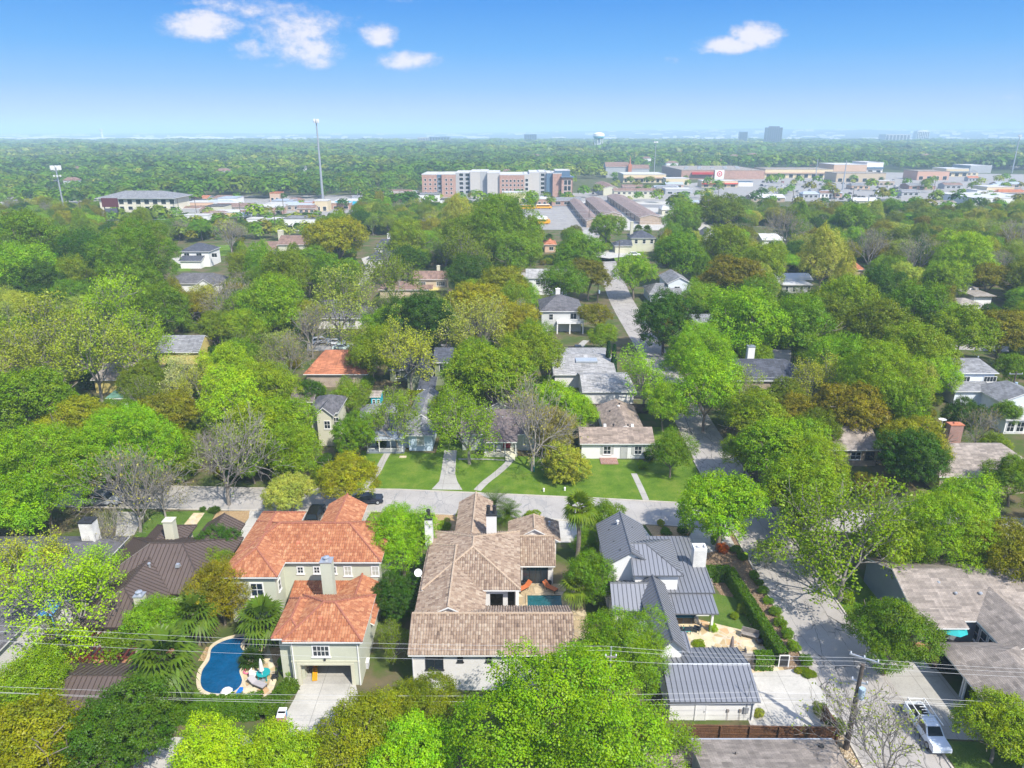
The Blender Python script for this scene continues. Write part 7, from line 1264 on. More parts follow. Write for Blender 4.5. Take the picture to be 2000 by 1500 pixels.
T_ = [ # near the camera
 ('oak', 40, 1462, 125, 'Y'), ('oak', 118, 1490, 60, 'O'), ('elm', 60, 1352, 70, 'M'), ('dark', 242, 1432, 100, 'K'), ('elm', 415, 1494, 84, 'L'), ('elm', 540, 1488, 84, 'L'), ('fine', 718, 1442, 106, 'F'), ('fine', 830, 1392, 84, 'F'), ('big', 1095, 1425, 200, 'B', .78), ('elm', 800, 1478, 90, 'B'), ('big', 1218, 1272, 95, 'G'), ('airy', 1295, 1452, 70, 'M'),
 ('bare', 1748, 1445, 132, 'P', .85), ('elm', 1955, 1420, 75, 'M'), ('fine', 1742, 1236, 92, 'N'), ('airy', 120, 1172, 108, 'L'), ('airy', 55, 1105, 80, 'P'), ('airy', 200, 1110, 60, 'L'), ('elm', 312, 1218, 56, 'B'), ('airy', 440, 1135, 58, 'O'), ('elm', 430, 1158, 62, 'O'), ('dark', 428, 1066, 42, 'D'), ('elm', 415, 1110, 38, 'M'),
 ('dark', 775, 1165, 46, 'D'), ('big', 785, 1050, 76, 'B'), ('airy', 765, 1255, 44, 'S'), ('elm', 1160, 1128, 52, 'G'), ('elm', 1183, 1015, 42, 'G'), ('elm', 1145, 1062, 30, 'G'), ('oak', 1408, 990, 92, 'B'), ('airy', 1662, 1050, 122, 'M'), ('airy', 1590, 1085, 40, 'M'), ('elm', 1585, 990, 60, 'S'), ('elm', 1745, 1060, 70, 'M'),
 ('big', 1835, 1040, 92, 'B'), ('oak', 1955, 1085, 85, 'O'), ('elm', 1885, 985, 72, 'B'), ('elm', 1975, 930, 60, 'G'), ('oak', 1530, 880, 85, 'B'), ('big', 1620, 895, 105, 'M'), ('elm', 1560, 960, 80, 'M'), ('dark', 1772, 895, 74, 'D'), ('oak', 1795, 862, 82, 'Y'), ('elm', 1930, 870, 40, 'M'), ('elm', 1312, 885, 44, 'G'), ('bush', 1103, 905, 48, 'P'), ('elm', 1060, 838, 66, 'T'),
 ('bare', 1040, 820, 92, 'T'), ('airy', 915, 826, 74, 'M'), ('elm', 880, 800, 44, 'M'), ('airy', 775, 818, 60, 'M'), ('dark', 692, 850, 46, 'G'), ('oak', 682, 932, 64, 'Y'), ('oak', 566, 966, 50, 'P'), ('bare', 432, 880, 100, 'P'), ('bare', 255, 942, 92, 'T'), ('bare', 312, 948, 58, 'T'), ('bare', 190, 1040, 60, 'T'), ('big', 95, 920, 128, 'B'), ('elm', 30, 990, 75, 'B'), ('big', 250, 872, 96, 'B'), ('elm', 170, 900, 70, 'M'),
 ('oak', 45, 792, 95, 'G'), ('oak', 180, 806, 95, 'Y'), ('oak', 330, 812, 66, 'O'), ('airy', 357, 735, 50, 'W'), ('dark', 275, 745, 48, 'S'), ('elm', 445, 722, 58, 'L'), ('elm', 455, 785, 66, 'L'), ('elm', 560, 830, 84, 'M'), ('elm', 520, 770, 62, 'M'), ('elm', 500, 850, 70, 'M'), ('elm', 665, 770, 74, 'M'), ('dark', 612, 768, 36, 'D'), ('elm', 720, 690, 58, 'M'), ('elm', 745, 640, 50, 'G'), ('airy', 800, 688, 66, 'P'), ('dark', 822, 628, 68, 'D'), ('airy', 935, 640, 66, 'P'), ('oak', 935, 596, 62, 'Y'), ('oak', 948, 738, 96, 'M'), ('elm', 905, 775, 44, 'G'), ('elm', 1090, 790, 76, 'B'), ('elm', 1035, 692, 62, 'M'), ('elm', 1060, 652, 58, 'G'), ('elm', 1130, 800, 48, 'B'),
 ('airy', 1258, 735, 62, 'L'), ('elm', 1298, 790, 48, 'B'), ('elm', 1380, 765, 70, 'B'), ('big', 1365, 695, 74, 'B'), ('elm', 1455, 640, 76, 'B'), ('dark', 1300, 622, 66, 'D'), ('elm', 1355, 585, 44, 'B'), ('airy', 1442, 755, 52, 'P'), ('oak', 1470, 810, 74, 'M'), ('elm', 1440, 880, 62, 'M'), ('airy', 1590, 748, 56, 'P'), ('oak', 1650, 800, 72, 'O'), ('dark', 1530, 775, 44, 'S'), ('big', 1722, 745, 88, 'M'), ('elm', 1640, 712, 60, 'B'), ('elm', 1795, 690, 66, 'M'), ('elm', 1760, 800, 60, 'G'), ('dark', 1895, 795, 62, 'D'), ('bare', 1912, 830, 46, 'T'), ('elm', 1960, 800, 36, 'G'),
 ('elm', 1555, 640, 64, 'G'), ('elm', 1610, 625, 60, 'S'), ('oak', 1720, 640, 72, 'S'), ('elm', 1655, 590, 60, 'M'), ('elm', 1790, 610, 62, 'G'), ('elm', 1880, 650, 66, 'M'), ('oak', 1960, 650, 70, 'O'), ('elm', 1955, 720, 62, 'G'), ('elm', 1830, 740, 44, 'B'), ('elm', 1500, 700, 60, 'M'), ('elm', 1560, 690, 52, 'G'), ('dark', 1925, 600, 34, 'D'), ('dark', 1700, 850, 42, 'D'), ('elm', 1600, 840, 46, 'S'),
 ('elm', 575, 888, 60, 'M'), ('elm', 492, 902, 40, 'G'), ('elm', 345, 888, 46, 'M'), ('airy', 236, 1158, 46, 'L'), ('airy', 1500, 1075, 34, 'M'),
 # left middle distance
 ('airy', 100, 650, 92, 'P'), ('airy', 205, 610, 82, 'L'), ('airy', 60, 700, 80, 'P'), ('airy', 180, 690, 86, 'P'), ('airy', 260, 660, 66, 'L'), ('elm', 40, 540, 62, 'B'), ('dark', 75, 560, 52, 'D'), ('elm', 140, 545, 44, 'M'), ('oak', 250, 560, 66, 'G'), ('elm', 320, 610, 56, 'G'), ('oak', 375, 585, 54, 'O'), ('oak', 425, 640, 46, 'S'), ('elm', 480, 640, 42, 'M'), ('elm', 530, 600, 62, 'B'), ('bare', 450, 590, 60, 'T'), ('bare', 605, 640, 52, 'T'), ('airy', 660, 585, 76, 'P'), ('bare', 560, 690, 54, 'T'), ('oak', 600, 610, 34, 'Y'), ('elm', 485, 610, 44, 'G'), ('airy', 540, 690, 50, 'P'),
 ('elm', 60, 480, 66, 'G'), ('big', 265, 500, 78, 'G'), ('elm', 160, 500, 50, 'D'), ('oak', 670, 470, 72, 'Y'), ('oak', 600, 500, 50, 'G'), ('bare', 448, 455, 36, 'T'), ('elm', 560, 545, 56, 'S'), ('elm', 640, 540, 50, 'G'), ('elm', 790, 470, 44, 'M'), ('cone', 895, 430, 34, 'P'), ('big', 985, 445, 76, 'G'), ('elm', 920, 470, 56, 'S'), ('elm', 1010, 500, 46, 'G'), ('oak', 790, 510, 50, 'D'), ('airy', 770, 545, 62, 'S'), ('airy', 900, 500, 60, 'S'), ('elm', 910, 540, 42, 'D'), ('oak', 985, 560, 56, 'Y'), ('elm', 1030, 585, 28, 'B'), ('elm', 1130, 500, 48, 'G'), ('oak', 1150, 540, 46, 'O'), ('elm', 1100, 555, 46, 'G'), ('oak', 1165, 618, 34, 'O'), ('elm', 1185, 650, 38, 'M'), ('oak', 1200, 445, 50, 'G'), ('elm', 1240, 535, 42, 'B'), ('elm', 1330, 430, 36, 'G'),
 ('elm', 1325, 500, 52, 'G'), ('elm', 1420, 490, 50, 'M'), ('oak', 1440, 545, 60, 'O'), ('elm', 1500, 520, 54, 'M'), ('cone', 1608, 505, 44, 'P'), ('bare', 1705, 480, 44, 'T'), ('bare', 1788, 500, 50, 'T'), ('big', 1880, 500, 56, 'L'), ('elm', 1855, 545, 48, 'M'), ('bare', 1982, 460, 44, 'P'), ('bare', 1540, 440, 44, 'T'), ('oak', 1400, 415, 48, 'S'), ('elm', 1670, 430, 36, 'G'), ('oak', 1930, 545, 50, 'O'), ('elm', 1720, 560, 46, 'D'), ('elm', 1480, 585, 46, 'G'), ('oak', 1420, 600, 30, 'O'),
]
VIS = [(735, 785, 850, 880), (955, 780, 1050, 885), (1130, 800, 1278, 895), (1120, 700, 1200, 775), (1455, 695, 1565, 745), (1645, 835, 1725, 900), (1845, 850, 1945, 940), (1855, 710, 2000, 790), (602, 782, 655, 806), (600, 688, 680, 730), (765, 695, 880, 755), (728, 768, 742, 784), (350, 664, 380, 680), (200, 725, 232, 752), (205, 762, 245, 785), (640, 600, 715, 635), (750, 535, 875, 570), (1055, 585, 1138, 645),
       (1195, 580, 1245, 650), (1345, 815, 1420, 925), (1275, 540, 1335, 575), (345, 480, 410, 515), (335, 540, 420, 562), (490, 458, 600, 490), (715, 465, 760, 510), (1205, 460, 1280, 495), (1485, 450, 1528, 472), (1525, 540, 1585, 565), (1870, 570, 1955, 595), (1110, 650, 1150, 695), (165, 968, 232, 990)]
def fit(typ, cx, cy, r):
    if typ in ('bare', 'airy'): return cx, cy, r
    for _ in range(14):
        hit = None
        for v in VIS:
            vx, vy, wx_, wy_ = (v[0] + v[2]) / 2, (v[1] + v[3]) / 2, (v[2] - v[0]) * .36, (v[3] - v[1]) * .36
            qx, qy = min(max(cx, vx - wx_), vx + wx_), min(max(cy, vy - wy_), vy + wy_)
            if ((qx - cx) / r) ** 2 + ((qy - cy) / (r * .95)) ** 2 < .97 and cy > vy - r * .9: hit = (vx, vy)
        if not hit: break
        dx_, dy_ = cx - hit[0], cy - hit[1]; L_ = math.hypot(dx_, dy_) + 1e-6; cx += dx_ / L_ * r * .05; cy += max(dy_, 0) / L_ * r * .05; r *= .955
    return cx, cy, r
for row in T_: tree(row[0], *fit(*row[:4]), row[4], sz=row[5] if len(row) > 5 else 1.)
for x, y in ((23.9, 146.5), (26.1, 146.5)): pass
cyp = []
for px, py, lb in ((1186, 733, 'left of twin dark cypress columns beside the pale grey-roofed house'), (1197, 740, 'right of twin dark cypress columns beside the pale grey-roofed house')):
    p = G(px, py); t = thing('cypress_tree', lb, 'cypress tree', (p.x, p.y, 0)); cm, wm = PROTO['cypress']
    for nm, me in (('trunk', wm), ('crown', cm)): o = bpy.data.objects.new(nm, me); COL.objects.link(o); o.parent = t; o.color = (.02, .055, .012, 1)
    t.scale = (1., 1., .85)
# palms
p = G(1128, 1105); palm('palm_tree', 'tall fan palm with a shaggy skirt between the tan and grey houses', (p.x, p.y, 0), 7.0, 'fan', seed=3, skirt=True, r=.22, col=(.19, .29, .05), scale=1.15)
p = G(966, 1016); palm('palm_tree', 'feathery date palm beside the front wing of the tan tiled house', (p.x, p.y, 0), 2.6, 'date', seed=4, r=.3, col=(.13, .20, .06)); p = G(992, 1022); palm('palm_tree', 'lower arching palm right of the date palm', (p.x, p.y, 0), 1.4, 'date', seed=14, r=.25, col=(.11, .20, .03), L=2.3)
p = G(1125, 1190); palm('palm_tree', 'fan palm hanging over the small teal court pool', (p.x, p.y, 0), 2.9, 'fan', seed=5, r=.16, col=(.22, .31, .06), R_=1.3)
for px, py, tr, sd, lb, sc in ((388, 1258, 2.9, 6, 'fan palm by the upper left end of the blue pool', 1.35), (338, 1375, 3.4, 7, 'largest fan palm, left of the blue pool', 1.6), (520, 1258, 2.4, 8, 'fan palm between the blue pool and the garage block', 1.35), (366, 1392, .9, 9, 'small fan palm on the lawn at the pool end', .9), (300, 1395, .8, 10, 'low fan palm beside the dark rounded tree', .9)): p = G(px, py); palm('palm_tree', lb, (p.x, p.y, 0), tr, 'fan', seed=sd, col=(.15, .25, .05), scale=sc)
for px, py, tr, sd, lb, sc in ((1245, 478, 5, 21, 'left of two palms behind the cream hip-roofed house', 1.4), (1262, 480, 5, 22, 'right of two palms behind the cream hip-roofed house', 1.4), (1072, 488, 4, 23, 'palm in front of the terracotta bungalow', 1.3), (568, 1300, .5, 24, 'dark sago palm at the pool corner', .6), (492, 1296, .5, 25, 'dark sago palm leaning over the blue pool', .75), (1178, 1296 - 180, 1.2, 26, 'low palm in the shade left of the grey roof', .9)): p = G(px, py); palm('palm_tree', lb, (p.x, p.y, 0), tr, 'fan', seed=sd, col=(.05, .10, .02) if sd in (24, 25) else (.15, .25, .05), scale=sc)
# clipped hedges and shrubs
hedge('long clipped bright green hedge beside the side street', [(22.6, 71.6), (25.6, 71.6), (26.75, 57.2)], 1.0, 1.75, (.085, .20, .012), lump=.05); hedge('square-clipped shrub block beside the slat gate', [(24.0, 57.1), (25.6, 57.1)], 1.1, 1.6, (.10, .23, .012), 4, lump=.05)
p0, p1 = G(300, 1405), G(510, 1392); hedge('thick bright green hedge below the pool lawn', [p0, p1], 1.9, 1.5, (.10, .235, .012), 5); p0, p1 = G(512, 1412), G(572, 1345); hedge('leafy hedge between the pool lawn and the concrete drive', [p0, p1], 1.2, 1.2, (.10, .20, .016), 6); hedge('yellow-green hedge behind the back fence of the cottage', [(-20, 129), (-9, 129)], 2.2, 2.6, (.20, .23, .02), 8, leaf=.14)
def shrub(px, py, r, col, lb, sz=1.): p = G(px, py); sc = PX(p.x, p.y, 0.6)[2]; return plant('bush', p.x, p.y, r / sc, col, px, py, label=lb, sz=sz)
for i, (px, py, r) in enumerate(((1437, 1078, 11), (1449, 1092, 11), (1472, 1128, 11), (1482, 1142, 9), (1490, 1158, 11), (1500, 1178, 10), (1513, 1200, 13), (1524, 1222, 13), (1537, 1244, 14), (1549, 1268, 14), (1573, 1298, 15))):
    shrub(px, py, r, 'G', ('clipped dome shrub in the streetside bed, ' + ['first from the far end', 'second from the far end', 'third from the far end', 'fourth from the far end', 'fifth from the far end', 'sixth, midway along', 'sixth from the near end but one', 'fourth from the near end', 'third from the near end', 'second from the near end', 'the nearest and largest'][i]), .85)
for px, py, r, c, lb, s_ in ((1575, 1316, 17, 'S', 'wide flat shrub at the drive corner of the streetside bed', .3), (1558, 1314, 8, 'Y', 'small yellow shrub at the drive corner', .8), (1411, 1078, 12, 'R', 'red-leaved shrub behind the white brick chimney', 1.), (1398, 1062, 13, 'G', 'green shrub behind the red-leaved one', 1.), (1392, 1232, 10, 'L', 'lime shrub at the foot of the white porch post', 1.1), (1434, 1208, 9, 'M', 'small shrub at the left of the weathered bench', 1.), (1454, 1198, 14, 'S', 'grey-green shrub at the lawn corner near the bench', 1.), (1487, 1288, 14, 'S', 'low grey-green shrub at the patio edge by the slat gate', .8), (1365, 1262, 14, 'M', 'green planting round the stone bird bath', .4), (1482, 1398, 11, 'P', 'spiky pale grass clump by the garage wall', .9), (806, 845, 9, 'M', 'left of two round shrubs under the cottage window', 1.), (825, 843, 9, 'G', 'right of two round shrubs under the cottage window', 1.), (1015, 868, 14, 'G', 'round green shrub beside the mauve-roofed porch', 1.2), (1268, 900, 12, 'D', 'dark shrub right of the L-shaped white house', 1.3),
    (1255, 915, 10, 'B', 'bright round shrub right of the shuttered windows', 1.), (1155, 885, 16, 'T', 'twiggy shrub at the left front corner of the L-shaped house', 1.6), (1225, 880, 12, 'T', 'twiggy shrub by the right shuttered window', 1.8), (905, 1015, 16, 'M', 'green bush by the left chimney of the tan tiled house', 1.), (870, 1035, 14, 'M', 'leafy bush beside the tan tiled house forecourt', 1.), (1290, 1026, 8, 'P', 'spiky plant in the forecourt bed of the grey house', 1.), (1300, 1042, 12, 'G', 'low shrubs in the forecourt bed of the grey house', .6), (1332, 1042, 12, 'D', 'dark shrub under the bright street tree', .8), (567, 1318, 14, 'B', 'bright shrub at the garage corner by the drive', 1.2), (552, 1300, 10, 'G', 'dark green shrub along the garage wall', 1.2), (397, 998, 6, 'D', 'small dark shrub at the head of the flagstone path', 1.), (420, 1000, 12, 'D', 'dark low planting under the leaning tree', .6), (1040, 1018, 20, 'M', 'leafy planting behind the rear wing of the tan tiled house', .6), (745, 875, 10, 'D', 'dark shrub left of the cottage porch', 1.4), (1600, 1395, 14, 'S', 'scrubby bush at the end of the short board fence', 1.2), (1630, 1430, 18, 'S', 'scrubby bush at the foot of the dark power pole', 1.2), (1655, 1175, 14, 'M', 'green shrub in shade under the open tree right of the street', .8)): shrub(px, py, r, c, lb, s_)
# vines over the pergola
rng_ = np.random.default_rng(4); n = 9000; cx = rng_.uniform(-45.2, -36.5, n); P = np.stack([cx, 57.4 + rng_.normal(scale=1.5, size=n), 3.05 + rng_.random(n) * .5 + .3 * np.sin(cx * 1.7)], 1); P = P[np.sin(P[:, 0] * 1.3 + 1) + np.sin(P[:, 1] * 1.9) + .6 > rng_.random(len(P)) * 1.2]; c0 = np.array([-40.5, 57.4, 0.]); V, F = leaves(P - c0, rng_.normal(size=P.shape) * .6 + np.array([0, -.2, .9]), .13, rng_); o = bpy.data.objects.new('climbing_vine', mesh_np('climbing_vine', V, F, [LEAF])); COL.objects.link(o); o.location = c0; o.color = (.17, .29, .02, 1); tag(o, 'lime-green climbing vine sprawling over the red-brown pergola', 'vine')
# ---------------------------------------------------------------- more trees between, kept off houses, lawns and streets
CLEAR = [(700, 765, 1060, 960), (1060, 785, 1360, 990), (580, 775, 665, 835), (1100, 690, 1215, 790), (1450, 685, 1575, 745), (1630, 830, 1725, 910), (1845, 840, 1960, 945), (1848, 700, 2000, 800), (590, 680, 690, 735), (752, 685, 890, 765), (325, 655, 400, 700), (618, 585, 725, 690), (735, 525, 885, 575), (1045, 575, 1150, 700), (1265, 525, 1350, 580), (1025, 520, 1115, 550), (335, 470, 450, 535), (320, 535, 430, 568), (480, 450, 605, 495), (700, 460, 768, 560), (1195, 452, 1285, 510), (1060, 458, 1095, 492), (1480, 442, 1535, 478), (1520, 536, 1592, 568), (1865, 562, 1965, 600), (1370, 440, 1410, 472), (1170, 500, 1250, 700), (1200, 690, 1300, 790), (195, 715, 240, 790), (1960, 750, 2050, 850), (715, 760, 750, 792), (1660, 515, 1692, 532), (0, 700, 60, 745), (1300, 840, 1450, 960), (1145, 430, 1165, 480), (1020, 400, 1090, 445), (1090, 385, 1300, 442), (1340, 630, 1400, 650), (0, 960, 1320, 1500), (1320, 1000, 2000, 1500), (960, 528, 1220, 548), (1850, 668, 1960, 690)]
FILL = []
def cleared(px0, py0, px1, py1):
    return any(px0 < c[2] and px1 > c[0] and py0 < c[3] and py1 > c[1] for c in CLEAR)
def occupied(x, y, R_):
    return any((x - a) ** 2 + (y - b) ** 2 < (.72 * (R_ + r)) ** 2 for a, b, r in FILL)
FILL = [(t[0], t[1], t[2]) for t in TREES]
frng = random.Random(21); WOOD = []; n_ind = 0; MAXN = 330
PAL = ['G', 'M', 'S', 'G', 'B', 'D', 'O', 'Y', 'P', 'S', 'M', 'T']
cand = []
for i in range(26000):
    y = 50 + (470 - 50) * math.sqrt(frng.random()); x = frng.uniform(-.82, .82) * (y + 20); cand.append((y, x))
cand.sort()
for y, x in cand:
    if 27.5 < x < 40 and y < 300 or (36 < x < 48 and 280 < y < 395): continue
    R_ = frng.uniform(3.6, 6.2) if y > 120 else frng.uniform(2.4, 4.5)
    px, pc, sc = PX(x, y, 1.1 * R_); pb = PX(x, y, 0)[1]; rp = R_ * sc
    if px < -rp or px > 2000 + rp or pb < 388: continue
    if cleared(px - rp * .8, pc - rp * .7, px + rp * .8, pb): continue
    if pb < 472 and 400 < px < 700 or pb < 466 and (190 < px < 400 or 1040 < px < 1330) or pb < 428 and px > 1330: continue
    if occupied(x, y, R_): continue
    FILL.append((x, y, R_)); typ = frng.choices(['oak', 'elm', 'airy', 'bare', 'dark', 'cone', 'big'], [26, 40, 13, 6, 6, 3, 6])[0]; typ = 'airy' if (x < -15 and 120 < y < 230 and frng.random() < .3) else typ; col = 'D' if typ == 'dark' else ('T' if typ == 'bare' else frng.choice(PAL[:-1])); 
    if typ == 'airy': col = frng.choice(('P', 'S', 'M'))
    if NTREE < MAXN and y < 300: plant(typ, x, y, R_, col)
    else: WOOD.append((x, y, R_, typ, col))
# understorey so that no bare soil shows between the crowns: one low thicket
UND = []
for i in range(9000):
    y = 60 + 390 * math.sqrt(frng.random()); x = frng.uniform(-.8, .8) * (y + 15); R_ = frng.uniform(1.2, 2.4)
    if 27 < x < 41: continue
    px, pc, sc = PX(x, y, R_); pb = PX(x, y, 0)[1]; rp = R_ * sc
    if cleared(px - rp, pc - rp, px + rp, pb + 2) or pb < 420: continue
    UND.append((x, y, R_, 'bush', frng.choice('GSDDOM')))
def wood_gn(name, items, label):
    pts = np.array([(a[0], a[1], 0.) for a in items]); me = bpy.data.meshes.new(name); me.from_pydata(pts.tolist(), [], []); n = len(items)
    def attr(nm, typ, data): at_ = me.attributes.new(nm, typ, 'POINT'); at_.data.foreach_set('color' if typ == 'FLOAT_COLOR' else 'value', np.array(data, dtype=np.float32 if typ != 'INT' else np.int32).ravel())
    keys = sorted({a[3] for a in items}); allk = [f'{k}{v}' for k in keys for v in range(NV[k])]
    attr('size', 'FLOAT', [a[2] for a in items]); attr('turn', 'FLOAT', [frng.uniform(0, 6.28) for _ in items]); attr('pick', 'INT', [allk.index(f'{a[3]}{frng.randrange(NV[a[3]])}') for a in items])
    cols = []
    for a in items: c = LC[a[4]][0]; f = frng.uniform(.82, 1.18); cols.append((c[0] * f * frng.uniform(.9, 1.1), c[1] * f, c[2] * f, 1.))
    attr('tint', 'FLOAT_COLOR', cols); o = bpy.data.objects.new(name, me); COL.objects.link(o); tag(o, label, 'woodland', None, 'stuff')
    ng = bpy.data.node_groups.new(name + '_nodes', 'GeometryNodeTree'); ng.interface.new_socket('Geometry', in_out='INPUT', socket_type='NodeSocketGeometry'); ng.interface.new_socket('Geometry', in_out='OUTPUT', socket_type='NodeSocketGeometry'); N = ng.nodes; L = ng.links
    gi = N.new('NodeGroupInput'); go = N.new('NodeGroupOutput'); iop = N.new('GeometryNodeInstanceOnPoints'); L.new(gi.outputs[0], iop.inputs['Points']); g2i = N.new('GeometryNodeGeometryToInstance')
    def named(nm, dt): q = N.new('GeometryNodeInputNamedAttribute'); q.data_type = dt; q.inputs['Name'].default_value = nm; return q.outputs[0]
    for k in reversed(allk):
        j = N.new('GeometryNodeJoinGeometry')
        for mi, me_ in enumerate(PROTO[k]):
            if me_ is None: continue
            src = next((ob for ob in bpy.data.objects if ob.data == me_), None)
            if src is None: continue
            oi = N.new('GeometryNodeObjectInfo'); oi.inputs[0].default_value = src; oi.transform_space = 'ORIGINAL'; out = oi.outputs['Geometry']
            if mi == 0: sm = N.new('GeometryNodeSetMaterial'); L.new(out, sm.inputs[0]); sm.inputs['Material'].default_value = LEAF_WOOD; out = sm.outputs[0]
            L.new(out, j.inputs[0])
        L.new(j.outputs[0], g2i.inputs[0])
    L.new(g2i.outputs[0], iop.inputs['Instance']); iop.inputs['Pick Instance'].default_value = True; L.new(named('pick', 'INT'), iop.inputs['Instance Index'])
    cx = N.new('ShaderNodeCombineXYZ'); L.new(named('turn', 'FLOAT'), cx.inputs[2]); L.new(cx.outputs[0], iop.inputs['Rotation']); L.new(named('size', 'FLOAT'), iop.inputs['Scale']); L.new(iop.outputs[0], go.inputs[0])
    md = o.modifiers.new('woodland', 'NODES'); md.node_group = ng; return o
print('individual trees', NTREE, 'wood', len(WOOD), 'understorey', len(UND))
wood_gn('woodland', WOOD, 'mixed green tree canopy between the far houses and the business strip'); wood_gn('undergrowth', UND, 'low shrubs and scrub filling the ground between the trees')
# far canopy out to the haze, one mesh of leaf clumps
frng2 = np.random.default_rng(12); VV, FF, TT = [], [], []; base = 0
def far_trees(pts, rad, cols, nq, q, vr):
    global base
    n = len(pts); d = unit(frng2.normal(size=(n * nq, 3)) + np.array([0, 0, .55])); d[:, 2] = np.where(d[:, 2] < -.25, -d[:, 2], d[:, 2]); Rr = np.repeat(rad, nq); lump = 1 + .18 * frng2.normal(size=n * nq); C = np.repeat(pts, nq, 0); P = C + d * (Rr * np.clip(lump, .6, 1.25))[:, None] * np.array([1, 1, vr]) + np.array([0, 0, 1.]) * (Rr * 1.05)[:, None]
    V, F = leaves(P, d + frng2.normal(scale=.14, size=d.shape) + np.array([0, 0, .45]), q, frng2, .8); sc = np.repeat(Rr, 4)[:, None] ; V = P.repeat(4, 0) + (V - P.repeat(4, 0)) * sc; VV.append(V); FF.append(F + base); base += len(V); TT.append(np.repeat(cols, nq, 0) * frng2.uniform(.85, 1.15, (n * nq, 1)))
def belt(d0, d1, n, holes, rmin, rmax, nq, q, vr=.8):
    d = np.sqrt(frng2.uniform(d0 ** 2, d1 ** 2, n)); a = frng2.uniform(-.80, .80, n); x = a * d; keep = np.ones(n, bool); pb = 750 + FPX * np.tan(np.arctan(CAM_H / d) - PITCH); px = 1000 + FPX * x / (d * math.cos(PITCH) + CAM_H * math.sin(PITCH))
    for h_ in holes: keep &= ~((px > h_[0]) & (px < h_[2]) & (pb > h_[1]) & (pb < h_[3]))
    pts = np.stack([x, d, np.zeros(n)], 1)[keep]; n = len(pts); pal = np.array([LC[c][0] for c in ('D', 'G', 'S', 'G', 'D', 'G', 'M', 'S', 'P', 'S')]); u = np.sin(pts[:, 0] * .011 + 1.3 * np.sin(pts[:, 1] * .004)) + np.sin(pts[:, 1] * .0083 + pts[:, 0] * .0047) + frng2.normal(scale=.9, size=n); idx = np.clip(((u + 3) / 6 * len(pal)).astype(int), 0, len(pal) - 1); cols = pal[idx] * frng2.uniform(.8, 1.1, (n, 1)) * .86; far_trees(pts, frng2.uniform(rmin, rmax, n) * (1 + .25 * np.sin(pts[:, 0] * .02) * np.sin(pts[:, 1] * .013)), cols, nq, q, vr)
HOLES = [(400, 388, 720, 450), (810, 370, 1130, 448), (1075, 378, 1310, 450), (1190, 330, 1330, 404), (1330, 333, 2100, 428), (190, 400, 400, 452), (1120, 350, 1200, 390), (0, 405, 200, 440), (760, 380, 835, 402), (1180, 325, 1240, 332)]
belt(455, 820, 2700, HOLES, 4., 6.6, 130, .21); belt(820, 1500, 6500, HOLES, 4.6, 8., 54, .30); belt(1500, 3900, 26000, [], 6.5, 12., 32, .38, .46)
for px, py in ((1545, 372), (1612, 378), (1700, 368), (1665, 352), (1560, 356), (1810, 372), (1858, 384), (1740, 388), (1770, 362), (1900, 372), (1962, 352), (1505, 360), (1405, 372), (1335, 390), (590, 405), (500, 430), (430, 436), (840, 402), (905, 398), (935, 396), (1075, 400), (1040, 396), (960, 396), (772, 402), (700, 420), (1098, 378), (1140, 382), (1168, 378), (345, 425), (310, 432), (280, 436), (250, 440), (90, 430), (20, 440)):
    p = G(px, py + 4); far_trees(np.array([[p.x, p.y, 0.]]), np.array([frng2.uniform(3, 5.5)]), np.array([LC['GSM'[px % 3]][0]]), 150, .2, .85)
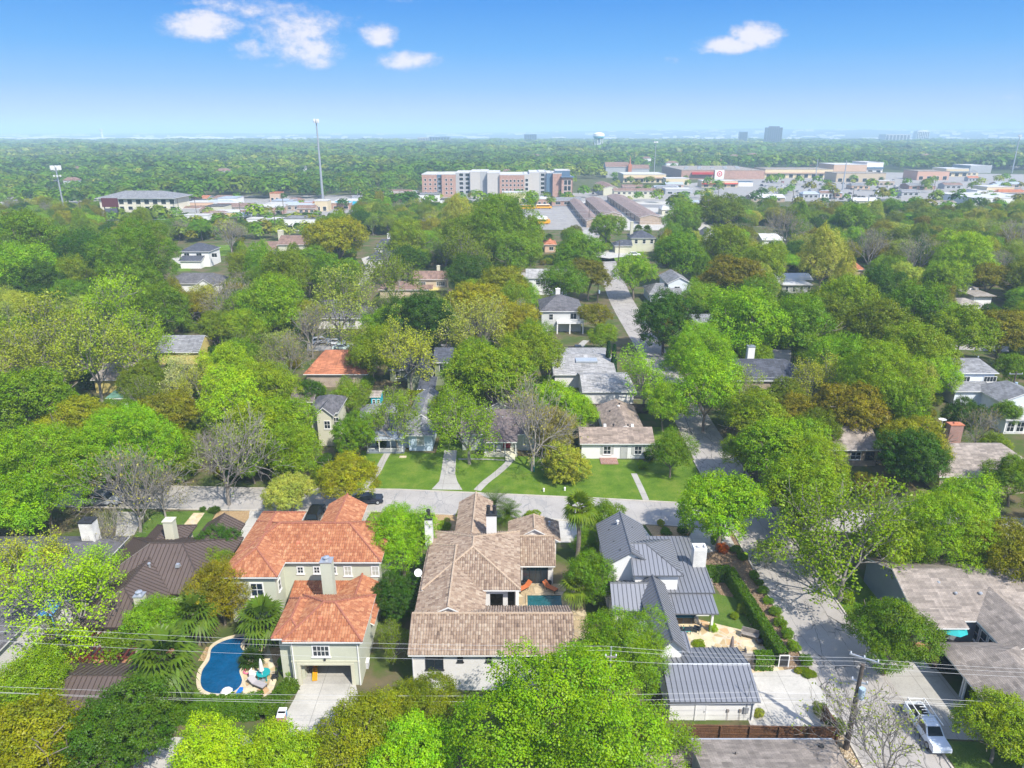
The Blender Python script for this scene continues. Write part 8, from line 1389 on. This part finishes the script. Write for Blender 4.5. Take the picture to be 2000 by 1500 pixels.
for (x0, x1, y0, y1, n, rmx) in ((1335, 2000, 352, 432, 95, 5.2), (345, 700, 392, 444, 24, 3.8), (345, 720, 446, 474, 50, 4.2), (190, 345, 428, 450, 14, 4.5), (1195, 1330, 345, 400, 18, 4.5), (1050, 1120, 385, 402, 6, 4.), (820, 1110, 388, 405, 12, 4.)):
    P_ = [G(frng.uniform(x0, x1), frng.uniform(y0, y1)) for _ in range(n)]; far_trees(np.array([(q.x, q.y, 0.) for q in P_]), frng2.uniform(2.4, rmx, n), np.array([LC[frng.choice('GSMDGPO')][0] for _ in range(n)]) * .92, 150, .2, .85)
rb = MB()
for i in range(420):
    d_ = math.sqrt(frng.uniform(640 ** 2, 3600 ** 2)); x_ = frng.uniform(-.76, .76) * d_; z_ = 6 + frng.random() * 5; w2 = frng.uniform(8, 20)
    if -330 < x_ < 60 and d_ < 760 or x_ > 40 and d_ < 1050: continue
    rb.box(x_, x_ + w2, d_, d_ + 9, 0, z_, 0 if i % 3 else 1); rb.box(x_ - .5, x_ + w2 + .5, d_ - .5, d_ + 9.5, z_, z_ + 2.6, 1 + i % 2, .45)
tag(rb.build('distant_roofs', [WHITE, R_BROWN, R_GREYSH]), 'scattered house roofs showing among the far tree canopy', 'houses', None, 'stuff')
o = bpy.data.objects.new('distant_wood', mesh_np('distant_wood', np.concatenate(VV), np.concatenate(FF), [LEAF_FAR], tint=np.concatenate(TT))); COL.objects.link(o); tag(o, 'continuous tree canopy running to the hazy horizon', 'woodland', None, 'stuff')
# labels for every tree, told apart by colour, form and neighbours
PEND.sort(key=lambda q: -q[4] * 1.)
for typ, col, px, py, R_, noun, t, lb in PEND:
    if lb: continue
    l = mklabel(col, typ, px, py, R_, noun)
    if l is None: l = f"{LC[col][1]} {noun} in the mixed canopy around {sorted(LAND, key=lambda l: math.hypot(px - l[1], py - l[2]))[0][0]}"; tag(t, None, None, l)
    t['label'] = l
# ---------------------------------------------------------------- air
hz = MB(); hz.box(-33000, 33000, -900, 32000, -3, 150); m = bpy.data.materials.new('haze_air'); m.use_nodes = True; t = NT(m.node_tree); t.n.clear()
v = t.add('ShaderNodeVolumePrincipled'); v.inputs['Color'].default_value = (.60, .82, 1., 1); v.inputs['Density'].default_value = 2.5e-4; v.inputs['Anisotropy'].default_value = -.1
ot = t.add('ShaderNodeOutputMaterial'); t.l.new(v.outputs[0], ot.inputs['Volume']); ho = hz.build('haze', m); tag(ho, None, None, None, 'stuff'); ho.display_type = 'WIRE'
